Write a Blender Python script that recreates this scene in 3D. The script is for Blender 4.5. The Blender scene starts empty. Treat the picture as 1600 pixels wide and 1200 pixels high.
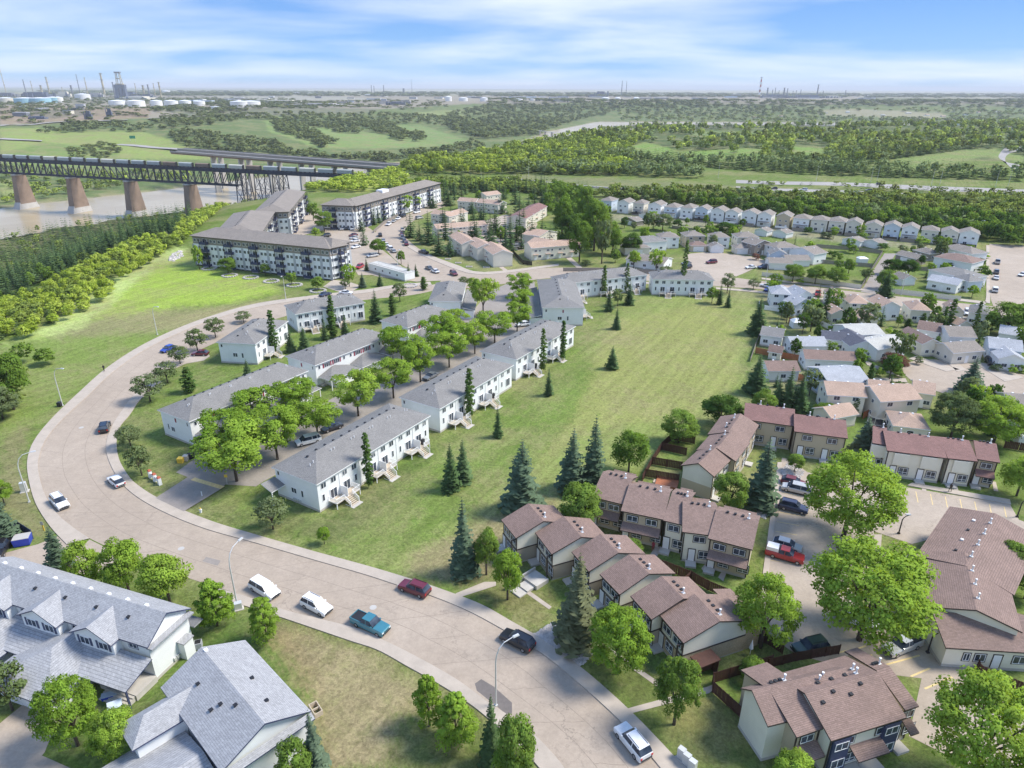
import bpy, bmesh, math, random, re
import numpy as np
from mathutils import Vector, Matrix
random.seed(7); rng=np.random.default_rng(7)
S=bpy.context.scene; COL=S.collection
# ---------------------------------------------------------------- camera
F=1067.0; H=67.5; PIT=math.atan(463/F); ROLL=math.radians(0.25)
cr,sr=math.cos(ROLL),math.sin(ROLL)
_R=np.array([1,0,0.]); FW=np.array([0,math.cos(PIT),-math.sin(PIT)]); _U=np.array([0,math.sin(PIT),math.cos(PIT)])
RX=_R*cr+_U*sr; UP=_U*cr-_R*sr
cd=bpy.data.cameras.new('camera'); cam=bpy.data.objects.new('camera',cd); COL.objects.link(cam)
cd.sensor_width=36; cd.lens=36*F/1600; cd.clip_start=1; cd.clip_end=200000
cam.matrix_world=Matrix(((RX[0],UP[0],-FW[0],0),(RX[1],UP[1],-FW[1],0),(RX[2],UP[2],-FW[2],H),(0,0,0,1)))
S.camera=cam
# ---------------------------------------------------------------- light
SUN_EL=math.radians(50); SUN_AZ=math.radians(82)      # azimuth clockwise from +Y
W=bpy.data.worlds.new('World'); S.world=W; W.use_nodes=True
nt=W.node_tree; nt.nodes.clear(); N=nt.nodes.new; K=nt.links.new
out=N('ShaderNodeOutputWorld'); bg=N('ShaderNodeBackground'); bg.inputs[1].default_value=0.15
sky=N('ShaderNodeTexSky'); sky.sky_type='NISHITA'; sky.sun_disc=False; sky.sun_elevation=SUN_EL; sky.sun_rotation=SUN_AZ
sky.air_density=0.9; sky.dust_density=0.3; sky.ozone_density=3.0; sky.altitude=600
hs=N('ShaderNodeHueSaturation'); hs.inputs['Saturation'].default_value=1.0; hs.inputs['Value'].default_value=1.0
K(sky.outputs[0],hs.inputs['Color'])
tc=N('ShaderNodeTexCoord'); sp=N('ShaderNodeSeparateXYZ'); K(tc.outputs['Generated'],sp.inputs[0])
# cloud layer: project the direction on a flat layer
mx=N('ShaderNodeMath'); mx.operation='MAXIMUM'; K(sp.outputs[2],mx.inputs[0]); mx.inputs[1].default_value=0.0
ad=N('ShaderNodeMath'); ad.operation='ADD'; K(mx.outputs[0],ad.inputs[0]); ad.inputs[1].default_value=0.10
dx=N('ShaderNodeMath'); dx.operation='DIVIDE'; K(sp.outputs[0],dx.inputs[0]); K(ad.outputs[0],dx.inputs[1])
dy=N('ShaderNodeMath'); dy.operation='DIVIDE'; K(sp.outputs[1],dy.inputs[0]); K(ad.outputs[0],dy.inputs[1])
cb=N('ShaderNodeCombineXYZ'); K(dx.outputs[0],cb.inputs[0]); K(dy.outputs[0],cb.inputs[1])
mp=N('ShaderNodeMapping'); mp.inputs['Scale'].default_value=(0.8,1.0,1); mp.inputs['Location'].default_value=(3.1,1.7,0); mp.inputs['Rotation'].default_value=(0,0,0.12); K(cb.outputs[0],mp.inputs[0])
n1=N('ShaderNodeTexNoise'); n1.inputs['Scale'].default_value=0.50; n1.inputs['Detail'].default_value=7; n1.inputs['Roughness'].default_value=0.5; n1.inputs['Distortion'].default_value=0.25; K(mp.outputs[0],n1.inputs['Vector'])
cr_=N('ShaderNodeValToRGB'); cr_.color_ramp.elements[0].position=0.40; cr_.color_ramp.elements[1].position=0.68
cr_.color_ramp.elements[0].color=(0,0,0,1); cr_.color_ramp.elements[1].color=(0.78,0.78,0.78,1); K(n1.outputs['Fac'],cr_.inputs[0])
gr=N('ShaderNodeValToRGB'); K(sp.outputs[2],gr.inputs[0]); e=gr.color_ramp.elements
e[0].position=0.0; e[0].color=(0.80,1.45,2.25,1); e[1].position=1.0; e[1].color=(0.5,1.1,2.6,1)
for p_,c_ in((0.035,(0.52,1.15,2.15)),(0.11,(0.31,0.82,2.0)),(0.25,(0.36,0.92,2.1))): q_=e.new(p_); q_.color=(*c_,1)
gm=N('ShaderNodeMix'); gm.data_type='RGBA'; gm.inputs[0].default_value=0.94; K(hs.outputs[0],gm.inputs[6]); K(gr.outputs[0],gm.inputs[7])
mi=N('ShaderNodeMix'); mi.data_type='RGBA'; K(cr_.outputs[0],mi.inputs[0]); K(gm.outputs[2],mi.inputs[6]); mi.inputs[7].default_value=(2.5,2.65,2.85,1)
K(mi.outputs[2],bg.inputs[0]); K(bg.outputs[0],out.inputs[0])
sl=bpy.data.lights.new('sun','SUN'); sl.energy=2.1; sl.angle=math.radians(18); sl.color=(1,0.95,0.87)
so=bpy.data.objects.new('sun',sl); COL.objects.link(so)
sd=Vector((math.sin(SUN_AZ)*math.cos(SUN_EL),math.cos(SUN_AZ)*math.cos(SUN_EL),math.sin(SUN_EL)))
so.rotation_euler=sd.to_track_quat('Z','Y').to_euler(); so.location=(200,0,300)
S.view_settings.view_transform='Standard'; S.view_settings.look='None'; S.view_settings.gamma=1; S.view_settings.exposure=1.50
HAZE=6e-5
S.view_settings.use_curve_mapping=False
S.cycles.max_bounces=6; S.cycles.transparent_max_bounces=4; S.cycles.volume_bounces=0; S.cycles.use_denoising=True
# ---------------------------------------------------------------- ground projection (photo pixel -> place on the ground)
def G(px,py,z=0.0):
    d=FW+RX*(px-800)/F-UP*(py-600)/F; t=(H-z)/-d[2]
    return Vector((d[0]*t,d[1]*t,z))
def PROJ(x,y,z):
    vx=x; vy=y; vz=z-H
    w=vx*FW[0]+vy*FW[1]+vz*FW[2]; w=np.where(w>1,w,np.nan)
    return 800+F*(vx*RX[0]+vy*RX[1]+vz*RX[2])/w, 600-F*(vx*UP[0]+vy*UP[1]+vz*UP[2])/w
def top_h(bx,by,ty,z=0.0):
    g=G(bx,by,z); lo,hi=0.,250.
    for _ in range(40):
        m=(lo+hi)/2
        if PROJ(g.x,g.y,z+m)[1]>ty: lo=m
        else: hi=m
    return lo
def ppm(g):            # pixels per metre at a place
    v=np.array([g[0],g[1],g[2]-H]); return F/float(v@FW)
# ---------------------------------------------------------------- mesh helpers
class MB:
    def __init__(s): s.v=[]; s.f=[]; s.m=[]
    def add(s,vs,fs,mi=0):
        o=len(s.v); s.v+= [tuple(p) for p in vs]; s.f+=[tuple(i+o for i in f) for f in fs]; s.m+=[mi]*len(fs)
    def box(s,x0,x1,y0,y1,z0,z1,mi=0,t=0.0,ty=None):
        ty=t if ty is None else ty
        s.add([(x0,y0,z0),(x1,y0,z0),(x1,y1,z0),(x0,y1,z0),(x0+t,y0+ty,z1),(x1-t,y0+ty,z1),(x1-t,y1-ty,z1),(x0+t,y1-ty,z1)],
              [(3,2,1,0),(4,5,6,7),(0,1,5,4),(1,2,6,5),(2,3,7,6),(3,0,4,7)],mi)
    def tube(s,p,q,r0,r1=None,n=6,mi=0,caps=True):
        r1=r0 if r1 is None else r1; p=Vector(p); q=Vector(q); d=(q-p).normalized()
        a=d.orthogonal().normalized(); b=d.cross(a)
        vs=[]
        for c,r in((p,r0),(q,r1)):
            for i in range(n):
                t=2*math.pi*i/n; vs.append(c+a*math.cos(t)*r+b*math.sin(t)*r)
        fs=[(i,(i+1)%n,n+(i+1)%n,n+i) for i in range(n)]
        if caps: fs+=[tuple(range(n-1,-1,-1)),tuple(range(n,2*n))]
        s.add(vs,fs,mi)
    def poly(s,pts,z0,z1,mi=0,side=None):
        n=len(pts); side=mi if side is None else side
        ar=sum(pts[i][0]*pts[(i+1)%n][1]-pts[(i+1)%n][0]*pts[i][1] for i in range(n))
        if ar<0: pts=pts[::-1]
        o=len(s.v); s.v+=[(p[0],p[1],z1) for p in pts]; s.f.append(tuple(range(o,o+n))); s.m.append(mi)
        if z0 is not None:
            s.v+=[(p[0],p[1],z0) for p in pts]
            for i in range(n): j=(i+1)%n; s.f.append((o+i,o+n+i,o+n+j,o+j)); s.m.append(side)
    def prism(s,prof,x0,x1,mi=0,ax='x',cap=None):   # profile (u,z) swept along x or y
        n=len(prof); A=[(x0,u,z) if ax=='x' else (u,x0,z) for u,z in prof]; B=[(x1,u,z) if ax=='x' else (u,x1,z) for u,z in prof]
        s.add(A+B,[(i,(i+1)%n,n+(i+1)%n,n+i) for i in range(n)],mi)
        s.add(A+B,[tuple(range(n-1,-1,-1)),tuple(range(n,2*n))],mi if cap is None else cap)
    def mesh(s,name,mats,smooth=False):
        me=bpy.data.meshes.new(name); me.from_pydata([tuple(v) for v in s.v],[],s.f)
        for m in mats: me.materials.append(m)
        if len(mats)>1: me.polygons.foreach_set('material_index',np.array(s.m,dtype=np.int32))
        if smooth: me.polygons.foreach_set('use_smooth',np.ones(len(s.f),dtype=bool))
        bm=bmesh.new(); bm.from_mesh(me); bmesh.ops.recalc_face_normals(bm,faces=bm.faces); bm.to_mesh(me); bm.free()
        me.update(); return me
def link(o,parent=None,loc=None,rz=None):
    COL.objects.link(o)
    if parent is not None: o.parent=parent
    if loc is not None: o.location=loc
    if rz is not None: o.rotation_euler=(0,0,rz)
    return o
def tag(o,label,cat,group=None):
    o['label']=label; o['category']=cat
    if group: o['group']=group
    return o
def empty(name,label,cat,loc,rz=0,group=None):
    o=bpy.data.objects.new(name,None); o.empty_display_size=0.5; link(o,None,loc,rz); return tag(o,label,cat,group)
def part(name,me,parent,loc=(0,0,0),rz=0,label=None,mats=None,scale=None):
    o=bpy.data.objects.new(name,me); link(o,parent,loc,rz)
    if label: o['label']=label
    if scale: o.scale=scale
    if mats:
        for i,m in mats.items(): o.material_slots[i].link='OBJECT'; o.material_slots[i].material=m
    return o
def struct(name,me,kind='structure'):
    o=bpy.data.objects.new(name,me); link(o); o['kind']=kind; return o
_mc={}
def cached(key,fn):
    if key not in _mc: _mc[key]=fn()
    return _mc[key]
ORD=['first','second','third','fourth','fifth','sixth','seventh','eighth','ninth','tenth','eleventh','twelfth','thirteenth','fourteenth','fifteenth','sixteenth','seventeenth','eighteenth','nineteenth','twentieth','twenty-first','twenty-second','twenty-third','twenty-fourth','twenty-fifth','twenty-sixth']
# ---------------------------------------------------------------- materials
def nmat(name):
    m=bpy.data.materials.new(name); m.use_nodes=True; t=m.node_tree; b=t.nodes['Principled BSDF']; return m,t,b
def noise(t,scale,detail=4,rough=0.6,vec=None,dist=0):
    n=t.nodes.new('ShaderNodeTexNoise'); n.inputs['Scale'].default_value=scale; n.inputs['Detail'].default_value=detail; n.inputs['Roughness'].default_value=rough; n.inputs['Distortion'].default_value=dist
    if vec is not None: t.links.new(vec,n.inputs['Vector'])
    return n
def mrange(t,src,a,b,c,d):
    n=t.nodes.new('ShaderNodeMapRange'); t.links.new(src,n.inputs[0])
    for i,v in enumerate((a,b,c,d)): n.inputs[i+1].default_value=v
    return n.outputs[0]
def mixc(t,fac,a,b,mode='MIX'):
    n=t.nodes.new('ShaderNodeMix'); n.data_type='RGBA'; n.blend_type=mode
    if isinstance(fac,float): n.inputs[0].default_value=fac
    else: t.links.new(fac,n.inputs[0])
    for i,v in((6,a),(7,b)):
        if isinstance(v,tuple): n.inputs[i].default_value=(v[0],v[1],v[2],1)
        else: t.links.new(v,n.inputs[i])
    return n.outputs[2]
def math_(t,op,a,b):
    n=t.nodes.new('ShaderNodeMath'); n.operation=op
    for i,v in enumerate((a,b)):
        if isinstance(v,(int,float)): n.inputs[i].default_value=v
        else: t.links.new(v,n.inputs[i])
    return n.outputs[0]
def bump(t,b,h,strength=0.3,dist=0.05):
    n=t.nodes.new('ShaderNodeBump'); n.inputs['Strength'].default_value=strength; n.inputs['Distance'].default_value=dist; t.links.new(h,n.inputs['Height']); t.links.new(n.outputs[0],b.inputs['Normal'])
def gpos(t): return t.nodes.new('ShaderNodeNewGeometry').outputs['Position']
def plain(name,c,rough=0.7,var=0.12,scale=1.5,metal=0,spec=0.4):
    m,t,b=nmat(name); v=gpos(t); n=noise(t,scale,5,0.65,v)
    f=mrange(t,n.outputs[0],0.25,0.75,1-var,1+var)
    vm=t.nodes.new('ShaderNodeVectorMath'); vm.operation='SCALE'; vm.inputs[0].default_value=c; t.links.new(f,vm.inputs['Scale'])
    t.links.new(vm.outputs[0],b.inputs['Base Color']); b.inputs['Roughness'].default_value=rough; b.inputs['Metallic'].default_value=metal; b.inputs['Specular IOR Level'].default_value=spec
    return m
def zuv(t):      # vector (x+y, z) for courses that stay level
    tc=t.nodes.new('ShaderNodeTexCoord'); s=t.nodes.new('ShaderNodeSeparateXYZ'); t.links.new(tc.outputs['Object'],s.inputs[0])
    u=math_(t,'ADD',s.outputs[0],s.outputs[1]); c=t.nodes.new('ShaderNodeCombineXYZ'); t.links.new(u,c.inputs[0]); t.links.new(s.outputs[2],c.inputs[1]); return c.outputs[0],s.outputs[2]
def shingle(name,c1,c2,course=0.07,wid=0.32,streak=0.10):
    m,t,b=nmat(name); uv,z=zuv(t)
    br=t.nodes.new('ShaderNodeTexBrick'); t.links.new(uv,br.inputs['Vector'])
    br.inputs['Scale'].default_value=1; br.inputs['Brick Width'].default_value=wid; br.inputs['Row Height'].default_value=course; br.inputs['Mortar Size'].default_value=0.006
    br.inputs['Color1'].default_value=(*c1,1); br.inputs['Color2'].default_value=(*c2,1); br.inputs['Mortar'].default_value=tuple(x*0.55 for x in c1)+(1,)
    v=gpos(t); n=noise(t,0.35,5,0.6,v); n2=noise(t,5.0,4,0.7,v)
    f=math_(t,'MULTIPLY',mrange(t,n.outputs[0],0.3,0.7,1-streak,1+streak),mrange(t,n2.outputs[0],0.3,0.7,0.82,1.18))
    vm=t.nodes.new('ShaderNodeVectorMath'); vm.operation='SCALE'; t.links.new(br.outputs['Color'],vm.inputs[0]); t.links.new(f,vm.inputs['Scale'])
    t.links.new(vm.outputs[0],b.inputs['Base Color']); b.inputs['Roughness'].default_value=0.85
    bump(t,b,br.outputs['Fac'],0.35,-0.02); return m
def siding(name,c,step=0.2,var=0.05,dirt=0.08):
    m,t,b=nmat(name); uv,z=zuv(t)
    fr=math_(t,'FRACT',math_(t,'DIVIDE',z,step),0)
    v=gpos(t); n=noise(t,0.5,5,0.6,v); f=mrange(t,n.outputs[0],0.3,0.7,1-var,1+var)
    g=mrange(t,fr,0.0,0.12,0.86,1.0)
    # splash dirt low on the wall
    d=mrange(t,z,0.0,1.2,1-dirt,1.0)
    f=math_(t,'MULTIPLY',math_(t,'MULTIPLY',f,g),d)
    vm=t.nodes.new('ShaderNodeVectorMath'); vm.operation='SCALE'; vm.inputs[0].default_value=c; t.links.new(f,vm.inputs['Scale'])
    t.links.new(vm.outputs[0],b.inputs['Base Color']); b.inputs['Roughness'].default_value=0.55
    bump(t,b,fr,0.25,0.02); return m
M={}
M['sh_grey']=shingle('shingles_grey',(0.195,0.187,0.175),(0.235,0.225,0.21))
M['sh_blue']=shingle('shingles_blue_grey',(0.295,0.295,0.30),(0.37,0.37,0.375),0.10,0.36,0.06)
M['sh_brown']=shingle('shingles_brown',(0.205,0.138,0.11),(0.255,0.172,0.14))
M['sh_red']=shingle('shingles_red_brown',(0.205,0.11,0.092),(0.25,0.135,0.115))
M['sh_taupe']=shingle('shingles_taupe',(0.22,0.19,0.16),(0.265,0.23,0.195))
M['sh_pink']=shingle('shingles_pink_tan',(0.40,0.28,0.205),(0.46,0.325,0.245))
M['sh_dark']=shingle('shingles_dark',(0.07,0.075,0.10),(0.10,0.105,0.13))
M['sh_white']=shingle('roofing_white',(0.44,0.43,0.39),(0.48,0.47,0.43))
M['sh_pale']=shingle('shingles_pale_grey',(0.33,0.345,0.365),(0.40,0.41,0.43))
M['w_white']=siding('siding_white',(0.78,0.79,0.78))
M['w_cream']=siding('siding_cream',(0.76,0.72,0.60))
M['w_tan']=siding('siding_tan',(0.50,0.42,0.30))
M['w_dtan']=siding('siding_dark_tan',(0.40,0.34,0.26))
M['w_brick']=shingle('brick_buff',(0.46,0.36,0.23),(0.52,0.42,0.28),0.075,0.24)
M['w_beige']=siding('siding_beige',(0.70,0.65,0.56))
M['w_grey']=siding('siding_grey',(0.42,0.43,0.45))
M['w_char']=siding('siding_charcoal',(0.10,0.10,0.11))
M['w_brown']=siding('siding_taupe',(0.25,0.22,0.19))
M['w_blue']=siding('siding_pale_blue',(0.55,0.62,0.70))
M['conc']=plain('concrete_plain',(0.46,0.43,0.38),0.85,0.14,0.7)
M['walk']=plain('concrete_walk',(0.41,0.35,0.285),0.85,0.13,0.55)
M['white']=plain('white_paint',(0.80,0.80,0.80),0.45,0.04)
M['trim']=plain('dark_brown_trim',(0.045,0.035,0.03),0.5,0.1)
M['navy']=plain('navy_trim',(0.05,0.06,0.12),0.5,0.1)
M['maroon']=plain('maroon_paint',(0.25,0.03,0.06),0.5,0.1)
M['black']=plain('black_metal',(0.02,0.02,0.022),0.5,0.2)
M['galv']=plain('galvanised_metal',(0.62,0.62,0.60),0.4,0.08,2,0.3)
M['stain']=plain('brown_stained_wood',(0.075,0.032,0.022),0.7,0.25,2)
M['redwood']=plain('red_cedar_wood',(0.36,0.13,0.06),0.7,0.2,2)
M['gwood']=plain('weathered_grey_wood',(0.26,0.23,0.20),0.8,0.2,2)
M['timber']=plain('bleached_deck_timber',(0.50,0.42,0.32),0.7,0.15,3)
M['steel']=plain('bridge_steel_dark',(0.030,0.034,0.055),0.6,0.25,0.4)
M['pierc']=plain('pier_concrete_rusty',(0.24,0.175,0.13),0.9,0.25,0.12)
M['pierg']=plain('pier_concrete_grey',(0.42,0.40,0.37),0.9,0.15,0.12)
M['tan_rock']=plain('pale_boulders',(0.46,0.43,0.40),0.9,0.3,1.0)
M['bark']=plain('bark',(0.085,0.065,0.05),0.95,0.3,4)
M['redcap']=plain('red_brick_cap',(0.42,0.11,0.06),0.8,0.15,4)
M['yellow']=plain('yellow_paint',(0.75,0.50,0.06),0.5,0.08)
M['blue']=plain('blue_plastic',(0.03,0.06,0.42),0.4,0.1)
M['green']=plain('green_sign_paint',(0.02,0.25,0.14),0.5,0.1)
M['wagon']=plain('wagon_grey',(0.40,0.42,0.40),0.6,0.12,0.3)
M['teal']=plain('pale_teal_tank_paint',(0.30,0.52,0.60),0.6,0.08,0.05)
M['tank']=plain('tank_white',(0.75,0.74,0.71),0.5,0.07,0.05)
M['tankc']=plain('tank_cream',(0.62,0.58,0.48),0.5,0.07,0.05)
M['plant']=plain('process_steel_grey',(0.16,0.17,0.19),0.6,0.25,0.05)
M['plantb']=plain('process_steel_blue',(0.10,0.12,0.17),0.6,0.25,0.05)
M['stack']=plain('stack_tan',(0.42,0.36,0.22),0.7,0.15,0.05)
M['redst']=plain('stack_red',(0.45,0.08,0.05),0.7,0.1,0.05)
M['skin']=plain('skin',(0.42,0.26,0.19),0.6,0.05)
def glassm():
    m,t,b=nmat('window_glass'); n=noise(t,0.8,2,0.5,gpos(t)); c=mixc(t,mrange(t,n.outputs[0],0.35,0.65,0,1),(0.02,0.028,0.045),(0.07,0.09,0.12))
    t.links.new(c,b.inputs['Base Color']); b.inputs['Roughness'].default_value=0.08; b.inputs['Specular IOR Level'].default_value=0.7; return m
M['glass']=glassm()
def curtainm():
    m,t,b=nmat('window_glass_curtained'); n=noise(t,1.3,2,0.5,gpos(t)); c=mixc(t,mrange(t,n.outputs[0],0.45,0.55,0,1),(0.10,0.12,0.15),(0.42,0.43,0.43))
    t.links.new(c,b.inputs['Base Color']); b.inputs['Roughness'].default_value=0.12; b.inputs['Specular IOR Level'].default_value=0.7; return m
M['glass2']=curtainm()
def asphalt(name,c,c2,crack=True,scale=0.11):
    m,t,b=nmat(name); v=gpos(t); n=noise(t,0.055,5,0.6,v,0.6); n2=noise(t,2.2,6,0.75,v); n3=noise(t,0.5,4,0.6,v)
    col=mixc(t,mrange(t,n.outputs[0],0.32,0.68,0,1),c,c2)
    f=math_(t,'MULTIPLY',mrange(t,n2.outputs[0],0.3,0.7,0.88,1.12),mrange(t,n3.outputs[0],0.3,0.7,0.93,1.07))
    vm=t.nodes.new('ShaderNodeVectorMath'); vm.operation='SCALE'; t.links.new(col,vm.inputs[0]); t.links.new(f,vm.inputs['Scale'])
    res=vm.outputs[0]
    if crack:
        wv=t.nodes.new('ShaderNodeVectorMath'); wv.operation='ADD'; nn=noise(t,0.35,4,0.7,v)
        sc=t.nodes.new('ShaderNodeVectorMath'); sc.operation='SCALE'; t.links.new(nn.outputs['Color'],sc.inputs[0]); sc.inputs['Scale'].default_value=5
        t.links.new(v,wv.inputs[0]); t.links.new(sc.outputs[0],wv.inputs[1])
        vo=t.nodes.new('ShaderNodeTexVoronoi'); vo.feature='DISTANCE_TO_EDGE'; vo.inputs['Scale'].default_value=scale; t.links.new(wv.outputs[0],vo.inputs['Vector'])
        k=mrange(t,vo.outputs['Distance'],0.004,0.012,1,0)
        ms=noise(t,0.05,3,0.6,v); k=math_(t,'MULTIPLY',k,mrange(t,ms.outputs[0],0.47,0.62,0,0.42))
        res=mixc(t,k,res,(0.10,0.08,0.065))
    t.links.new(res,b.inputs['Base Color']); b.inputs['Roughness'].default_value=0.85; bump(t,b,n2.outputs[0],0.15,0.02); return m
M['road']=asphalt('road_surface',(0.325,0.262,0.20),(0.385,0.315,0.245))
M['lot']=asphalt('car_park_surface',(0.335,0.275,0.21),(0.40,0.33,0.26),True,0.16)
M['lane']=asphalt('driveway_asphalt',(0.235,0.205,0.18),(0.29,0.255,0.22),True,0.2)
M['hwy']=asphalt('highway_surface',(0.29,0.27,0.245),(0.34,0.315,0.285),False)
M['patch']=asphalt('fresh_asphalt_patch',(0.13,0.11,0.10),(0.16,0.14,0.125),False)
M['line']=plain('worn_yellow_marking',(0.62,0.47,0.22),0.8,0.25,3)
M['wline']=plain('worn_pale_marking',(0.55,0.50,0.42),0.8,0.25,3)
# ---------------------------------------------------------------- terrain shape
def W2(pts,z=0): return np.array([G(x,y,z)[:2] for x,y in pts])
RIV=W2([(-700,470),(-300,392),(0,346),(150,326),(300,308),(450,287),(640,262),(770,249),(850,230),(895,207),(965,192),(1120,193),(1400,194),(1750,194)],-50)
RIVW=np.array([75,75,75,75,75,75,75,72,68,70,80,100,110,110.])
EDGE=W2([(-900,1300),(-250,800),(-60,640),(10,565),(75,517),(200,428),(285,383),(345,345),(420,318),(560,284),(640,266),(700,250),(775,235),(845,220),(900,211),(1000,204),(1300,198),(1900,193)])
FARS=np.vstack([RIV[:1]+[-4000,-800],RIV])   # centreline start
def seg_dist(x,y,P,w=None):
    best=np.full(x.shape,1e9); side=np.zeros(x.shape); wid=np.zeros(x.shape)
    for i in range(len(P)-1):
        ax,ay=P[i]; bx,by=P[i+1]; dx_,dy_=bx-ax,by-ay; L2=dx_*dx_+dy_*dy_
        t=np.clip(((x-ax)*dx_+(y-ay)*dy_)/L2,0,1); ex=x-(ax+t*dx_); ey=y-(ay+t*dy_); d=np.hypot(ex,ey)
        m=d<best; best=np.where(m,d,best); side=np.where(m,np.sign(dx_*(y-ay)-dy_*(x-ax)),side)
        if w is not None: wid=np.where(m,w[i]+(w[i+1]-w[i])*t,wid)
    return best,side,wid
def sm(a,b,t): t=np.clip((t-a)/(b-a),0,1); return t*t*(3-2*t)
def wob(x,y,s,k=0.0):
    return (np.sin(x/s+1.3+k)*np.cos(y/s*1.17+.4+k)+0.5*np.sin(x/s*2.3+y/s*1.9+k)+0.25*np.sin(x/s*4.1-y/s*5.3))/1.75
def terr(x,y):
    x=np.asarray(x,float); y=np.asarray(y,float)
    dr,side,w=seg_dist(x,y,RIV,RIVW); dr2=dr-w
    de,es,_=seg_dist(x,y,EDGE)
    far=side>0; off=(es>0)&(~far)        # past the plateau edge, before the river
    inr=dr2<0
    t=de/(de+np.maximum(dr2,0)+1e-6)
    near=np.where(off,-48*sm(0,0.55,t)+wob(x,y,30)*2*sm(0,.1,t)-2*sm(.55,1,t),0)
    rise=sm(20,1050,dr2); fh=-47+49*rise+wob(x,y,190)*9*sm(60,400,dr2)*(1-sm(1100,1600,dr2))+wob(x,y,70,2)*3*sm(60,300,dr2)*(1-sm(900,1300,dr2))
    h=np.where(far,fh,near)
    h=np.where(inr,-50-3*np.clip(-dr2/12,0,1),h)
    h=np.where((~inr)&(dr2<25),np.minimum(h,-50+3*dr2/25+0.0*h) if True else h,h)
    R=np.hypot(x,y); h=h+sm(6000,20000,R)*(8+wob(x,y,5000)*14)
    return h
def hit(px,py,hint=None):       # first ground point on the sight line: arrays
    px=np.atleast_1d(np.asarray(px,float)); py=np.atleast_1d(np.asarray(py,float))
    d=FW[None]+np.outer((px-800)/F,RX)-np.outer((py-600)/F,UP)
    ts=np.exp(np.linspace(math.log(40),math.log(30000),520))
    X=d[:,0:1]*ts; Y=d[:,1:2]*ts; Z=H+d[:,2:3]*ts
    T=terr(X,Y); below=Z<T; i=np.where(below.any(1),below.argmax(1),len(ts)-1); i=np.maximum(i,1); r=np.arange(len(px))
    a=(Z-T)[r,i-1]; b=(Z-T)[r,i]; f=np.clip(a/(a-b+1e-9),0,1); t=ts[i-1]+(ts[i]-ts[i-1])*f
    x=d[:,0]*t; y=d[:,1]*t; return x,y,terr(x,y)
def inpoly(x,y,P):
    P=np.asarray(P,float); c=np.zeros(x.shape,bool); j=len(P)-1
    for i in range(len(P)):
        xi,yi=P[i]; xj,yj=P[j]
        with np.errstate(invalid='ignore',divide='ignore'):
            c^=((yi>y)!=(yj>y))&(x<(xj-xi)*(y-yi)/(yj-yi+1e-12)+xi)
        j=i
    return c
# terrain grid round the camera foot
rr=[4.0]
while rr[-1]<60000:
    r=rr[-1]; rr.append(r*(1.06 if r<40 else 1.0095 if r<700 else 1.014 if r<4000 else 1.04))
rr=np.array(rr); az=np.radians(np.concatenate([np.arange(-180,-50,4.),np.arange(-50,50,0.2),np.arange(50,180,4.)]))
AZ,RR=np.meshgrid(az,rr); gx=(np.sin(AZ)*RR); gy=(np.cos(AZ)*RR); gz=terr(gx,gy)
nr,na=gx.shape
vid=np.arange(nr*na).reshape(nr,na); nx=np.roll(vid,-1,1)
q=np.stack([vid[:-1],nx[:-1],nx[1:],vid[1:]],-1).reshape(-1,4)[:, ::-1]
tm=bpy.data.meshes.new('ground')
V=np.stack([gx,gy,gz],-1).reshape(-1,3); nv=len(V)
V=np.vstack([V,[[0,0,0]]]); tri=np.stack([vid[0],np.full(na,nv),nx[0]],-1)
tm.vertices.add(len(V)); tm.vertices.foreach_set('co',V.ravel())
tm.loops.add(len(q)*4+len(tri)*3); tm.loops.foreach_set('vertex_index',np.concatenate([q.ravel(),tri.ravel()]).astype(np.int32))
tm.polygons.add(len(q)+len(tri)); ls=np.concatenate([np.arange(len(q))*4,len(q)*4+np.arange(len(tri))*3]).astype(np.int32)
tm.polygons.foreach_set('loop_start',ls); tm.update(calc_edges=True); tm.validate()
tm.polygons.foreach_set('use_smooth',np.ones(len(tm.polygons),bool))
# ---------------------------------------------------------------- land cover (the ground's own colours, with sunlight painted in on the left hillside)
LAWN=(0.140,0.195,0.045); DARKL=(0.095,0.135,0.035); DRY=(0.27,0.215,0.11); FIELD=(0.225,0.265,0.08); SUNLIT=(0.29,0.385,0.065); LIT2=(0.42,0.50,0.17)
WOOD=(0.045,0.065,0.02); MEAD=(0.20,0.26,0.08); HILL=(0.12,0.17,0.06); IND=(0.30,0.26,0.22); GOLF=(0.19,0.29,0.07)
x=gx.ravel(); y=gy.ravel(); z=gz.ravel()
px,py=PROJ(x,y,z); jx=px+wob(x,y,6)*2.5*np.clip(300/RR.ravel(),.2,2); jy=py+wob(x,y,5,1)*2.0*np.clip(300/RR.ravel(),.2,2)
col=np.tile(np.array(LAWN),(nv,1)); R=RR.ravel()
far=(R>900); col[far]=(0.085,0.125,0.045)
dr,side,w=seg_dist(x,y,RIV,RIVW); dr2=dr-w
farb=side>0
col[farb&(dr2<4000)]=HILL; col[farb&(dr2>850)]=(0.21,0.19,0.15)
k=wob(x,y,420,3); k2=wob(x,y,900,1)
ff=farb&(dr2>2600); col[ff]=np.where((k2[ff]>0.1)[:,None],(0.15,0.17,0.10),(0.30,0.28,0.21))
col[(R>9000)]=(0.16,0.19,0.13); m=(R>9000)&(k>0.25); col[m]=(0.33,0.31,0.23)
de,es,_=seg_dist(x,y,EDGE); off=(es>0)&(~farb); col[off]=WOOD; m=off&(de<45); col[m]=(0.12,0.17,0.03)
col[(dr2<0)]=(0.2,0.17,0.11); col[(dr2>=0)&(dr2<9)]=(0.30,0.27,0.17)
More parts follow.
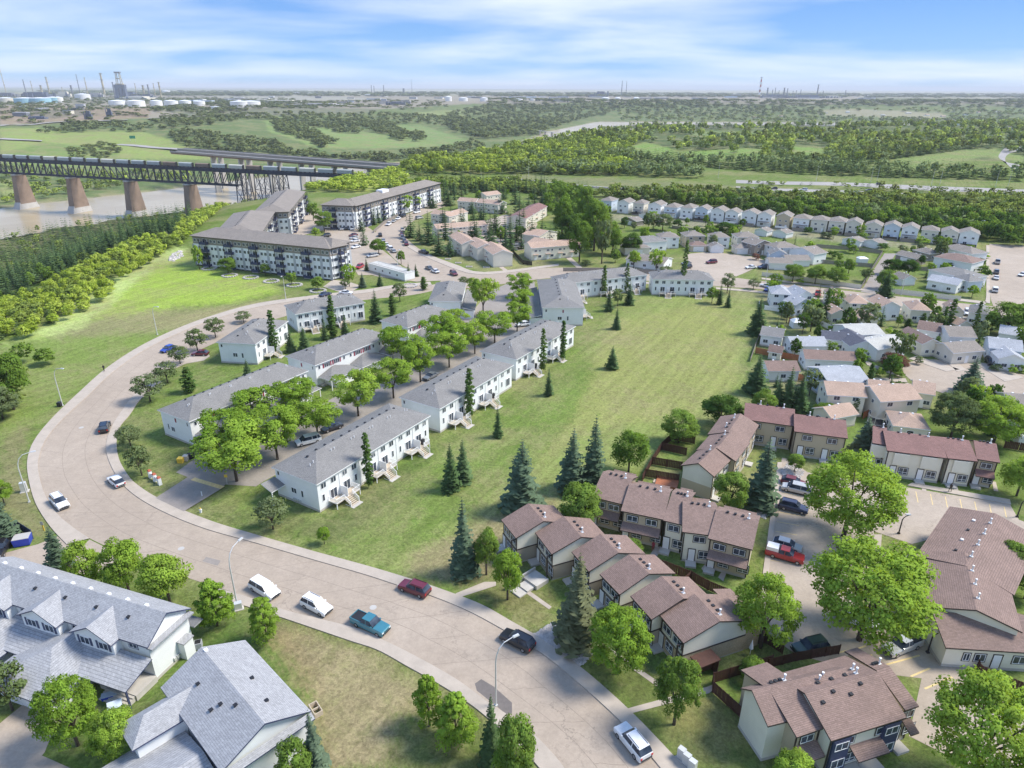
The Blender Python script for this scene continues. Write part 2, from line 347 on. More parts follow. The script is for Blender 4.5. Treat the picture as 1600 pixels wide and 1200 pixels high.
COVER=[
 (HILL,[(0,175),(740,175),(740,262),(330,245),(0,240)]),
 (IND,[(0,148),(400,150),(800,150),(1350,150),(1330,158),(760,160),(640,168),(560,172),(200,186),(0,196)]),
 ((0.30,0.22,0.17),[(0,165),(240,168),(230,184),(0,195)]),
 ((0.34,0.33,0.24),[(480,140),(1600,141),(1600,146),(480,148)]),
 ((0.25,0.31,0.09),[(0,200),(60,200),(100,206),(220,205),(280,222),(300,232),(340,243),(345,250),(0,246)]),
 ((0.17,0.24,0.07),[(0,240),(70,222),(130,228),(190,240),(170,262),(0,262)]),
 ((0.20,0.28,0.09),[(410,182),(440,183),(470,195),(560,205),(640,215),(720,220),(700,228),(600,232),(500,232),(420,205)]),
 ((0.18,0.26,0.09),[(620,195),(660,196),(740,222),(700,232),(630,210)]),
 ((0.22,0.27,0.10),[(690,172),(740,174),(790,176),(720,184),(640,178)]),
 ((0.26,0.31,0.10),[(0,285),(15,282),(60,300),(0,318)]),
 ((0.36,0.44,0.12),[(0,560),(60,525),(200,430),(285,385),(260,420),(150,470),(120,520),(0,600)]),  # this and the next three grass tones carry the hillside's sunlight in their colour
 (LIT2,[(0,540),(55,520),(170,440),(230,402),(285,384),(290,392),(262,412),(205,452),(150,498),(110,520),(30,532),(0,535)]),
 (SUNLIT,[(145,500),(190,460),(245,412),(290,395),(350,420),(420,440),(440,455),(380,470),(300,478),(230,486),(180,496)]),
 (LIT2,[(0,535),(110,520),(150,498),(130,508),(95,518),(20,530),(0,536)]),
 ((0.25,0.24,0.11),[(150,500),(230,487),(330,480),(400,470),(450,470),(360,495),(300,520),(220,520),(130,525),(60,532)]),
 ((0.185,0.245,0.06),[(0,540),(60,530),(230,520),(280,518),(200,560),(120,610),(60,660),(0,690)]),
 ((0.20,0.19,0.085),[(0,690),(50,660),(35,720),(80,840),(60,850),(0,800)]),
 (FIELD,[(660,740),(900,610),(930,520),(1000,460),(1140,450),(1185,460),(1165,560),(1150,640),(1100,670),(1040,700),(1000,760),(930,770),(850,800),(740,900),(640,900),(500,870),(470,840)]),
 ((0.26,0.275,0.09),[(960,500),(1110,470),(1150,500),(1150,600),(1080,650),(1000,660),(900,680),(830,740),(870,640),(930,560)]),
 ((0.25,0.215,0.11),[(640,870),(700,840),(860,770),(880,800),(800,880),(740,910),(650,905)]),
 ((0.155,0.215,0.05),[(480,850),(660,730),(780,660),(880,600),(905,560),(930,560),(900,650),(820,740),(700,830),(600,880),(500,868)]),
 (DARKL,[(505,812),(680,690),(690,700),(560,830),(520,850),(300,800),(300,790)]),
 ((0.15,0.185,0.055),[(200,640),(240,660),(235,700),(290,720),(240,770),(190,730),(180,690)]),
 (DRY,[(445,962),(590,1010),(700,1065),(790,1120),(760,1200),(500,1200),(480,1090),(430,1010),(400,985)]),
 ((0.17,0.185,0.06),[(442,955),(590,1000),(760,1110),(780,1150),(730,1130),(600,1040),(470,985),(420,980)]),
 ((0.29,0.24,0.13),[(480,1000),(560,1010),(640,1070),(620,1200),(520,1200),(500,1100)]),
 ((0.11,0.15,0.035),[(620,1110),(820,1140),(900,1260),(600,1260)]),
 ((0.10,0.155,0.035),[(90,1180),(250,1050),(330,960),(380,960),(480,1110),(250,1200)]),
 (DARKL,[(0,1000),(100,1090),(0,1140)]),
 ((0.165,0.165,0.06),[(720,930),(800,900),(870,930),(860,975),(830,985)]),
 ((0.125,0.15,0.045),[(905,1040),(960,1020),(1110,1080),(1230,1200),(1070,1200),(990,1110)]),
 ((0.21,0.20,0.07),[(1080,1060),(1120,1080),(1200,1160),(1120,1180),(1040,1120)]),
 ((0.13,0.18,0.05),[(1180,470),(1600,520),(1600,640),(1160,640)]),
 ((0.24,0.24,0.10),[(640,370),(690,400),(790,440),(880,425),(870,400),(700,380),(640,340)]),
 ((0.15,0.20,0.055),[(820,395),(1180,440),(1190,455),(1120,445),(880,412)]),
 ((0.22,0.24,0.095),[(930,405),(1190,442),(1300,470),(1190,470),(1000,450)]),
 ((0.36,0.40,0.08),[(470,270),(620,272),(640,285),(560,300),(470,285)]),
 ((0.14,0.17,0.06),[(920,285),(1600,300),(1600,340),(940,305)]),
 ((0.18,0.20,0.09),[(800,272),(1200,292),(1600,310),(1600,320),(1180,306),(925,292),(790,284)]),
 (GOLF,[(985,228),(1010,222),(1060,235),(1030,250),(985,243)]),(GOLF,[(1065,238),(1150,232),(1130,252),(1070,250)]),
 (GOLF,[(1150,232),(1200,232),(1190,250),(1150,252)]),(GOLF,[(1240,228),(1290,232),(1285,255),(1240,252)]),((0.17,0.23,0.09),[(1080,205),(1190,205),(1190,212),(1080,212)]),
 ((0.20,0.26,0.08),[(1390,250),(1500,235),(1560,232),(1600,245),(1600,255),(1540,245),(1440,262),(1400,262)]),
 ((0.27,0.26,0.18),[(1195,452),(1260,450),(1540,492),(1535,508),(1440,500),(1330,488),(1260,480),(1195,470)]),((0.26,0.25,0.17),[(940,332),(1100,345),(1300,366),(1515,388),(1510,398),(1300,376),(1100,358),(940,342)]),((0.26,0.25,0.17),[(1240,530),(1420,520),(1400,556),(1300,560),(1240,555)]),((0.23,0.235,0.14),[(1195,565),(1290,590),(1290,612),(1200,600)]),
 ((0.17,0.16,0.12),[(0,150),(300,152),(420,156),(330,164),(200,160),(0,163)]),((0.16,0.17,0.12),[(250,172),(440,168),(600,170),(560,178),(300,182)]),((0.20,0.17,0.14),[(20,172),(120,170),(150,180),(60,186)]),((0.34,0.32,0.28),[(300,150),(520,150),(600,156),(420,158)]),
 ((0.30,0.28,0.19),[(1280,172),(1330,170),(1470,176),(1480,186),(1400,184),(1280,180)]),
]
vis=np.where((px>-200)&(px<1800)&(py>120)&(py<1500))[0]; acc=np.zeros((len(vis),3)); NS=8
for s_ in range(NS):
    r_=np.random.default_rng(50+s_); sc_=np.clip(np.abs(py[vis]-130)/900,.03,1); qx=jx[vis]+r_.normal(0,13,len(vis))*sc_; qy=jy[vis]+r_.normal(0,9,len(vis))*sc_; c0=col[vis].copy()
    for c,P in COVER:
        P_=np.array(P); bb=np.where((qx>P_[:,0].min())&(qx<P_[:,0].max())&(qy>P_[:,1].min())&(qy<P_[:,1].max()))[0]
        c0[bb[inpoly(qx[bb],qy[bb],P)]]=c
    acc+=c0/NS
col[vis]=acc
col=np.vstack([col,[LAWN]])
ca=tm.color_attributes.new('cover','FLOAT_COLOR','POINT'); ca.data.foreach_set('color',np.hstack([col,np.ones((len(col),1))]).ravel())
def groundmat():
    m,t,b=nmat('grass_and_soil'); v=gpos(t)
    at=t.nodes.new('ShaderNodeAttribute'); at.attribute_name='cover'
    n1=noise(t,0.03,6,0.62,v,0.4); n2=noise(t,0.35,6,0.72,v,0.8); n3=noise(t,2.2,8,0.85,v); n6=noise(t,0.9,6,0.8,v,1.5)
    mp0=t.nodes.new('ShaderNodeMapping'); mp0.inputs['Rotation'].default_value=(0,0,-1.05); t.links.new(v,mp0.inputs[0]); mpn=t.nodes.new('ShaderNodeMapping'); mpn.inputs['Scale'].default_value=(0.035,0.55,1); t.links.new(mp0.outputs[0],mpn.inputs[0])
    n4=noise(t,1.0,3,0.6,mpn.outputs[0])       # mowing streaks
    c=mixc(t,mrange(t,n1.outputs[0],0.45,0.62,0,0.60),at.outputs['Color'],(0.285,0.25,0.125))
    n5=noise(t,0.11,6,0.75,v,1.0); c=mixc(t,mrange(t,n5.outputs[0],0.5,0.66,0,0.55),c,(0.265,0.245,0.115))
    c=mixc(t,mrange(t,n2.outputs[0],0.48,0.66,0,0.8),c,mixc(t,1.0,at.outputs['Color'],(0.62,0.72,0.55),'MULTIPLY'))
    f=math_(t,'MULTIPLY',math_(t,'MULTIPLY',mrange(t,n2.outputs[0],0.3,0.7,0.80,1.20),mrange(t,n3.outputs[0],0.3,0.7,0.55,1.45)),mrange(t,n4.outputs[0],0.40,0.60,0.90,1.08))
    f=math_(t,'MULTIPLY',f,mrange(t,n6.outputs[0],0.36,0.56,0.62,1.06))
    vm=t.nodes.new('ShaderNodeVectorMath'); vm.operation='SCALE'; t.links.new(c,vm.inputs[0]); t.links.new(f,vm.inputs['Scale'])
    t.links.new(vm.outputs[0],b.inputs['Base Color']); b.inputs['Roughness'].default_value=1; b.inputs['Specular IOR Level'].default_value=0.1
    bump(t,b,n3.outputs[0],0.5,0.12); return m
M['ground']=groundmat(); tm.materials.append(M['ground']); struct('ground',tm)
# ---------------------------------------------------------------- river
def watermat():
    m,t,b=nmat('river_water'); v=gpos(t); n=noise(t,0.012,4,0.6,v); c=mixc(t,mrange(t,n.outputs[0],0.35,0.65,0,1),(0.36,0.29,0.18),(0.44,0.37,0.25))
    b.inputs['Specular IOR Level'].default_value=0.3; t.links.new(c,b.inputs['Base Color']); b.inputs['Roughness'].default_value=0.25; b.inputs['IOR'].default_value=1.33
    n2=noise(t,0.25,5,0.7,v); bump(t,b,n2.outputs[0],0.15,0.3); return m
M['water']=watermat()
mb=MB(); Lf=[];Rt=[]
for i in range(len(RIV)):
    a=RIV[max(i-1,0)]; b=RIV[min(i+1,len(RIV)-1)]; d=(b-a)/np.linalg.norm(b-a); n=np.array([-d[1],d[0]]); w=RIVW[i]+14
    Lf.append(RIV[i]+n*w); Rt.append(RIV[i]-n*w)
for i in range(len(RIV)-1): mb.add([(*Lf[i],-49.6),(*Rt[i],-49.6),(*Rt[i+1],-49.6),(*Lf[i+1],-49.6)],[(0,1,2,3)])
struct('river_water',mb.mesh('river_water',[M['water']]))
# ---------------------------------------------------------------- roads and paving
def crom(P,n=6):
    P=[Vector(p[:2]) for p in P]; out=[]
    for i in range(len(P)-1):
        p0=P[max(i-1,0)];p1=P[i];p2=P[i+1];p3=P[min(i+2,len(P)-1)]
        for k in range(n):
            t=k/n; out.append(0.5*((2*p1)+(p2-p0)*t+(2*p0-5*p1+4*p2-p3)*t*t+(3*p1-p0-3*p2+p3)*t**3))
    out.append(P[-1]); return out
def GP(pts,z=0): return [G(a,b,z) for a,b in pts]
def strip(name,A,B,z,m,z0=None,kind='structure',n=5,smooth=True):
    a=crom(GP(A,z),n) if smooth else [v.xy for v in GP(A,z)]; b=crom(GP(B,z),n) if smooth else [v.xy for v in GP(B,z)]
    mb=MB(); mb.poly([tuple(p) for p in a]+[tuple(p) for p in b[::-1]],z0,z); return struct(name,mb.mesh(name,[M[m]]),kind)
def strip2(name,A,B,z,m,z0=None,n=5):     # resampled ladder of quads: safe for long curves
    a=crom(GP(A,z),n); b=crom(GP(B,z),n)
    def res(P,k):
        d=[0]
        for i in range(1,len(P)): d.append(d[-1]+(P[i]-P[i-1]).length)
        s=np.linspace(0,d[-1],k); return [(np.interp(t,d,[p.x for p in P]),np.interp(t,d,[p.y for p in P])) for t in s]
    kk=max(len(a),len(b)); a=res(a,kk); b=res(b,kk); mb=MB()
    for i in range(kk-1):
        mb.add([(*a[i],z),(*b[i],z),(*b[i+1],z),(*a[i+1],z)],[(0,1,2,3)])
        if z0 is not None:
            mb.add([(*a[i],z),(*a[i+1],z),(*a[i+1],z0),(*a[i],z0)],[(0,1,2,3)]); mb.add([(*b[i],z),(*b[i+1],z),(*b[i+1],z0),(*b[i],z0)],[(0,1,2,3)])
    me=mb.mesh(name,[M[m]]); return struct(name,me)
OUT=[(690,438),(675,445),(612,450),(575,457),(500,465),(400,480),(325,502),(275,522),(225,547),(175,582),(137,618),(100,652),(72,685),(60,717),(61,742),(70,772),(87,800),(112,822),(140,841),(200,868),(300,905),(380,930),(442,952),(560,982),(600,1000),(650,1025),(712,1060),(760,1095),(800,1121),(840,1152),(875,1190),(915,1245),(960,1330)]
INN=[(712,444),(650,460),(560,470),(450,493),(390,513),(345,532),(310,548),(275,570),(240,595),(210,616),(190,642),(175,665),(167,687),(167,710),(180,740),(197,762),(225,783),(270,806),(325,827),(400,848),(500,877),(570,897),(625,915),(670,929),(725,951),(775,977),(837,1014),(875,1042),(925,1085),(975,1132),(1012,1175),(1045,1215),(1120,1330)]
strip2('road',OUT,INN,0.03,'road')
OUTW=[(x-4-(y-430)*0.018*0.6,y-3-(y-430)*0.004) for x,y in OUT[:13]]
OUTW=[(672,440),(610,446),(572,452),(500,460),(400,474),(322,496),(270,516),(218,541),(166,575),(124,612),(84,650),(55,685),(43,715),(44,745),(55,785),(78,822),(104,850)]
strip2('sidewalk',OUT[1:19],[(672,440)]+OUTW[1:],0.15,'walk',0.0)
strip2('sidewalk',[(330,916),(380,930),(442,952),(560,982),(600,1000),(650,1025),(712,1060),(760,1095),(800,1121),(840,1152),(875,1190),(915,1245)],
 [(326,928),(376,944),(445,966),(545,1000),(590,1015),(637,1041),(687,1069),(735,1100),(772,1130),(812,1165),(850,1208),(880,1245)],0.15,'walk',0.0)
strip2('sidewalk',[(240,596),(210,616),(190,642),(175,665),(167,687),(167,710),(180,740),(197,762),(225,783),(270,806),(325,827),(400,848),(500,877),(570,897),(625,915),(670,929),(725,951),(775,977),(837,1014),(875,1042),(925,1085),(975,1132),(1012,1175),(1045,1215)],
 [(252,596),(221,622),(203,647),(187,667),(182,690),(186,717),(200,742),(212,755),(240,774),(285,796),(337,816),(400,835),(487,860),(575,884),(632,901),(684,918),(750,943),(797,969),(850,1000),(905,1040),(950,1078),(995,1120),(1045,1172),(1085,1215)],0.15,'walk',0.0)
# north street, collector to the east
strip2('road',[(700,447),(690,437),(650,424),(622,410),(600,386),(588,366),(590,355),(605,346),(640,333),(668,321),(690,314)],[(800,441),(757,431),(715,420),(680,401),(654,388),(636,373),(632,362),(640,350),(660,336),(680,328),(700,321)],0.038,'road')
strip2('road',[(705,430),(757,428),(830,421),(873,418),(1000,420),(1125,431),(1180,438),(1250,446),(1337,456),(1440,467),(1545,478),(1640,486)],[(712,452),(800,442),(873,434),(1000,438),(1120,447),(1180,451),(1250,458),(1330,469),(1440,483),(1540,495),(1640,505)],0.046,'road')
strip('road',[(1546,381),(1546,420),(1547,460),(1552,478)],[(1600,384),(1640,396),(1660,440),(1680,490)],0.054,'road')
strip('sidewalk',[(1541,383),(1541,420),(1541,462),(1538,472)],[(1546,383),(1546,420),(1547,462),(1547,474)],0.15,'walk',0.0)
strip('alley',[(1382,396),(1366,420),(1345,456)],[(1400,396),(1386,420),(1370,460)],0.062,'lane',smooth=False)
strip('car_park',[(1071,397),(1110,394),(1150,398),(1180,402),(1204,410)],[(1072,424),(1095,430),(1125,440),(1155,430),(1186,416)],0.070,'lot')
for A,B in [([(873,436),(1000,440),(1120,449),(1195,455),(1330,472),(1540,499)],[(873,438.5),(1000,442.5),(1120,451.5),(1195,458),(1330,475),(1540,502)]),
            ([(1190,436),(1260,445),(1380,457),(1500,470),(1540,475)],[(1190,433.5),(1260,442),(1380,454),(1500,466.5),(1541,471)]),
            ([(705,418),(757,429),(873,415)],[(720,416),(758,425),(873,412)]),
            ([(636,385),(660,399),(705,418)],[(640,382),(666,396),(720,416)])]:
    strip2('sidewalk',A,B,0.15,'walk',0.0)
def sheet(name,pts,z,m,z0=None,smooth=False):
    mb=MB(); P=[tuple(v[:2]) for v in GP(pts,z)]; mb.poly(P,z0,z); return struct(name,mb.mesh(name,[M[m]]))
# white town house complex lane
sheet('driveway',[(243,778),(287,799),(345,764),(352,757),(300,733),(297,743)],0.158,'lane')
sheet('lane',[(275,738),(297,722),(330,700),(400,690),(520,622),(600,588),(640,560),(640,555),(700,512),(735,490),(765,455),(800,440),(835,440),(838,470),(848,500),(762,560),(700,600),(620,645),(500,705),(412,752),(400,760),(352,757),(300,748)],0.020,'lane')
# apartment car park, court of the pink roofed complex
sheet('car_park',[(470,325),(490,330),(520,345),(560,345),(590,365),(590,385),(610,400),(640,428),(560,430),(540,400),(505,360),(440,375),(455,350)],0.078,'lot')
sheet('car_park',[(700,395),(720,365),(755,345),(790,335),(815,345),(830,340),(840,350),(825,390),(800,392),(770,385)],0.086,'lot')
sheet('terrace',[(505,448),(520,437),(545,440),(565,447),(545,458),(530,456)],0.05,'walk')
sheet('terrace',[(565,425),(600,418),(650,425),(700,438),(650,440),(590,432)],0.094,'lot')
# brown complex parking
sheet('car_park',[(1222,715),(1235,718),(1262,738),(1420,762),(1578,788),(1592,812),(1640,830),(1640,900),(1500,830),(1425,850),(1365,830),(1372,875),(1330,960),(1420,990),(1470,1010),(1560,1085),(1640,1130),(1640,1260),(1420,1150),(1440,1060),(1320,1045),(1240,1020),(1200,990),(1190,920),(1205,830)],0.030,'lot')
sheet('sidewalk',[(1215,722),(1222,722),(1200,905),(1190,910)],0.15,'walk',0.0)
sheet('sidewalk',[(1418,758),(1425,754),(1578,780),(1580,788)],0.15,'walk',0.0)
sheet('sidewalk',[(1365,835),(1378,835),(1376,862),(1420,868),(1420,875),(1376,872),(1375,890),(1365,888)],0.15,'walk',0.0)
# east close (bulb of the cul-de-sac)
B=G(1485,592); mb=MB(); mb.poly([(B.x+3+13.5*math.cos(t),B.y+13.5*math.sin(t)) for t in np.linspace(0,2*math.pi,36,endpoint=False)],None,0.05); struct('road',mb.mesh('road',[M['road']]))
sheet('road',[(1490,572),(1560,578),(1680,600),(1680,640),(1540,618),(1480,615)],0.054,'road')
for P in [[(1420,560),(1432,556),(1500,577),(1478,580)],[(1455,543),(1475,548),(1510,578),(1495,580)],[(1355,590),(1415,591),(1418,597),(1352,594)],[(1383,612),(1418,598),(1426,602),(1400,614)],[(1520,565),(1560,570),(1600,590),(1570,596)],[(1355,570),(1410,590),(1400,584),(1350,562)]]:
    sheet('driveway',P,0.13,'walk',0.0)
sheet('driveway',[(262,580),(292,556),(322,549),(328,556),(318,563),(290,568)],0.10,'walk',0.0)
# lower left driveways
sheet('driveway',[(0,1130),(55,1085),(88,1090),(95,1110),(70,1175),(50,1200),(0,1240),(-80,1260),(-80,1160)],0.04,'lot')
sheet('road',[(-80,1180),(0,1170),(60,1178),(110,1200),(200,1255),(-80,1300)],0.048,'road')
sheet('driveway',[(180,1200),(222,1165),(250,1150),(280,1200),(260,1240),(180,1240)],0.056,'lot')
sheet('driveway',[(-60,880),(0,866),(60,850),(90,838),(118,862),(140,843),(190,868),(150,900),(60,905),(-60,960)],0.022,'road')
# footpaths
for P in [[(712,927),(757,909),(775,909),(775,915),(716,934)],[(980,1107),(1105,1073),(1113,1070),(1114,1078),(1108,1083),(988,1114)],[(805,915),(812,912),(862,948),(858,952)],[(950,1010),(975,1028),(1036,1070),(1034,1078),(970,1032)],
          [(640,410),(650,408),(700,430),(690,434)],[(770,410),(776,409),(812,436),(806,438)],[(870,390),(878,389),(912,420),(904,421)]]:
    sheet('path',P,0.035,'walk')
for P in [[(948,838),(955,832),(945,848),(938,850)],[(1015,868),(1026,850),(1035,855),(1022,877)],[(1096,888),(1104,878),(1111,880),(1102,898)],[(1122,902),(1128,892),(1135,895),(1130,908)]]: sheet('path',P,0.045,'walk')
for x0 in (1438,1488,1550):
    sheet('path',[(x0,752),(x0+6,753),(x0+10,768),(x0+3,767)],0.05,'walk')
# highway, railway bed, far roads
strip2('highway',[(1150,281),(1200,283),(1320,285),(1440,290),(1600,296),(1700,300)],[(1150,286),(1200,288),(1320,290.5),(1440,297),(1600,303),(1700,308)],0.05,'hwy')
strip2('highway',[(1150,291),(1200,294),(1320,297.5),(1440,303),(1600,309),(1700,313)],[(1150,293),(1200,297.5),(1320,302),(1440,309),(1600,317),(1700,321)],0.06,'hwy')
strip2('railway_bed',[(790,277),(925,290.5),(1100,299.5),(1250,305),(1400,310.5),(1700,322)],[(790,279),(925,293),(1100,302.5),(1250,308.5),(1400,314),(1700,327)],0.35,'pierg',0.0)
for o in (0.6,1.5):
    A=[(790,277+o),(925,290.5+o),(1100,299.5+o),(1250,305+o),(1400,310.5+o),(1700,322+o)]
    strip2('rail',A,[(a,b+0.35) for a,b in A],0.52,'black',0.35)
strip2('road',[(1700,262),(1600,258),(1565,250),(1562,240),(1580,228),(1640,222)],[(1700,272),(1600,266),(1575,258),(1572,244),(1590,236),(1640,229)],0.06,'hwy')
# markings of the car park
def bar(p,q,w,z,m,mb):
    a=G(*p,z); b=G(*q,z); d=(b-a).normalized(); n=Vector((-d.y,d.x,0))*w/2
    mb.add([a-n,b-n,b+n,a+n],[(0,1,2,3)])
def marks(name,L,w,z,m):
    mb=MB()
    for p,q in L: bar(p,q,w,z,m,mb)
    struct(name,mb.mesh(name,[M[m]]))
for i in range(7):
    x0=1431+i*23; marks('parking_line',[((x0,768+i*3.9),(x0+3.5,785+i*3.9))],0.14,0.036,'line')
for i in range(8):
    y0=770+i*15; x0=1222-i*2.6; marks('parking_line',[((x0,y0),(x0+34,y0+6))],0.14,0.036,'line')
for p,q in [((1333,1034),(1363,1023)),((1375,1041),(1437,1024)),((1423,1057),(1453,1044)),((1445,1076),(1488,1058)),((1307,1020),(1328,1016)),((1336,1015),(1353,1009))]: marks('parking_line',[(p,q)],0.25,0.036,'line')
marks('speed_hump_marking',[((301,748),(348,762))],1.0,0.166,'line')
# patches and manholes in the road
sheet('road_patch',[(742,1068),(752,1061),(772,1073),(800,1098),(800,1115),(790,1115),(765,1095),(745,1079)],0.036,'patch')
def disc(name,c,r,z,m):
    g=G(*c,z); mb=MB(); mb.poly([(g.x+r*math.cos(t),g.y+r*math.sin(t)) for t in np.linspace(0,2*math.pi,16,endpoint=False)],None,z); o=struct(name,mb.mesh(name,[M[m]]))
for c in [(127,668),(583,949),(283,857),(670,409)]: disc('manhole_cover',c,0.5,0.042,'pierg')

# faint slab joints of the road
def joint(P,w,z):
    mb=MB(); 
    for i in range(len(P)-1):
        d=(P[i+1]-P[i]).normalized(); n=Vector((-d.y,d.x))*w/2; mb.add([(*(P[i]-n),z),(*(P[i+1]-n),z),(*(P[i+1]+n),z),(*(P[i]+n),z)],[(0,1,2,3)])
    return struct('road_joint',mb.mesh('road_joint',[M['joint']]))
M['joint']=plain('tar_joint',(0.245,0.197,0.153),0.8,0.3,1.5)
def resm(P,k):
    d=[0]
    for i in range(1,len(P)): d.append(d[-1]+(P[i]-P[i-1]).length)
    return [Vector((np.interp(t,d,[p.x for p in P]),np.interp(t,d,[p.y for p in P]))) for t in np.linspace(0,d[-1],k)]
_a=resm(crom(GP(OUT,.03),6),90); _b=resm(crom(GP(INN,.03),6),90)
for f in(.33,.66): joint([a.lerp(b,f)+Vector((random.uniform(-.06,.06),random.uniform(-.06,.06))) for a,b in zip(_a,_b)],.07,.034)
for i in range(6,90,2):
    f0,f1=random.choice([(0.01,.33),(.33,.66),(.66,.99),(.01,.66),(.33,.99),(.01,.99)]); a,b=_a[i],_b[i]; q=[a.lerp(b,f0+(f1-f0)*t)+Vector((random.uniform(-.12,.12),random.uniform(-.12,.12))) for t in np.linspace(0,1,6)]
    joint(q,.06,.0355)
sheet('road_patch',[(600,935),(618,938),(612,946),(594,942)],.033,'road'); sheet('road_patch',[(322,870),(345,876),(340,884),(316,877)],.033,'lane')
# ================================================================ buildings
def win_mesh(w,h,fr='white',gl='glass',mull=1,trim=None,tw=0.12,transom=False):
    def mk():
        mb=MB(); f=0.07
        if trim: # flat surround board behind frame
            mb.box(-w/2-tw,w/2+tw,-0.03,0.0,-tw,0,1); mb.box(-w/2-tw,w/2+tw,-0.03,0.0,h,h+tw,1); mb.box(-w/2-tw,-w/2,-0.03,0.0,0,h,1); mb.box(w/2,w/2+tw,-0.03,0.0,0,h,1)
        for a in ((-w/2,w/2,0,f),(-w/2,w/2,h-f,h),(-w/2,-w/2+f,f,h-f),(w/2-f,w/2,f,h-f)): mb.box(a[0],a[1],-0.06,0.0,a[2],a[3],0)
        for i in range(mull): c=-w/2+w*(i+1)/(mull+1); mb.box(c-f/2,c+f/2,-0.055,0.0,f,h-f,0)
        if transom: mb.box(-w/2+f,w/2-f,-0.05,0.0,h*0.3,h*0.3+f,0)
        me=mb.mesh('window',[M[fr],M[trim] if trim else M[fr]])
        pb=MB(); pb.box(-w/2+f*.5,w/2-f*.5,-0.025,-0.005,f*.5,h-f*.5); pm=pb.mesh('pane',[M[gl]])
        return me,pm
    return cached(('win',w,h,fr,gl,mull,trim,transom),mk)
def far_win(w,h,fr='white'):
    def mk():
        mb=MB(); mb.box(-w/2,w/2,-0.05,0,0,h,0); mb.box(-w/2+.1,-0.03,-0.07,-0.051,.1,h-.1,1); mb.box(0.03,w/2-.1,-0.07,-0.051,.1,h-.1,1)
        return mb.mesh('window',[M[fr],M['glass']])
    return cached(('fw',w,h,fr),mk)
def box_mesh(key,boxes,mats,name='part'):
    def mk():
        mb=MB()
        for b in boxes: mb.box(*b[:6],b[6] if len(b)>6 else 0,b[7] if len(b)>7 else 0)
        return mb.mesh(name,[M[m] for m in mats])
    return cached(('bx',key),mk)
FOOT=[]
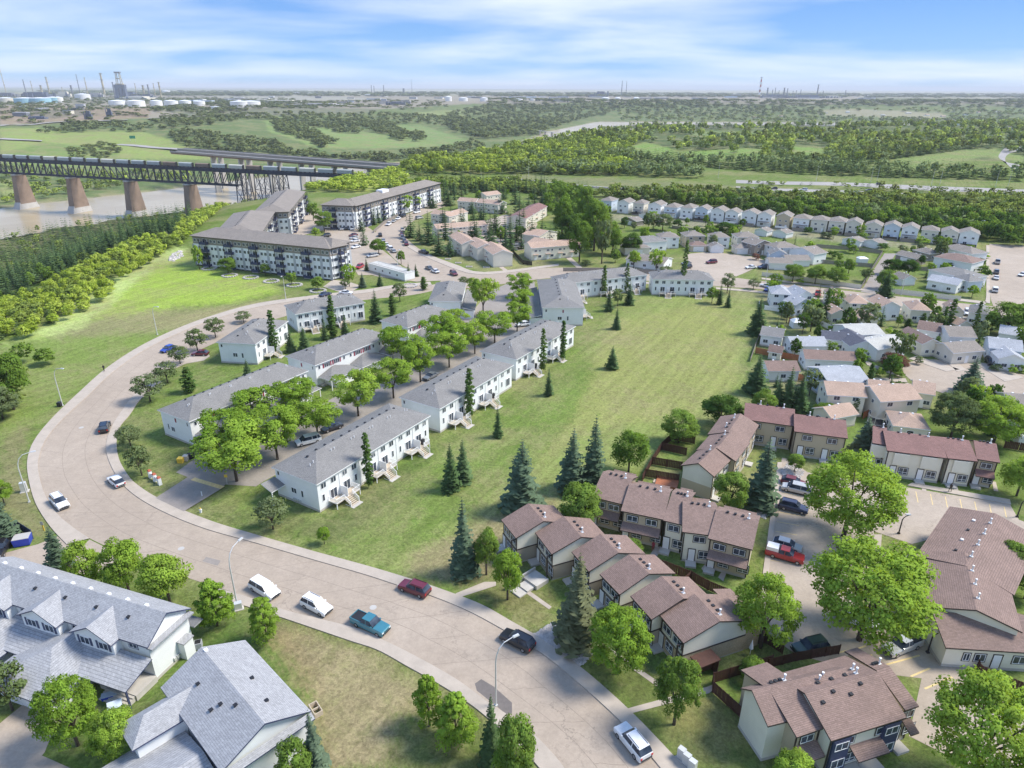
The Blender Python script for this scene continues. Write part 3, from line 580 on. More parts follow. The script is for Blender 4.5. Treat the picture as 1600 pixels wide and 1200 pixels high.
class Bld:
    def __init__(s,name,label,cat,a,b,depth,ze,roof='hip',rise=2.2,oh=0.4,wall='w_white',rf='sh_grey',group=None,rp=0.5,zb=0.0,fascia='white',ridge='x',zoff=0,band=None,found='conc',hipin=None):
        A=G(*a,ze+zoff) if len(a)==2 else Vector(a); B_=G(*b,ze+zoff) if len(b)==2 else Vector(b)
        d=(B_-A); d.z=0; Le=d.length; ang=math.atan2(d.y,d.x); ux=Vector((math.cos(ang),math.sin(ang),0)); uy=Vector((-ux.y,ux.x,0))
        o=A+ux*oh+uy*oh; o.z=zoff
        FOOT.append(((A.x+B_.x)/2+uy.x*depth/2,(A.y+B_.y)/2+uy.y*depth/2,math.hypot(Le,depth)/2*.82,label)); s.L=Le-2*oh; s.W=depth-2*oh; s.ze=ze; s.oh=oh; s.ang=ang; s.rp=rp; s.rise=rise; s.kind=roof; s.ridge=ridge
        s.root=empty(name,label,cat,o,ang,group); s.wall=wall; s.rf=rf
        L,W_=s.L,s.W; mb=MB(); mb.box(0,L,0,W_,zb,ze-0.16,0)
        if band: mb.box(-.02,L+.02,-.02,W_+.02,band[0],ze-0.17,1)
        def zx(y):  # gable height at depth y for ridge x
            t=(y+oh)/(W_+2*oh); return ze+rise*(t/rp if t<rp else (1-t)/(1-rp))-0.16
        if roof=='gable':
            wi=1 if band else 0
            if ridge=='x':
                yr=(W_+2*oh)*rp-oh
                mb.add([(0,0,ze-.16),(0,W_,ze-.16),(0,W_,zx(W_)),(0,yr,zx(yr)),(0,0,zx(0)),(L,0,ze-.16),(L,W_,ze-.16),(L,W_,zx(W_)),(L,yr,zx(yr)),(L,0,zx(0))],[(0,1,2,3,4),(9,8,7,6,5),(4,3,8,9),(3,2,7,8),(0,4,9,5),(1,6,7,2)],wi)
            else:
                xr=L*rp; f=lambda x: ze-.16+rise*((x+oh)/(L+2*oh)/rp if (x+oh)/(L+2*oh)<rp else (1-(x+oh)/(L+2*oh))/(1-rp))
                xr=(L+2*oh)*rp-oh
                mb.add([(0,0,ze-.16),(L,0,ze-.16),(L,0,f(L)),(xr,0,f(xr)),(0,0,f(0)),(0,W_,ze-.16),(L,W_,ze-.16),(L,W_,f(L)),(xr,W_,f(xr)),(0,W_,f(0))],[(0,1,2,3,4),(9,8,7,6,5),(4,3,8,9),(3,2,7,8),(0,4,9,5),(1,6,7,2)],wi)
        part('wall',mb.mesh('wall',[M[wall]]+([M[band[1]]] if band else [])),s.root)
        if found and zb==0: part('foundation',box_mesh(('fo',round(L,3),round(W_,3),found),[(-.03,L+.03,-.03,W_+.03,-0.3,0.42)],[found],'foundation'),s.root)
        X0,X1,Y0,Y1=-oh,L+oh,-oh,W_+oh; rb=MB(); th=0.2
        if roof=='hip':
            hi=hipin if hipin is not None else min((Y1-Y0)/2,(X1-X0)/2)
            if (X1-X0)>=(Y1-Y0): r0=(X0+hi,(Y0+Y1)/2,ze+rise); r1=(X1-hi,(Y0+Y1)/2,ze+rise); fs=[(4,5,9,8),(5,6,9),(6,7,8,9),(7,4,8)]
            else: r0=((X0+X1)/2,Y0+hi,ze+rise); r1=((X0+X1)/2,Y1-hi,ze+rise); fs=[(4,5,8),(5,6,9,8),(6,7,9),(7,4,8,9)]
            v=[(X0,Y0,ze-th),(X1,Y0,ze-th),(X1,Y1,ze-th),(X0,Y1,ze-th),(X0,Y0,ze),(X1,Y0,ze),(X1,Y1,ze),(X0,Y1,ze),r0,r1]
            rb.add(v,fs,0); rb.add(v,[(3,2,1,0),(0,1,5,4),(1,2,6,5),(2,3,7,6),(3,0,4,7)],1)
        elif roof=='gable':
            if ridge=='x':
                yr=Y0+(Y1-Y0)*rp; prof=[(Y0,ze),(yr,ze+rise),(Y1,ze),(Y1,ze-th),(yr,ze+rise-th),(Y0,ze-th)]
                P0=[(X0,u,z) for u,z in prof]; P1=[(X1,u,z) for u,z in prof]
            else:
                xr=X0+(X1-X0)*rp; prof=[(X0,ze),(xr,ze+rise),(X1,ze),(X1,ze-th),(xr,ze+rise-th),(X0,ze-th)]
                P0=[(u,Y0,z) for u,z in prof]; P1=[(u,Y1,z) for u,z in prof]
            v=P0+P1; rb.add(v,[(0,6,7,1),(1,7,8,2)],0); rb.add(v,[(2,8,9,3),(3,9,10,4),(4,10,11,5),(5,11,6,0),(0,1,4,5),(1,2,3,4),(6,11,10,7),(7,10,9,8)],1)
        elif roof=='shed':
            v=[(X0,Y0,ze-th),(X1,Y0,ze-th),(X1,Y1,ze+rise-th),(X0,Y1,ze+rise-th),(X0,Y0,ze),(X1,Y0,ze),(X1,Y1,ze+rise),(X0,Y1,ze+rise)]
            rb.add(v,[(4,5,6,7)],0); rb.add(v,[(3,2,1,0),(0,1,5,4),(1,2,6,5),(2,3,7,6),(3,0,4,7)],1)
        s.roof=part('roof',rb.mesh('roof',[M[rf],M[fascia]]),s.root)
        s.X0,s.X1,s.Y0,s.Y1=X0,X1,Y0,Y1; s.hi=hipin if hipin is not None else min((Y1-Y0)/2,(X1-X0)/2)
    def zr(s,x,y):
        if s.kind=='hip':
            hw=min((s.Y1-s.Y0)/2,(s.X1-s.X0)/2)
            return s.ze+s.rise*min(1,min(y-s.Y0,s.Y1-y)/((s.Y1-s.Y0)/2) if (s.X1-s.X0)>=(s.Y1-s.Y0) else min(x-s.X0,s.X1-x)/((s.X1-s.X0)/2),min(x-s.X0,s.X1-x)/s.hi if (s.X1-s.X0)>=(s.Y1-s.Y0) else min(y-s.Y0,s.Y1-y)/s.hi)
        if s.kind=='shed': return s.ze+s.rise*(y-s.Y0)/(s.Y1-s.Y0)
        t=(y-s.Y0)/(s.Y1-s.Y0) if s.ridge=='x' else (x-s.X0)/(s.X1-s.X0)
        return s.ze+s.rise*(t/s.rp if t<s.rp else (1-t)/(1-s.rp))
    def at(s,me,name,face,u,z,sub=None,label=None,off=0.0):
        L,W_=s.L,s.W
        loc,rz={'F':((u,-off,z),0),'R':((L+off,u,z),math.pi/2),'B':((L-u,W_+off,z),math.pi),'L':((-off,W_-u,z),-math.pi/2)}[face]
        o=part(name,me,s.root,loc,rz,label)
        if sub: part(sub[0],sub[1],o)
        return o
    def win(s,face,u,z,w=1.5,h=1.15,fr='white',gl='glass',mull=1,trim=None,far=False,off=0.0,transom=False):
        if far: return s.at(far_win(w,h),'window',face,u,z,off=off)
        a,b=win_mesh(w,h,fr,gl,mull,trim,transom=transom); return s.at(a,'window',face,u,z,('pane',b),off=off)
    def door(s,face,u,z=0.5,w=0.95,h=2.1,m='white',trim=None,name='door',label=None,off=0.0):
        def mk():
            mb=MB(); mb.box(-w/2,w/2,-0.05,0,0,h,0)
            if trim: mb.box(-w/2-.12,-w/2,-0.06,0,0,h+.12,1); mb.box(w/2,w/2+.12,-0.06,0,0,h+.12,1); mb.box(-w/2,w/2,-0.06,0,h,h+.12,1)
            if w>2:
                for i in range(1,4): mb.box(-w/2+.05,w/2-.05,-0.056,-0.05,h*i/4-.015,h*i/4+.015,1)
            return mb.mesh(name,[M[m],M[trim] if trim else M['conc']])
        return s.at(cached(('door',w,h,m,trim),mk),name,face,u,z,off=off,label=label)
    def vent(s,x,y,kind='box'):
        z=s.zr(x,y)
        if kind=='box': me=box_mesh('rv',[(-.16,.16,-.16,.16,-0.25,0.13),(-.2,.2,-.2,.2,.13,.19)],['black'],'roof_vent')
        elif kind=='pipe': me=cached('pv',lambda:(lambda b:(b.tube((0,0,-.3),(0,0,.45),.07,n=6),b.mesh('vent_pipe',[M['white']]))[1])(MB()))
        elif kind=='white': me=box_mesh('rvw',[(-.2,.2,-.2,.2,-0.25,0.2)],['white'],'roof_vent')
        else:
            def mk():
                b=MB(); b.tube((0,0,-.3),(0,0,.7),.085,n=8); b.tube((0,0,.7),(0,0,.88),.14,.14,n=8); b.box(-.22,.22,-.22,.22,-.2,.06,1); return b.mesh('chimney',[M['white'],M['galv']])
            me=cached('chim',mk)
        part({'box':'roof_vent','pipe':'vent_pipe','white':'roof_vent'}.get(kind,'chimney'),me,s.root,(x,y,z))
    def add(s,name,boxes,mats,label=None):
        return part(name,box_mesh((name,random.random()),boxes,mats,name),s.root,label=label)
    def sub_roof(s,x0,x1,y0,y1,z,rise,kind='shedF',rf=None,fascia='white',name='porch_roof'):
        rf=rf or s.rf; mb=MB(); th=.16
        if kind=='shedF': v=[(x0,y0,z-th),(x1,y0,z-th),(x1,y1,z+rise-th),(x0,y1,z+rise-th),(x0,y0,z),(x1,y0,z),(x1,y1,z+rise),(x0,y1,z+rise)]; top=[(4,5,6,7)]
        elif kind=='hipF':
            k=min(abs(y1-y0),(x1-x0)/2); v=[(x0,y0,z-th),(x1,y0,z-th),(x1,y1,z-th),(x0,y1,z-th),(x0,y0,z),(x1,y0,z),(x1,y1,z),(x0,y1,z),(x0+k,y1,z+rise),(x1-k,y1,z+rise)]; top=[(4,5,9,8),(5,6,9),(7,4,8)]
        elif kind=='gabF': # gable facing front, ridge along y
            xm=(x0+x1)/2; v=[(x0,y0,z-th),(x1,y0,z-th),(x1,y1,z-th),(x0,y1,z-th),(x0,y0,z),(x1,y0,z),(x1,y1,z),(x0,y1,z),(xm,y0,z+rise),(xm,y1,z+rise)]; top=[(4,8,9,7),(8,5,6,9)]
        elif kind=='hipG':
            xm=(x0+x1)/2; k=(x1-x0)/2; v=[(x0,y0,z-th),(x1,y0,z-th),(x1,y1,z-th),(x0,y1,z-th),(x0,y0,z),(x1,y0,z),(x1,y1,z),(x0,y1,z),(xm,y0+k,z+rise),(xm,y1,z+rise)]; top=[(4,8,9,7),(8,5,6,9),(4,5,8)]
        mb.add(v,top,0); mb.add(v,[(3,2,1,0),(0,1,5,4),(1,2,6,5),(2,3,7,6),(3,0,4,7)],1)
        if kind=='shedF': pass
        if kind in('hipF','hipG'): mb.add(v,[(6,7,8,9)] if kind=='hipF' else [(6,7,9)],0)
        if kind=='gabF': mb.add(v,[(4,5,8),(6,7,9)],2)
        return part(name,mb.mesh(name,[M[rf],M[fascia],M[s.wall]]),s.root)
def deck_mesh():
    mb=MB(); mb.box(-2.9,2.9,-1.9,0,0.95,1.08,0); mb.box(-2.9,-2.78,-1.9,-1.78,0,0.95,1); mb.box(2.78,2.9,-1.9,-1.78,0,0.95,1); return mb.mesh('deck_floor',[M['timber'],M['white']])
def rail_mesh():
    mb=MB()
    for x0,x1 in((-2.9,-1.0),(1.0,2.9)):
        mb.box(x0,x1,-1.9,-1.84,1.95,2.03)
        mb.box(x0,x1,-1.9,-1.84,1.12,1.18)
        n=11
        for i in range(n): x=x0+(x1-x0)*i/(n-1); mb.box(x-.022,x+.022,-1.895,-1.85,1.18,1.95)
    for x in(-2.9,2.84): mb.box(x,x+.06,-1.84,0,1.95,2.03); mb.box(x,x+.06,-1.84,0,1.12,1.18); [mb.box(x+.01,x+.05,-.15-i*.17,-.11-i*.17,1.18,1.95) for i in range(10)]
    for x in(-1.0,1.0):   # stair rails
        mb.add([(x-.03,-1.85,1.95),(x+.03,-1.85,1.95),(x+.03,-3.3,0.95),(x-.03,-3.3,0.95),(x-.03,-1.85,2.03),(x+.03,-1.85,2.03),(x+.03,-3.3,1.03),(x-.03,-3.3,1.03)],[(0,1,2,3),(4,5,6,7),(0,3,7,4),(1,2,6,5),(2,3,7,6),(0,1,5,4)])
        for i in range(8): y=-1.95-i*.18; zt=1.95-(i*.18+.1)/1.45; mb.box(x-.02,x+.02,y-.02,y+.02,zt-.85,zt)
        mb.box(x-.05,x+.05,-3.36,-3.26,0,1.06)
    return mb.mesh('deck_railing',[M['white']])
def stair_mesh():
    mb=MB()
    for i in range(5): mb.box(-0.95,0.95,-1.9-.3*(i+1),-1.9-.3*i,0.9-.18*i-.06,0.9-.18*i,0)
    mb.box(-1.0,-.95,-3.4,-1.9,0,.05,1)
    return mb.mesh('stair',[M['timber'],M['white']])
def deck(bd,face,u):
    o=bd.at(cached('deck',deck_mesh),'deck',face,u,0,off=0.02)
    part('railing',cached('rail',rail_mesh),o); part('stairs',cached('stair',stair_mesh),o)
    part('privacy_screen',box_mesh('scr',[(-.04,.04,-1.8,-.02,1.1,2.9)],['white'],'privacy_screen'),o)
    part('landing',box_mesh('land',[(-1.2,1.2,-4.1,-3.3,0,.07)],['conc'],'landing'),o)
    if random.random()<.6:
        part('barbecue',box_mesh('bbq',[(1.5,2.2,-1.2,-.7,1.1,2.0),(1.45,2.25,-1.25,-.65,2.0,2.25,0,.12)],['black'],'barbecue'),o)
WG='white two-storey town houses round the grass field'
def rowB(label,a,b,depth=11.2,units=6,rear='F',ze=5.9,ends=True,decks=True,**kw):
    bd=Bld('townhouse_row',label,'town houses',a,b,depth,ze,group=WG,**kw)
    n=units; ul=bd.L/n
    for i in range(n):
        for k in(.27,.73): bd.win(rear,ul*(i+k),4.15,1.25,1.15,gl='glass' if (i+int(k*10))%3 else 'glass2')
        c=ul*(i+(.68 if i%2==0 else .32)); bd.door(rear,c,1.1,1.75,2.05,'white',name='patio_door'); 
        a_,b_=win_mesh(1.6,1.95,'white','glass',1); bd.at(a_,'patio_door',rear,c,1.15,('pane',b_),off=0.06)
        bd.win(rear,ul*(i+(.22 if i%2==0 else .78)),1.7,.6,1.4,mull=0)
        if i: bd.at(box_mesh('dsp',[(-.05,.05,-.09,0,0.3,ze-.3)],['white'],'downspout'),'downspout',rear,ul*i,0)
    if decks:
        for i in range(0,n-1,2): deck(bd,rear,ul*(i+1))
    nv=n*2
    for i in range(nv): bd.vent(bd.L*(.12+.76*i/(nv-1)),bd.W*.56,'box')
    for i in range(n): bd.vent(ul*(i+.45),bd.W*.36,'pipe'); bd.vent(ul*(i+.6),bd.W*.36,'pipe')
    if ends:
        for e in('L','R'):
            bd.win(e,bd.W*.42,1.9,1.3,1.1); bd.win(e,bd.W*.62,1.7,.6,1.4,mull=0); bd.win(e,bd.W*.08 if e=='L' else bd.W*.9,4.4,.6,.9,mull=0)
    return bd
b1=rowB('white town house row with grey hip roof nearest the curving road',(494.5,757.5),(673,649))
b1.sub_roof(-3.0,-.02,bd_y:=b1.W-2.2,b1.W+.4,2.9,.9,'shedF',name='porch_roof')
b1.add('porch_post',[(-2.9,-2.75,b1.W-2.1,b1.W-1.95,0,2.9)],['white'])
for k in range(4): b1.at(box_mesh('mtr',[(-.16,.16,-.2,0,0,.45)],['galv'],'gas_meter'),'gas_meter','L',b1.W*.40+k*.5,.5,off=.03)
b2=rowB('second white town house row up the lane, its end wall facing a patch of paving',(687,639),(803,570),11.2,5)
b3=rowB('third white town house row up the lane, with two columnar poplars in front of it',(807,562),(900,509.5),11.2,5)
b4=rowB('square-on white town house row, its tall end wall facing the camera at the lane top',(914,481),(898,437),13.2,4,decks=True)
b4.at(box_mesh('redsh',[(-.2,.2,-.06,0,0,.9)],['maroon'],'shutter'),'shutter','L',b4.W*.5,4.2)
for k in range(4): 
    mb=None
b4.sub_roof(0,b4.L,b4.W+.41,b4.W+4.4,3.4,-0.9,'shedF',name='garage_roof')
b4.add('garage',[(0.2,b4.L-.2,b4.W+.01,b4.W+4.0,0,2.4)],['w_white'])
b5=rowB('longer left one of two white town house rows facing the camera behind the field',(880,443.5),(1013,429),10.5,6,ends=True)
b6=rowB('white town house row facing the camera behind the field, split by one tall dark poplar',(1019,436),(1117,438),10.5,4,ends=True)
def rowC(label,a,b,depth,units,garages=True,shut='maroon',ze=5.9):
    bd=Bld('townhouse_row',label,'town houses',a,b,depth,ze,group=WG); n=units; ul=bd.L/n
    for i in range(n):
        c=ul*(i+(.3 if i%2 else .7)); bd.win('F',c,4.15,1.9,1.15,mull=2)
        if shut:
            for s in(-1.2,1.2): bd.at(box_mesh('sht'+shut,[(-.2,.2,-.05,0,0,1.15)],[shut],'shutter'),'shutter','F',c+s,4.15)
        bd.win('F',ul*(i+(.78 if i%2 else .22)),4.3,.7,.95,mull=0)
    if garages:
        for i in range(0,n,2):
            x0=ul*i+.4; x1=min(ul*(i+2)-.4,bd.L-.2)
            gx0=ul*i+ul*.45; gx1=min(ul*(i+2)-ul*.45,bd.L-.3)
            bd.add('garage',[(gx0,gx1,-4.2,-.01,0,2.45)],['w_white'])
            bd.sub_roof(x0-.2,x1+.2,-4.9,-.42,2.7,1.35,'hipF',name='garage_roof')
            for k in(.27,.73): bd.door('F',gx0+(gx1-gx0)*k,.1,2.5,2.0,'white',name='garage_door',off=4.2)
            for k in (x0+.2,x1-.2): bd.at(box_mesh('pst',[(-.08,.08,-4.7,-4.54,0,2.6)],['white'],'porch_post'),'porch_post','F',k,0)
            bd.door('F',gx0-.9,.4,.95,2.05,'white'); bd.door('F',gx1+.9,.4,.95,2.05,'white')
            bd.at(box_mesh('stp',[(-.7,.7,-1.2,0,0,.38)],['conc'],'doorstep'),'doorstep','F',gx0-.9,0,off=.03)
    for i in range(n*2): bd.vent(bd.L*(.12+.76*i/(n*2-1)),bd.W*.62,'box')
    for i in range(n): bd.vent(ul*(i+.5),bd.W*.38,'pipe'); bd.vent(ul*(i+.56),bd.W*.38,'pipe')
    for e in('L','R'):
        bd.win(e,bd.W*.35,1.7,1.2,1.1); bd.win(e,bd.W*.2,1.8,.5,1.4,mull=0); bd.win(e,bd.W*.9,4.3,.5,.9,mull=0)
    bd.at(box_mesh('redsh',[(-.2,.2,-.06,0,0,.9)],['maroon'],'shutter'),'shutter','L',bd.W*.5,4.2)
    return bd
def dep(a,c,ze): return (G(*a,ze)-G(*c,ze)).length
c1=rowC('garage-fronted white town house row nearest the bend, maroon shutters under the eaves',(295,659),(482,579),10.5,6)
c2=rowC('second garage-fronted white row along the lane, low garage roofs in full view',(492,571),(612,524),11,5)
c3=rowC('white garage-fronted town house row third along the lane, mostly behind street trees',(637,512),(708,485),11,4)
c4=rowB('short white town house end block seen square-on beside the junction',(721,471),(729,442),10.5,2,decks=False)
c4.sub_roof(0,c4.L,-4.6,-.42,2.9,.9,'shedF',name='garage_roof'); c4.add('garage',[(.3,c4.L-.3,-4,-.01,0,2.6)],['w_white'])
d1=rowB('white town house row left of the columnar poplar, standing along the outer road',(399,538),(451,501),11,3)
d2=rowB('white town house row with blue doors along the outer road behind two poplars',(461,491),(571,472.5),11,5)
# ---------------------------------------------------------------- four-storey apartments
AG='four-storey apartment blocks with dark top storey'
def apt(label,a,b,depth,ze,n,sides='F',rise=2.6,endn=3,hipin=None):
    bd=Bld('apartment_block',label,'apartment block',a,b,depth,ze,wall='w_white',rf='sh_taupe',band=(ze-3.2,'w_brown'),rise=rise,group=AG,oh=.8,found='black',fascia='trim')
    fh=(ze-.4)/4
    for face in sides:
        Lf=bd.L if face in'FB' else bd.W; nn=n if face in 'FB' else endn; u=Lf/nn
        for i in range(nn):
            balc=(i%3==1)
            for f in range(4):
                z=f*fh+.9
                if balc:
                    o=bd.at(box_mesh(('bal',round(u,2)),[(-u*.42,u*.42,-1.5,0,0,.16),(-u*.42,u*.42,-1.5,-1.42,.16,1.15,1),(-u*.42,-u*.42+.06,-1.42,0,.16,1.15,1),(u*.42-.06,u*.42,-1.42,0,.16,1.15,1)],['conc','navy'],'balcony'),'balcony',face,u*(i+.5),f*fh+.15,off=.02)
                    bd.at(far_win(2.2,2.1),'patio_door',face,u*(i+.5),f*fh+.35,off=.02)
                else:
                    for k in(.28,.72): bd.at(far_win(1.25,1.3),'window',face,u*(i+k),z+.1,off=.02)
            if balc:
                for s in(-.42,.42): bd.at(box_mesh('pil',[(-.09,.09,-1.56,-1.4,0,ze-.5)],['trim'],'balcony_post'),'balcony_post',face,u*(i+.5+s),0,off=.02)
            else: bd.at(box_mesh(('cs',round(u,2)),[(-u*.13,u*.13,-.08,0,.2,ze-3.3)],['w_grey'],'cladding_panel'),'cladding_panel',face,u*(i+1),0)
    for i in range(14): bd.vent(bd.L*(.08+.84*i/13),bd.W*.58,'box')
    return bd
apt('grey-roofed apartment block nearest the field edge, its long face of balconies over shrubs',(518,388),(546,382),15,12.3,3,'FR')
a1=apt('long apartment block with balconies above the lit grass slope',(295,368),(515,389),15,12.3,16,'FLR')
apt('apartment wing running back behind the long block on the river side',(408,366),(430,331),19,12.3,8,'F')
apt('apartment wing farthest back along the river bank, beside the line of spruces',(452,331),(478,299),17,12.3,8,'FL')
apt('apartment block with a white rooftop unit, front end with windows in four rows',(499,320),(551,322),14,12.3,4,'FR')
a5=apt('long grey-roofed apartment block running up the hill behind the street trees',(556,322),(690,286),15,12.0,16,'F')
a5.add('rooftop_unit',[(a5.L*.35,a5.L*.42,a5.W*.3,a5.W*.6,12.5,15.2)],['white'])
# ---------------------------------------------------------------- brown complex
BG='brown-roofed cream town houses of the near complex'
def unit(label,a,b,depth,ze,rise=1.9,rp=.55,wall='w_cream',lower=None,nw=2,face='F',end='R',rf='sh_brown',sym=True,doors=1,canopy=False,blank=True,group=BG,ov=0.35,box=False):
    bd=Bld('townhouse',label,'town house',a,b,depth,ze,'gable',rise,ov,wall,rf,group,rp,fascia='trim',found='conc')
    L=bd.L
    if lower:
        for fc,ln in(('F',L),('R',bd.W),('L',bd.W)):
            bd.at(box_mesh(('lw',fc,round(ln,2),lower),[(-ln/2-.04,ln/2+.04,-.05,-.001,.2,2.6)],[lower],'cladding'),'cladding',fc,ln/2,0)
        bd.add('trim_board',[(-.07,L+.07,-.075,-.055,2.55,2.72)],['trim'])
        bd.at(box_mesh(('tb',round(bd.W,2)),[(-bd.W/2,bd.W/2,-.08,-.005,2.55,2.72)],['trim'],'trim_board'),'trim_board','R',bd.W/2,0)
    for i in range(nw):
        u=L*(i+.5)/nw; bd.win('F',u,ze-1.75,1.7,1.05,trim='trim',off=.055); 
        if doors and i<doors: bd.door('F',u-.9,.35,.95,2.1,'white','trim',off=.06)
        bd.win('F',u+.9,.95,1.5,1.35,trim='trim',off=.055,transom=True)
        if doors and i<doors: bd.at(box_mesh('step',[(-.8,.8,-1.5,0,0,.32)],['conc'],'doorstep'),'doorstep','F',u-.9,0,off=.03)
    for x in(.0,L): bd.at(box_mesh(('cbd',round(ze,1)),[(-.09,.09,-.09,0,.2,ze-.2)],['trim'],'corner_board'),'corner_board','F',x,0)
    if canopy:
        bd.sub_roof(0,L,-1.5,-.01,2.75,.75,'shedF',fascia='trim',name='canopy')
    for i in range(3): bd.vent(L*(.25+.2*i),bd.W*.62,'box')
    bd.vent(L*.8,bd.W*.6,'chim')
    if L>8: bd.vent(L*.3,bd.W*.66,'chim')
    return bd
# F1: stepped diagonal row beside the road (eave line of each step, running down-right)
f1=[((783,812),(806,841),7.2),((836,832),(862,866),7.4),((893,862),(920,893),7.4),((937,897),(968,929),7.4),((985,931),(1018,968),7.4),((1030,960),(1068,1005),8.2)]
lab1=['farthest unit of the diagonal brown-roofed row, half behind the bright tree','second unit of the diagonal brown-roofed row, above the concrete entry steps','third unit of the diagonal brown-roofed row','fourth unit of the diagonal brown-roofed row, behind the brownish spruce','fifth unit of the diagonal brown-roofed row, above the bright green tree','nearest end unit of the diagonal row, with a wide cream gable over buff brick']
for i,(a,b,dp) in enumerate(f1):
    u=unit(lab1[i],a,b,dp+2.2,5.1,1.7,.5,lower='w_dtan' if i<5 else 'w_brick',nw=2,doors=1)
    u.add('bay_frame',[(u.L-.2,u.L+.02,-.9,-.75,0,4.6),(u.L-.2,u.L+.02,-.9,-.05,4.5,4.62)],['trim'])
    if i==5:
        u.add('rear_extension',[(u.L-6.5,u.L,u.W+.01,u.W+2.4,0,3.9)],['w_brick']); u.sub_roof(u.L-6.8,u.L+.3,u.W+2.8,u.W-.3,3.9,.9,'shedF',fascia='trim',name='rear_roof')
# F2: row facing the camera
f2=[((924,776),(973,788),8.3,'leftmost unit of the brown row facing the lawns, behind a round tree',True),((970,798),(1037,812),8.3,'second unit of the brown row facing the lawns, with a long canopy over its doors',True),((1036,813),(1070,821),9.0,'cream-fronted unit standing forward in the middle of the brown row',False),((1066,831),(1123,838),8.3,'fourth unit of the brown row facing the lawns, white doors under a short canopy',False),((1106,841),(1176,859),8.3,'right-hand end unit of the brown row facing the lawns, nearest the car park',True)]
for a,b,dp,lb,cn in f2: 
    u=unit(lb,a,b,dp+1.2,5.6,1.6,.62,wall='w_tan' if cn else 'w_cream',nw=1 if not cn or dp<8 else 2,doors=1,canopy=cn)
    u.sub_roof(.3,u.L-.3,u.W+.2,u.W+1.8,4.6,.5,'shedF',fascia='trim',name='rear_roof')
# F3: row running up to the right
f3=[((1163,735),(1190,722),11,'nearest unit of the brown row running up behind the blue spruce, blank cream end wall'),((1190,716),(1207,694),11,'middle unit of the brown row running up behind the blue spruce'),((1204,690),(1222,663),11,'farthest unit of the brown row running up to the red-roofed terrace')]
def unitP(label,pts,ze,rise,wall,rf='sh_brown',nw=2,lower=None,**k):
    a,b,c=pts; return unit(label,a,b,dep(b,c,ze),ze,rise,.5,wall=wall,rf=rf,nw=nw,lower=lower,**k)
unitP('nearest unit of the brown row running up behind the blue spruce, blank cream end wall',((1116,745),(1145,716),(1100,696)),5.2,1.6,'w_cream',lower='w_tan')
unitP('middle unit of the brown row running up behind the blue spruce',((1150,721),(1172,692),(1112,676)),5.2,1.6,'w_tan')
unitP('farthest unit of the brown row running up to the red-roofed terrace',((1168,694),(1186,664),(1124,657)),5.2,1.6,'w_tan')
# F4: red-brown terrace facing the car park
f4=[((1162,655),(1242,666),8.5,'red-brown roofed terrace unit at the left end, over the round tree by the field',True,2),((1241,674),(1325,685),8.5,'red-brown roofed terrace unit left of the dark spruce',True,2),((1363,692),(1386,696),8,'short red-brown roofed unit half hidden by the dark spruce',False,1),((1386,704),(1480,716),9.0,'wide red-brown roofed unit with cream boxes of dark framed windows',False,2),((1481,716),(1528,721),9.0,'red-brown roofed unit second from the right end of the terrace',False,1),((1526,717),(1563,723),8.0,'narrow tan unit at the right end of the terrace with canopy over a white door',True,1)]
for a,b,dp,lb,cn,nw in f4:
    u=unit(lb,a,b,dp,5.6,1.5,.6,wall='w_tan' if cn else 'w_cream',rf='sh_red',nw=nw,doors=nw,canopy=(lb[0]=='n'))
    if not cn:
        for i in range(nw): u.at(box_mesh('bayf',[(-1.3,1.3,-.5,0,2.9,5.3),],['w_cream'],'bay'),'bay','F',u.L*(i+.5)/nw,0)
# F5: long brown roof on the right and lower wing
u=unitP('long flat-pitched brown roof beside the right-hand car park, running away from the camera',((1433,868),(1450,1010),(1600,975)),5.0,1.5,'w_tan',nw=1,doors=0) if False else None
def rect_roof(label,P,ze,rise,wall,rf='sh_brown',ridge='x',rp=.5,**k):
    a,b,c=P; return Bld('townhouse',label,'town house',a,b,dep(b,c,ze),ze,'gable',rise,.35,wall,rf,BG,rp,fascia='trim',ridge=ridge,**k)
u=rect_roof('brown-roofed upper block beside the right-hand car park, vents along its ridge',((1431,868),(1585,930),(1527,815)),5.2,1.5,'w_tan',ridge='y',rp=.5)
for i in range(4): u.vent(u.L*.5,u.W*(.15+.22*i),'chim'); u.vent(u.L*.32,u.W*(.2+.2*i),'white' if i%2 else 'box')
u.win('L',u.W*.4,3.3,1.5,1.1,trim='trim'); u.win('L',u.W*.7,3.3,1.5,1.1,trim='trim')
u=rect_roof('brown-roofed middle block stepping down beside the right-hand car park',((1448,948),(1598,988),(1560,890)),5.2,1.5,'w_cream',ridge='y')
for i in range(3): u.vent(u.L*.55,u.W*(.2+.25*i),'chim')
u=rect_roof('low brown-roofed cream block with dark framed windows and white door by the hedge',((1478,1012),(1640,1022),(1600,958)),3.4,1.8,'w_cream',rp=.6)
for k,(x,w) in enumerate(((.23,.8),(.37,1.3),(.78,1.6))): u.win('F',u.L*x,1.2,w,1.2,trim='trim')
u.door('F',u.L*.55,.3,1.0,2.1,'white','trim'); u.vent(u.L*.6,u.W*.4,'chim')
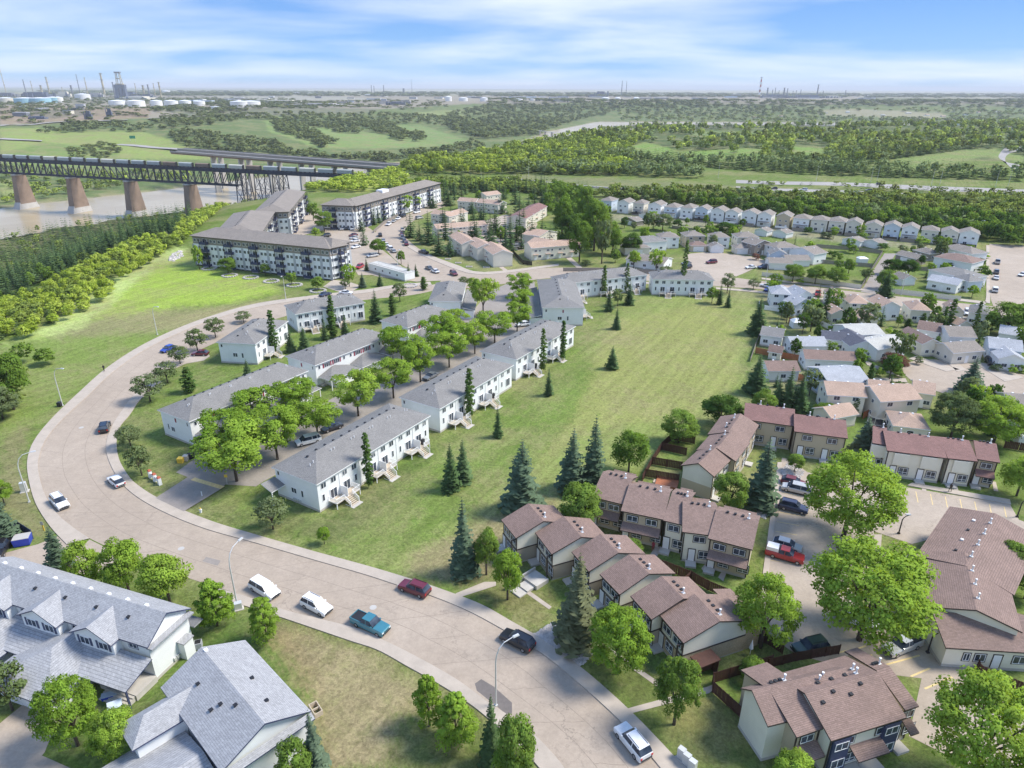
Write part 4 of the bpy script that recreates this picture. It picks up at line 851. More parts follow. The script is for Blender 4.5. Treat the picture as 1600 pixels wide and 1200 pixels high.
# F6: block in the lower right corner
u=unitP('broad brown-roofed block in the lower right with two white doors under a canopy',((1299,1158),(1417,1121),(1353,1020)),5.6,1.9,'w_cream',nw=2,doors=2)
u.sub_roof(u.L*.3,u.L*.75,-1.6,-.01,2.8,.6,'shedF',fascia='trim',name='canopy')
for i in range(4): u.vent(u.L*(.15+.23*i),u.W*.7,'chim' if i%2 else 'box'); u.vent(u.L*(.12+.2*i),u.W*(.35+.08*(i%2)),'box')
for x in(.14,.86): u.add('window_bay',[(u.L*x-1.1,u.L*x+1.1,-.35,-.06,.6,5.2)],['navy']); u.win('F',u.L*x,3.7,1.7,1.1,trim='navy',off=.36); u.win('F',u.L*x,1.0,1.7,1.3,trim='navy',off=.36)
for x in (.33,.6): u.add('doorstep',[(u.L*x-1.2,u.L*x+1.2,-3.2,-.1,0,.5)],['conc'])
unit('narrow tan unit left of the broad brown-roofed block, with low porch roofs',(1245,1152),(1289,1137),9.5,5.5,1.7,.5,wall='w_tan',nw=1,canopy=True,doors=1)
u=unit('cream end unit at the lower left of the brown block, tall blank wall toward the road',(1156,1078),(1244,1205),8.0,5.8,1.5,.5,wall='w_cream',nw=0,doors=0) if False else None
u=rect_roof('cream end unit of the lower right block with a tall blank wall toward the road',((1157,1075),(1200,1135),(1280,1040)),5.8,1.6,'w_cream',ridge='y',rp=.35)
u=unit('tan end unit of the lower right block with a low porch beside the parking bays',(1415,1110),(1436,1103),9,5.4,1.4,.5,wall='w_tan',nw=1,canopy=True,doors=1)
# ---------------------------------------------------------------- blue-grey duplexes lower left
def duplex1():
    A=(-60,919); Bc=(230,1012)
    bd=Bld('duplex','large grey-roofed white duplex at the left edge with three dormers over garages','duplex',A,Bc,dep(Bc,(301,951),5.9),5.9,'gable',2.3,.45,'w_white','sh_blue',None,.5,fascia='navy',hipin=None)
    L,W_=bd.L,bd.W
    # cross gables on the upper front
    for x in(L*.18,L*.47,L*.76):
        mb=MB(); w=3.4; yb=W_*.42; z0=bd.ze-.1; v=[(x-w,-1.6,z0),(x+w,-1.6,z0),(x,-1.6,z0+1.75),(x,yb,z0+1.9),(x-w,-.3,z0+.05),(x+w,-.3,z0+.05)]
        mb.add(v,[(0,2,3,4),(2,1,5,3)],0); v2=[(a,b,c-.18) for a,b,c in v]; mb.add(v2,[(0,4,3,2),(2,3,5,1)],1)
        mb.add([v[0],v2[0],v2[2],v[2]],[(0,1,2,3)],1); mb.add([v[1],v2[1],v2[2],v[2]],[(0,1,2,3)],1)
        part('cross_gable_roof',mb.mesh('cross_gable_roof',[M['sh_blue'],M['navy']]),bd.root)
        mb=MB(); mb.add([(x-w+.3,-1.2,2.9),(x+w-.3,-1.2,2.9),(x+w-.3,-1.2,5.72),(x,-1.2,7.2),(x-w+.3,-1.2,5.72),(x-w+.3,-.01,2.9),(x+w-.3,-.01,2.9),(x+w-.3,-.01,5.72),(x,-.01,7.2),(x-w+.3,-.01,5.72)],[(0,1,2,3,4),(0,4,9,5),(1,6,7,2),(0,5,6,1)],0)
        part('dormer_wall',mb.mesh('dormer_wall',[M['w_white']]),bd.root)
        for s in(-1.5,1.5):
            a_,b_=win_mesh(1.5,1.15,'white','glass',1); bd.at(a_,'window','F',x+s,4.2,('pane',b_),off=1.2)
            for q in(-.98,.98): bd.at(box_mesh('nsh',[(-.17,.17,-.05,0,0,1.2)],['navy'],'shutter'),'shutter','F',x+s+q,4.18,off=1.2)
    for x in(L*.33,L*.62,L*.92): bd.win('F',x,4.5,1.3,.7,trim='navy')
    # low garages and roofs
    for x0,x1 in((L*.02,L*.40),(L*.44,L*.80)):
        bd.add('garage',[(x0+1,x1-1,-8.2,-.02,0,2.6)],['w_white']); bd.sub_roof(x0,x1,-9.0,-.4,2.8,1.9,'hipG',name='garage_roof',fascia='navy')
        for k in(.3,.7): bd.door('F',x0+1+(x1-x0-2)*k,.05,2.7,2.2,'white',name='garage_door',off=8.2)
    bd.sub_roof(-.4,L+.6,-4.6,-.35,3.0,1.1,'shedF',name='porch_roof',fascia='navy')
    for x in(L*.81,L+.3): bd.at(box_mesh('np',[(-.1,.1,-4.4,-4.2,0,2.9)],['navy'],'porch_post'),'porch_post','F',x,0)
    for i in range(4): bd.add('porch_step',[(L*.86,L,-3.2-.35*(4-i),-3.2-.35*(3-i)-.01,0,.18*(i+1))],['conc'])
    bd.add('porch_floor',[(L*.82,L+.2,-3.2,-.05,0,.85)],['conc'])
    bd.add('chimney_box',[(L+.01,L+1.1,W_*.62,W_*.86,0,2.6)],['w_white']); bd.add('chimney_box_roof',[(L+.01,L+1.25,W_*.6,W_*.88,2.6,2.75)],['sh_blue'])
    bd.add('rear_porch_roof',[(L-1.5,L+.7,W_+.02,W_+1.6,3.1,3.3)],['sh_blue'])
    bd.add('gable_skirt',[(L+.01,L+.9,-.3,W_+.3,5.35,5.55)],['sh_blue'])
    for i in range(9): bd.vent(L*(.1+.1*i),W_*.56,'white')
    for i in range(5): bd.vent(L*(.18+.17*i),W_*.27,'box')
    for k in range(3): bd.at(box_mesh('mtr',[(-.16,.16,-.2,0,0,.45)],['galv'],'gas_meter'),'gas_meter','R',W_*.48+k*.45,.5,off=.03)
duplex1()
def duplex2():
    # eave corners: right near (345/4+400..)
    a,b,c=(345,1207),(486,1111),(398,992)
    bd=Bld('duplex','grey-roofed white house at the bottom edge beside the dry lawn','duplex',a,b,dep(b,c,5.9),5.9,'gable',2.4,.45,'w_white','sh_blue',None,.5,fascia='navy',ridge='y')
    L,W_=bd.L,bd.W
    bd.sub_roof(-1.0,L+.45,-1.1,-.4,5.3,.5,'shedF',name='gable_skirt',fascia='navy')
    # lower wing toward the left
    mb=MB()
    bd.add('garage_wing',[(-6.5,-.02,1.0,W_-5,0,2.7)],['w_white'])
    x0,x1,y0,y1,z=-8.2,-.4,-3.5,W_-2.5,2.9
    v=[(x0,y0,z),(x1,y0,z),(x1,y1,z),(x0,y1,z),(x0+4,(y0+y1)/2,z+2.1),(x1,(y0+y1)/2,z+2.1)]
    mb.add(v,[(0,1,5,4),(2,3,4,5),(3,0,4)],0); mb.add([(p[0],p[1],z-.18) for p in v[:4]]+v[:4],[(3,2,1,0),(0,1,5,4),(1,2,6,5),(2,3,7,6),(3,0,4,7)],1); mb.add(v,[(1,2,5)],0)
    part('garage_roof',mb.mesh('garage_roof',[M['sh_blue'],M['navy']]),bd.root)
    mb=MB(); x0,x1,y0,y1,z=-5.5,2,W_-5.2,W_-.8,5.4
    v=[(x0,y0,z),(x1,y0,z),(x1,y1,z),(x0,y1,z),(x0+2.2,(y0+y1)/2,z+1.5),(x1+2.5,(y0+y1)/2,z+1.7)]
    mb.add(v,[(0,1,5,4),(2,3,4,5),(3,0,4)],0); mb.add([(p[0],p[1],z-.18) for p in v[:4]]+v[:4],[(3,2,1,0),(0,1,5,4),(1,2,6,5),(2,3,7,6),(3,0,4,7)],1)
    part('cross_roof',mb.mesh('cross_roof',[M['sh_blue'],M['navy']]),bd.root)
    bd.add('upper_wall',[(-5,-.02,W_-4.8,W_-1.2,0,5.2)],['w_white'])
    for x,y in((L*.25,W_*.75),(L*.4,W_*.3),(L*.75,W_*.5),(L*.2,W_*.45),(L*.3,W_*.42),(L*.7,W_*.2)): bd.vent(x,y,'box')
    bd.vent(L*.52,W_*.97,'white')
    bd.add('window_well',[(L+.01,L+1.2,W_*.25,W_*.45,0,1.0)],['w_blue']); bd.win('F',L*.5,3.9,1.4,1.1)
duplex2()
# ---------------------------------------------------------------- pink-roofed complex
PG='pink-tan roofed white town houses along the north street'
def pink(label,a,b,depth,ze=5.4,rise=1.7,nw=3,end=True,rf='sh_pink',ridge='x',wall='w_beige'):
    bd=Bld('townhouse_row',label,'town houses',a,b,depth,ze,'gable',rise,.3,wall,rf,PG,.5,fascia='white',ridge=ridge)
    for i in range(nw):
        u=bd.L*(i+.5)/nw
        bd.win('F',u-.9,3.6,1.3,.9,far=True); bd.win('F',u+1,3.6,.9,.9,far=True); bd.win('F',u+1,1.1,1.5,1.1,far=True); bd.door('F',u-1,.2,1,2.1,'white')
        bd.at(box_mesh('can',[(-1.2,1.2,-.9,0,2.5,2.6)],['sh_pink'],'canopy'),'canopy','F',u-.9,0)
        bd.add('party_parapet',[(bd.L*i/nw-.06 if i else .0,bd.L*i/nw+.06 if i else .1,-.25,bd.W*.5,ze+.02,ze+.25)],['white'])
    return bd
pw='w_white'
pink('cream row with four bays right of the black fence on the north street',(830,388),(908,382),9,nw=4,wall='w_cream')
pink('nearest of the three stepped pink-roofed houses beside the street, wide blank side wall',(751,384),(770,398),8.8,nw=1); pink('middle of the three stepped pink-roofed houses beside the street',(727,377),(745,388),8.8,nw=1); pink('farthest of the three stepped pink-roofed houses beside the street',(700,368),(721,382),8.8,nw=2)
pink('long low pink-roofed row behind the spruces in the middle of the complex',(682,358),(762,352),9,ze=4.6,nw=5)
pink('pink-roofed house at the left of the complex by the street bend',(672,334),(700,337),8,nw=2); pink('pink-roofed house with dark fence beside the bend of the north street',(702,339),(732,331),8,nw=2)
pink('white pink-roofed pair with small windows at the back of the complex, left half',(714,314),(743,316),8,nw=2); pink('white pink-roofed pair with small windows at the back of the complex, right half',(743,316),(779,320),9,nw=3)
pink('short pink-roofed house peeping between tall spruces at the back',(760,306),(784,303),9,nw=2)
pink('red-roofed long row on the right side of the court, upper part',(822,342),(856,322),11,rf='sh_red',nw=3)
pink('pink-roofed long row on the right side of the court, lower part beside big poplars',(850,385),(878,377),10,nw=2,ridge='y'); pink('pink-roofed stepped row beside the poplars in the court, middle part',(842,370),(872,362),10,nw=2,ridge='y')
# ---------------------------------------------------------------- row of small two-storey houses
RG='small white two-storey houses in a row before the woods'
rowx=[945,972,996,1021,1046,1071,1094,1119,1141,1168,1192,1221,1249,1277,1304,1330,1361,1390,1418,1449,1480,1510]
a0=G(945,331); a1_=G(1510,386); rd=(a1_-a0).normalized(); rang=math.atan2(rd.y,rd.x)
for i,xx in enumerate(rowx):
    yb=331+(xx-945)*0.0975; g=G(xx,yb)
    w=7.7+random.uniform(-.6,.8); dp=10+random.uniform(-.5,1.2); ze=6.3+random.uniform(-.3,.4)
    ux=Vector((math.cos(rang),math.sin(rang),0)); A=g-ux*w/2; A.z=0; Bp=g+ux*w/2; Bp.z=0
    col_='w_tan' if i==11 else random.choice(['w_white','w_white','w_beige','w_blue'])
    hip=(i in(0,2,4,5,12,13,14,19))
    bd=Bld('house','%s two-storey house, %s from left in the row before the woods'%({'w_white':'white','w_beige':'cream','w_blue':'pale blue','w_tan':'tan'}[col_],ORD[i]),'house',tuple(A),tuple(Bp),dp,ze,'hip' if hip else 'gable',1.7,.35,col_,'sh_taupe',RG,.5,ridge='y')
    for u in(.3,.72): bd.win('F',bd.L*u,3.7,1.2,1.0,far=True)
    bd.win('F',bd.L*.35,.9,1.6,1.5,far=True); bd.door('F',bd.L*.75,.2,1.0,2.0,'white'); bd.win('R',bd.W*.4,3.6,.8,.8,far=True)
    if i%3!=1:
        bd.add('deck',[(0.3,bd.L-.3,-2.4,-.02,0,.9)],['gwood']); bd.add('deck_railing',[(0.3,bd.L-.3,-2.4,-2.32,.9,1.8)],[random.choice(['gwood','white','trim'])])
    if i%2==0: bd.sub_roof(.5,bd.L-.5,-1.5,-.36,2.6,.5,'shedF',name='porch_roof')
# ---------------------------------------------------------------- other houses
NAMEC={'w_white':'white','w_cream':'cream','w_beige':'beige','w_blue':'pale blue','w_tan':'tan','w_grey':'grey','w_brown':'taupe'}
def house(label,a,b,depth,ze,roof='gable',wall='w_white',rf='sh_taupe',ridge='x',rise=None,nm='house',nw=2,garage=False,group=None,fascia='white',rp=.5,porch=False):
    rise=rise or (1.5 if ze<4 else 1.8)
    bd=Bld(nm,label,nm.replace('_',' '),a,b,depth,ze,roof,rise,.35,wall,rf,group,rp,ridge=ridge,fascia=fascia)
    L,W_=bd.L,bd.W
    if garage:
        bd.door('F',L/2,.05,min(4.8,L-1),2.2,'white',name='garage_door')
    else:
        zs=[1.0]+([3.7] if ze>4.6 else [])
        for z in zs:
            for i in range(nw): bd.win('F',L*(i+.5)/nw,z,1.4,1.1,far=True)
        for z in zs:
            for e in 'LR': bd.win(e,W_*.35,z,1.1,1.0,far=True); bd.win(e,W_*.7,z,.8,.9,far=True)
        if nw: bd.door('F',L*.5,.15,1.0,2.05,'white')
    if porch: bd.sub_roof(.3,L*.6,-1.6,-.36,2.5,.6,'shedF',name='porch_roof'); bd.add('porch_post',[(.4,.55,-1.5,-1.35,0,2.45)],['white'])
    for k in range(2): bd.vent(L*(.3+.35*k),W_*.62,'white')
    return bd
H_=house
H_('low grey hip-roofed white house behind the two round street trees',(990,380),(1044,376),10,4.6,'hip','w_white','sh_grey',nw=3)
H_('taupe hip-roofed house with garage left of the court',(976,388),(1017,387),9,3.2,'hip','w_beige',garage=True)
H_('taupe-roofed white garage house just above the white town house row',(977,404),(1038,412),11,3.4,'gable','w_white',nw=3)
H_('white two-storey house with dark arched porch left of the paved court',(1030,371),(1063,371),9,5.2,'hip','w_white')
h=H_('tan two-storey house at the head of the paved court',(1072,369),(1103,368.5),9,5.4,'hip','w_tan'); H_('tan house garage with taupe hip roof at the head of the court',(1079,384),(1106,384),6,2.8,'hip','w_tan','sh_brown',garage=True,nm='garage')
H_('white two-storey house in the middle of the court head with cream windows',(1113,371),(1142,371),9,5.4,'hip','w_white'); H_('white double garage with peaked roof in the middle of the court head',(1110,386),(1133,386),6,2.8,'gable','w_white',garage=True,ridge='y',nm='garage')
H_('beige two-storey house right of the court head with arched window',(1152,371),(1188,371),9,5.4,'hip','w_beige'); H_('white garage right of the court head below the beige house',(1149,388),(1174,388),6.5,2.8,'hip','w_beige',garage=True,nm='garage')
H_('taupe two-storey house in the shade right of the court',(1180,383),(1208,380),9,5.0,'gable','w_brown',ridge='y')
H_('white house with brown hip roof behind the court, right side',(1212,388),(1250,386),9,5.0,'hip','w_white'); H_('long white-walled house with brown roof above the green back yard',(1232,389),(1273,398),9,4.6,'gable','w_white',ridge='y')
H_('dark-gabled white house by the court entrance',(1203,397),(1232,398),7,4.0,'gable','w_blue','sh_grey',ridge='y'); H_('low brown-roofed garage beside the green back yard',(1229,407),(1268,407),8,2.8,'gable','w_white',garage=True,nm='garage')
H_('low white garage nearest the round trees behind the long fence',(1202,411),(1240,412),8,2.8,'gable','w_white','sh_taupe',garage=True,nm='garage')
for k,(a,b,lb) in enumerate([((997,334),(1021,340),'white garage third from the left behind the row houses'),((1178,359),(1199,362),'white double garage under the eleventh row house'),((1206,361),(1229,365),'white garage below the tan row house'),((1315,373),(1345,378),'wide white garage, left of a matching pair by the alley'),((1348,376),(1375,381),'wide white garage, right of a matching pair by the alley'),((970,341),(994,346),'low taupe-roofed shed beside the bushes under the row houses')]):
    H_(lb,a,b,7,2.7,'gable','w_white' if k<5 else 'w_brown',ridge='y',garage=True,nm='garage',rise=1.3)
H_('taupe-roofed house at the top of the right-hand block next to the wide street',(1466,385),(1519,397),10,4.6,'hip','w_white',nw=2); H_('brown-roofed house second down the block by the wide street',(1458,401),(1520,412),12,4.6,'hip','w_white','sh_brown')
H_('grey-roofed house third down the block by the wide street',(1450,421),(1511,436),12,4.4,'hip','w_white','sh_grey'); H_('big white garage house with pale blue roof at the corner of the block',(1448,437),(1497,446),8,3.4,'gable','w_white','sh_pale',nw=2)
H_('grey-roofed small house at the street corner of the block',(1488,432),(1514,440),7,4.2,'hip','w_blue','sh_grey')
H_('low taupe-roofed garage beside the alley in the right-hand block',(1398,397),(1432,405),7,2.8,'gable','w_brown',garage=True,nm='garage'); H_('dark red pergola roofed house in the right-hand block',(1425,390),(1452,397),7,3.0,'hip','w_brown')
H_('narrow white garage behind the spruce at the alley mouth',(1392,430),(1411,437),6,2.6,'gable','w_white','sh_taupe',garage=True,nm='garage')
# lower strip south of the collector
SP=[('white two-storey house with grey roof nearest the long field corner',(1205,459),(1238,461),9,4.9,'hip','w_white','sh_pale','x'),
('white grey-roofed split house beside the dark deck, back half',(1244,463),(1274,462),8,5.0,'gable','w_white','sh_pale','y'),
('white grey-roofed split house beside the dark deck, front half',(1243,477),(1273,473),6,4.0,'gable','w_blue','sh_pale','y'),
('tan-roofed beige house left of a parked blue car',(1296,463),(1317,464),8,4.2,'hip','w_beige','sh_pink','x'),
('tan-roofed garage house with single small window',(1299,491),(1327,491),7,3.6,'gable','w_cream','sh_pink','y'),
('tan-roofed cream house with two dark windows on the collector',(1327,474),(1361,475),9,4.8,'hip','w_cream','sh_pink','x'),
('low tan garage beside the cream house on the collector',(1345,499),(1375,499),7,2.9,'gable','w_beige','sh_pink','y'),
('white house with tan gable and raised white deck',(1375,480),(1410,480),9,4.6,'gable','w_white','sh_pink','y'),
('cream tan-roofed bungalow right of the white deck house',(1423,484),(1457,486),9,4.2,'hip','w_cream','sh_pink','x'),
('beige tan-roofed bungalow behind the pair of poplars',(1484,487),(1509,489),9,4.2,'gable','w_beige','sh_pink','y'),
('small beige garage right of the pair of poplars',(1497,509),(1521,508),6,2.8,'gable','w_beige','sh_pink','y'),
('grey-roofed house at the far right behind the big poplars',(1512,487),(1545,492),9,4.2,'hip','w_white','sh_grey','x'),
('small white grey-roofed house beside the field fence',(1187,523),(1224,528),8,3.3,'gable','w_white','sh_grey','x'),
('pale grey garage roof left of the navy roofed house',(1238,541),(1296,541),8,3.0,'gable','w_white','sh_pale','x'),
('house with dark navy roof, back slope beside the scrap yard of the garden',(1283,529),(1326,534),7,3.4,'gable','w_white','sh_dark','x'),
('white house with dark navy roof and tall front windows',(1328,541),(1373,541),11,3.6,'gable','w_white','sh_dark','y'),
('white-roofed house behind, larger of the two white roofs',(1330,524),(1384,522),10,3.8,'gable','w_white','sh_white','x'),
('white-roofed house with pillared front porch facing the close',(1372,547),(1420,538),9,3.6,'gable','w_white','sh_white','x'),
('brown-roofed white house whose long side faces the driveway',(1402,518),(1441,538),6,3.8,'gable','w_cream','sh_brown','x'),
('brown-roofed house tucked behind the long-sided one',(1432,514),(1470,520),7,4.0,'gable','w_white','sh_brown','x'),
('taupe-roofed house behind the porch house by the close',(1483,526),(1528,528),9,4.4,'gable','w_white','sh_taupe','x'),
('taupe gable-fronted house with cream porch windows facing the close',(1490,552),(1540,548),8,3.4,'gable','w_beige','sh_taupe','x'),
('pale blue-grey roofed house right of the close, rear part',(1545,543),(1600,550),9,4.2,'gable','w_blue','sh_pale','x'),
('pale grey gabled house with lilac bushes right of the close',(1560,560),(1606,564),8,3.4,'gable','w_white','sh_pale','y'),
('long brown-roofed white house behind the red cedar fence',(1258,561),(1340,565),7,3.2,'gable','w_white','sh_brown','x'),
('brown-roofed garage left of the long house by the red fence',(1200,580),(1252,580),7,3.0,'gable','w_white','sh_brown','x'),
('large blue-grey roofed house beside the close with blue railing deck',(1296,600),(1362,597),11,4.6,'gable','w_blue','sh_pale','x'),
('pink-roofed cream house above the carport, left half',(1292,617),(1356,621),8,5.0,'gable','w_cream','sh_pink','x'),
('pink-roofed cream house above the carport, right half',(1357,612),(1392,616),7,4.6,'gable','w_cream','sh_pink','x'),
('tan-roofed beige house with paired windows above the trampoline',(1376,628),(1442,624),9,5.2,'gable','w_beige','sh_pink','x'),
('pink-roofed garage beside the parked dark car',(1300,655),(1343,647),6,2.9,'gable','w_beige','sh_pink','x'),
('tan garage roof right of the trampoline behind the terrace',(1395,665),(1455,672),8,3.0,'hip','w_beige','sh_pink','x'),
('tan roof of a house behind the dark olive tree',(1425,612),(1462,618),8,3.8,'gable','w_beige','sh_pink','x'),
('taupe-roofed house at the right edge above the bright tree',(1580,640),(1640,645),10,4.2,'gable','w_beige','sh_taupe','x'),
('pale blue shed roof at the right edge above the bright tree',(1560,520),(1610,528),8,3.4,'gable','w_white','sh_pale','x'),
('small brown-roofed shed by the red cedar fence',(1199,549),(1222,553),4,2.2,'gable','w_beige','sh_brown','x')]
for lb,a,b,dp,ze,rt,wl,rf,rg in SP: H_(lb,a,b,dp,ze,rt,wl,rf,rg,nw=2 if ze>3.1 else 1,group='bungalows and garages east of the field',nm='garage' if 'garage' in lb.split(' ')[:4] else ('shed' if 'shed' in lb and 'roof' not in lb else 'house'))
# trailer office, extra small huts
bd=Bld('site_office','long white site office trailer with flat cream roof beside the apartment car park','trailer',(575,411),(632,427),5,3.2,'shed',.1,.1,'w_white','sh_white',None)
for i in range(4): bd.win('F',bd.L*(.2+.2*i),1.2,1.0,.9,far=True)
# far houses among trees to the right
k=0
for x,y in sorted([(985,208),(1180,185),(1220,183),(1255,181),(1290,178),(1325,176),(1380,181),(1420,178),(1450,181),(1475,183),(1490,190),(1510,180),(1530,177),(1555,200),(1580,203),(1500,196),(1520,207),(1585,190),(1560,176),(1440,188)]):
    X,Y,Z=hit(x,y); g=Vector((X[0],Y[0],Z[0])); w=random.uniform(14,26)
    mb=MB(); d=random.uniform(9,12); mb.box(-w/2,w/2,0,d,-2,4,0); mb.prism([(-.5,4),(d/2,6.5),(d+.5,4)],-w/2-.5,w/2+.5,1)
    t=empty('house','pale far house among trees beyond the golf course, %s from the left'%ORD[k],'house',g,random.uniform(-.4,.4),'far houses beyond the golf course')
    part('wall',mb_w:=(lambda b:(b.box(-w/2,w/2,0,d,-2,4),b.mesh('wall',[M[random.choice(['w_white','w_beige','w_cream'])]]))[1])(MB()),t)
    part('roof',(lambda b:(b.prism([(-.5,4.02),(d/2,6.5),(d+.5,4.02)],-w/2-.5,w/2+.5),b.mesh('roof',[M[random.choice(['sh_taupe','sh_pink','sh_white','sh_grey'])]]))[1])(MB()),t)
    k+=1
# ================================================================ vegetation
def leafmat(name,c1,c2,stuff=False,trans=0.42,var=0.30):
    m,t,b=nmat(name); t.nodes.remove(b); o=t.nodes['Material Output']
    oi=t.nodes.new('ShaderNodeObjectInfo'); v=gpos(t)
    if stuff:
        at=t.nodes.new('ShaderNodeAttribute'); at.attribute_name='tint'; base=at.outputs['Color']; r=None
    else:
        base=mixc(t,oi.outputs['Random'],c1,c2); r=oi.outputs['Random']
    n=noise(t,0.45,3,0.6,v); n2=noise(t,3.0,2,0.6,v)
    f=math_(t,'MULTIPLY',mrange(t,n.outputs[0],0.3,0.7,1-var,1+var),mrange(t,n2.outputs[0],0.3,0.7,0.8,1.2))
    vm=t.nodes.new('ShaderNodeVectorMath'); vm.operation='SCALE'; t.links.new(base,vm.inputs[0]); t.links.new(f,vm.inputs['Scale'])
    d=t.nodes.new('ShaderNodeBsdfDiffuse'); t.links.new(vm.outputs[0],d.inputs[0]); tr=t.nodes.new('ShaderNodeBsdfTranslucent')
    t.links.new(mixc(t,1.0,vm.outputs[0],(1.15,1.1,0.6),'MULTIPLY'),tr.inputs[0])
    mx_=t.nodes.new('ShaderNodeMixShader'); mx_.inputs[0].default_value=trans; t.links.new(d.outputs[0],mx_.inputs[1]); t.links.new(tr.outputs[0],mx_.inputs[2]); t.links.new(mx_.outputs[0],o.inputs[0]); return m
M['lf_bright']=leafmat('leaves_bright_green',(0.215,0.345,0.045),(0.30,0.43,0.065))
M['lf_mid']=leafmat('leaves_mid_green',(0.142,0.238,0.039),(0.200,0.303,0.060))
M['lf_dark']=leafmat('leaves_dark_green',(0.066,0.137,0.026),(0.100,0.173,0.039))
M['lf_olive']=leafmat('leaves_muted_olive',(0.145,0.20,0.075),(0.205,0.255,0.125))
M['lf_purple']=leafmat('leaves_purple',(0.166,0.087,0.066),(0.216,0.115,0.093))
M['lf_poplar']=leafmat('leaves_poplar',(0.100,0.187,0.046),(0.150,0.231,0.066))
M['needles']=leafmat('needles_dark',(0.07,0.12,0.045),(0.10,0.155,0.065),trans=0.15)
M['needles_b']=leafmat('needles_blue_green',(0.085,0.13,0.075),(0.115,0.16,0.10),trans=0.12)
M['needles_br']=leafmat('needles_brownish',(0.12,0.135,0.065),(0.14,0.15,0.08),trans=0.1)
M['wood_stuff']=leafmat('woodland_foliage',None,None,True,0.25) if False else None
def leafstuff():
    return leafmat('woodland_foliage',(0,0,0),(0,0,0),True,0.25,0.3)
M['wood_stuff']=leafstuff()
def cards(c,nrm,size,r,up=0.35,jit=0.6):
    """quads centred at c, facing roughly nrm, jittered; returns (n,4,3) verts and per-quad normal"""
    n=len(c); nn=nrm+r.normal(0,jit,(n,3)); nn[:,2]+=up; nn/=np.linalg.norm(nn,axis=1,keepdims=True)
    a=np.cross(nn,r.normal(0,1,(n,3))); a/=np.linalg.norm(a,axis=1,keepdims=True)+1e-9; b=np.cross(nn,a)
    s=(size*r.uniform(.6,1.35,n))[:,None]; t=s*r.uniform(.55,1.0,n)[:,None]
    return np.stack([c-a*s*.5,c-b*t*.5+a*s*.1,c+a*s*.5,c+b*t*.5],1)
def crown(kind,nleaf,size,seed):
    r=np.random.default_rng(seed)
    if kind=='elm':   # vase: narrow base, wide upper part ; unit = metres for a 10 m tree, 4.2 m radius
        nb=46; u=r.uniform(0,1,nb); ang=r.uniform(0,2*np.pi,nb)+np.arange(nb)*2.4; zc=3.4+5.6*u**0.8
        rad=(1.2+3.1*np.sin(np.clip((zc-2.6)/7.2,0,1)*np.pi*0.80))*np.sqrt(r.uniform(.12,1,nb)); rb=r.uniform(.9,1.45,nb)
        C=np.stack([np.cos(ang)*rad,np.sin(ang)*rad,zc],1); hh=10
    elif kind=='dome':
        nb=110; ang=np.arange(nb)*2.4; v=r.uniform(-.7,1,nb); q=r.uniform(.35,1,nb)**.4
        C=np.stack([np.cos(ang)*np.sqrt(1-v*v)*3.7*q,np.sin(ang)*np.sqrt(1-v*v)*3.7*q,5.2+v*3.9*q],1); rb=r.uniform(.55,1.05,nb)
    elif kind=='round':
        nb=44; ang=np.arange(nb)*2.4; v=r.uniform(-.75,1,nb); q=r.uniform(.55,1,nb)**.5
        C=np.stack([np.cos(ang)*np.sqrt(1-v*v)*3.1*q,np.sin(ang)*np.sqrt(1-v*v)*3.1*q,5.3+v*3.5*q],1); rb=r.uniform(.9,1.5,nb)
    elif kind=='cone':   # upright oval street tree
        nb=52; u=np.linspace(0,1,nb); ang=np.arange(nb)*2.4; rad=3.0*np.sin(np.clip(1.0-u*.93,0,1)**0.8*np.pi*.62+.05)*np.sqrt(r.uniform(.2,1,nb))
        C=np.stack([np.cos(ang)*rad,np.sin(ang)*rad,1.8+u*7.3],1); rb=r.uniform(.65,1.15,nb)*(1.15-u*.5)
    elif kind=='column':
        nb=46; u=np.linspace(0,1,nb); ang=np.arange(nb)*2.4; rad=.75*np.sin((u*.9+.08)*np.pi)**.6*r.uniform(.2,1,nb)
        C=np.stack([np.cos(ang)*rad,np.sin(ang)*rad,.7+u*8.9],1); rb=r.uniform(.32,.6,nb)*(1.2-u*.6)
    elif kind=='shrub':
        nb=16; ang=np.arange(nb)*2.4; v=r.uniform(0,1,nb); q=r.uniform(.3,1,nb)**.5
        C=np.stack([np.cos(ang)*3*q*np.sqrt(1-v*v*.6),np.sin(ang)*3*q*np.sqrt(1-v*v*.6),2+v*6.5],1); rb=r.uniform(1.2,2.0,nb)
    per=max(1,nleaf//len(C)); idx=np.repeat(np.arange(len(C)),per); d=r.normal(0,1,(len(idx),3)); d/=np.linalg.norm(d,axis=1,keepdims=True)
    d[:,2]=np.where(d[:,2]<-.3,-d[:,2],d[:,2]); rr_=rb[idx]*r.uniform(.55,1.08,len(idx)); P=C[idx]+d*rr_[:,None]*np.array([1,1,.8])
    Q=cards(P,d,size,r); cen=C.mean(0); out=P-cen; out/=np.linalg.norm(out,axis=1,keepdims=True)+1e-9
    nn=d*.75+out*.5; nn[:,2]+=.35; nn/=np.linalg.norm(nn,axis=1,keepdims=True)
    return Q,nn
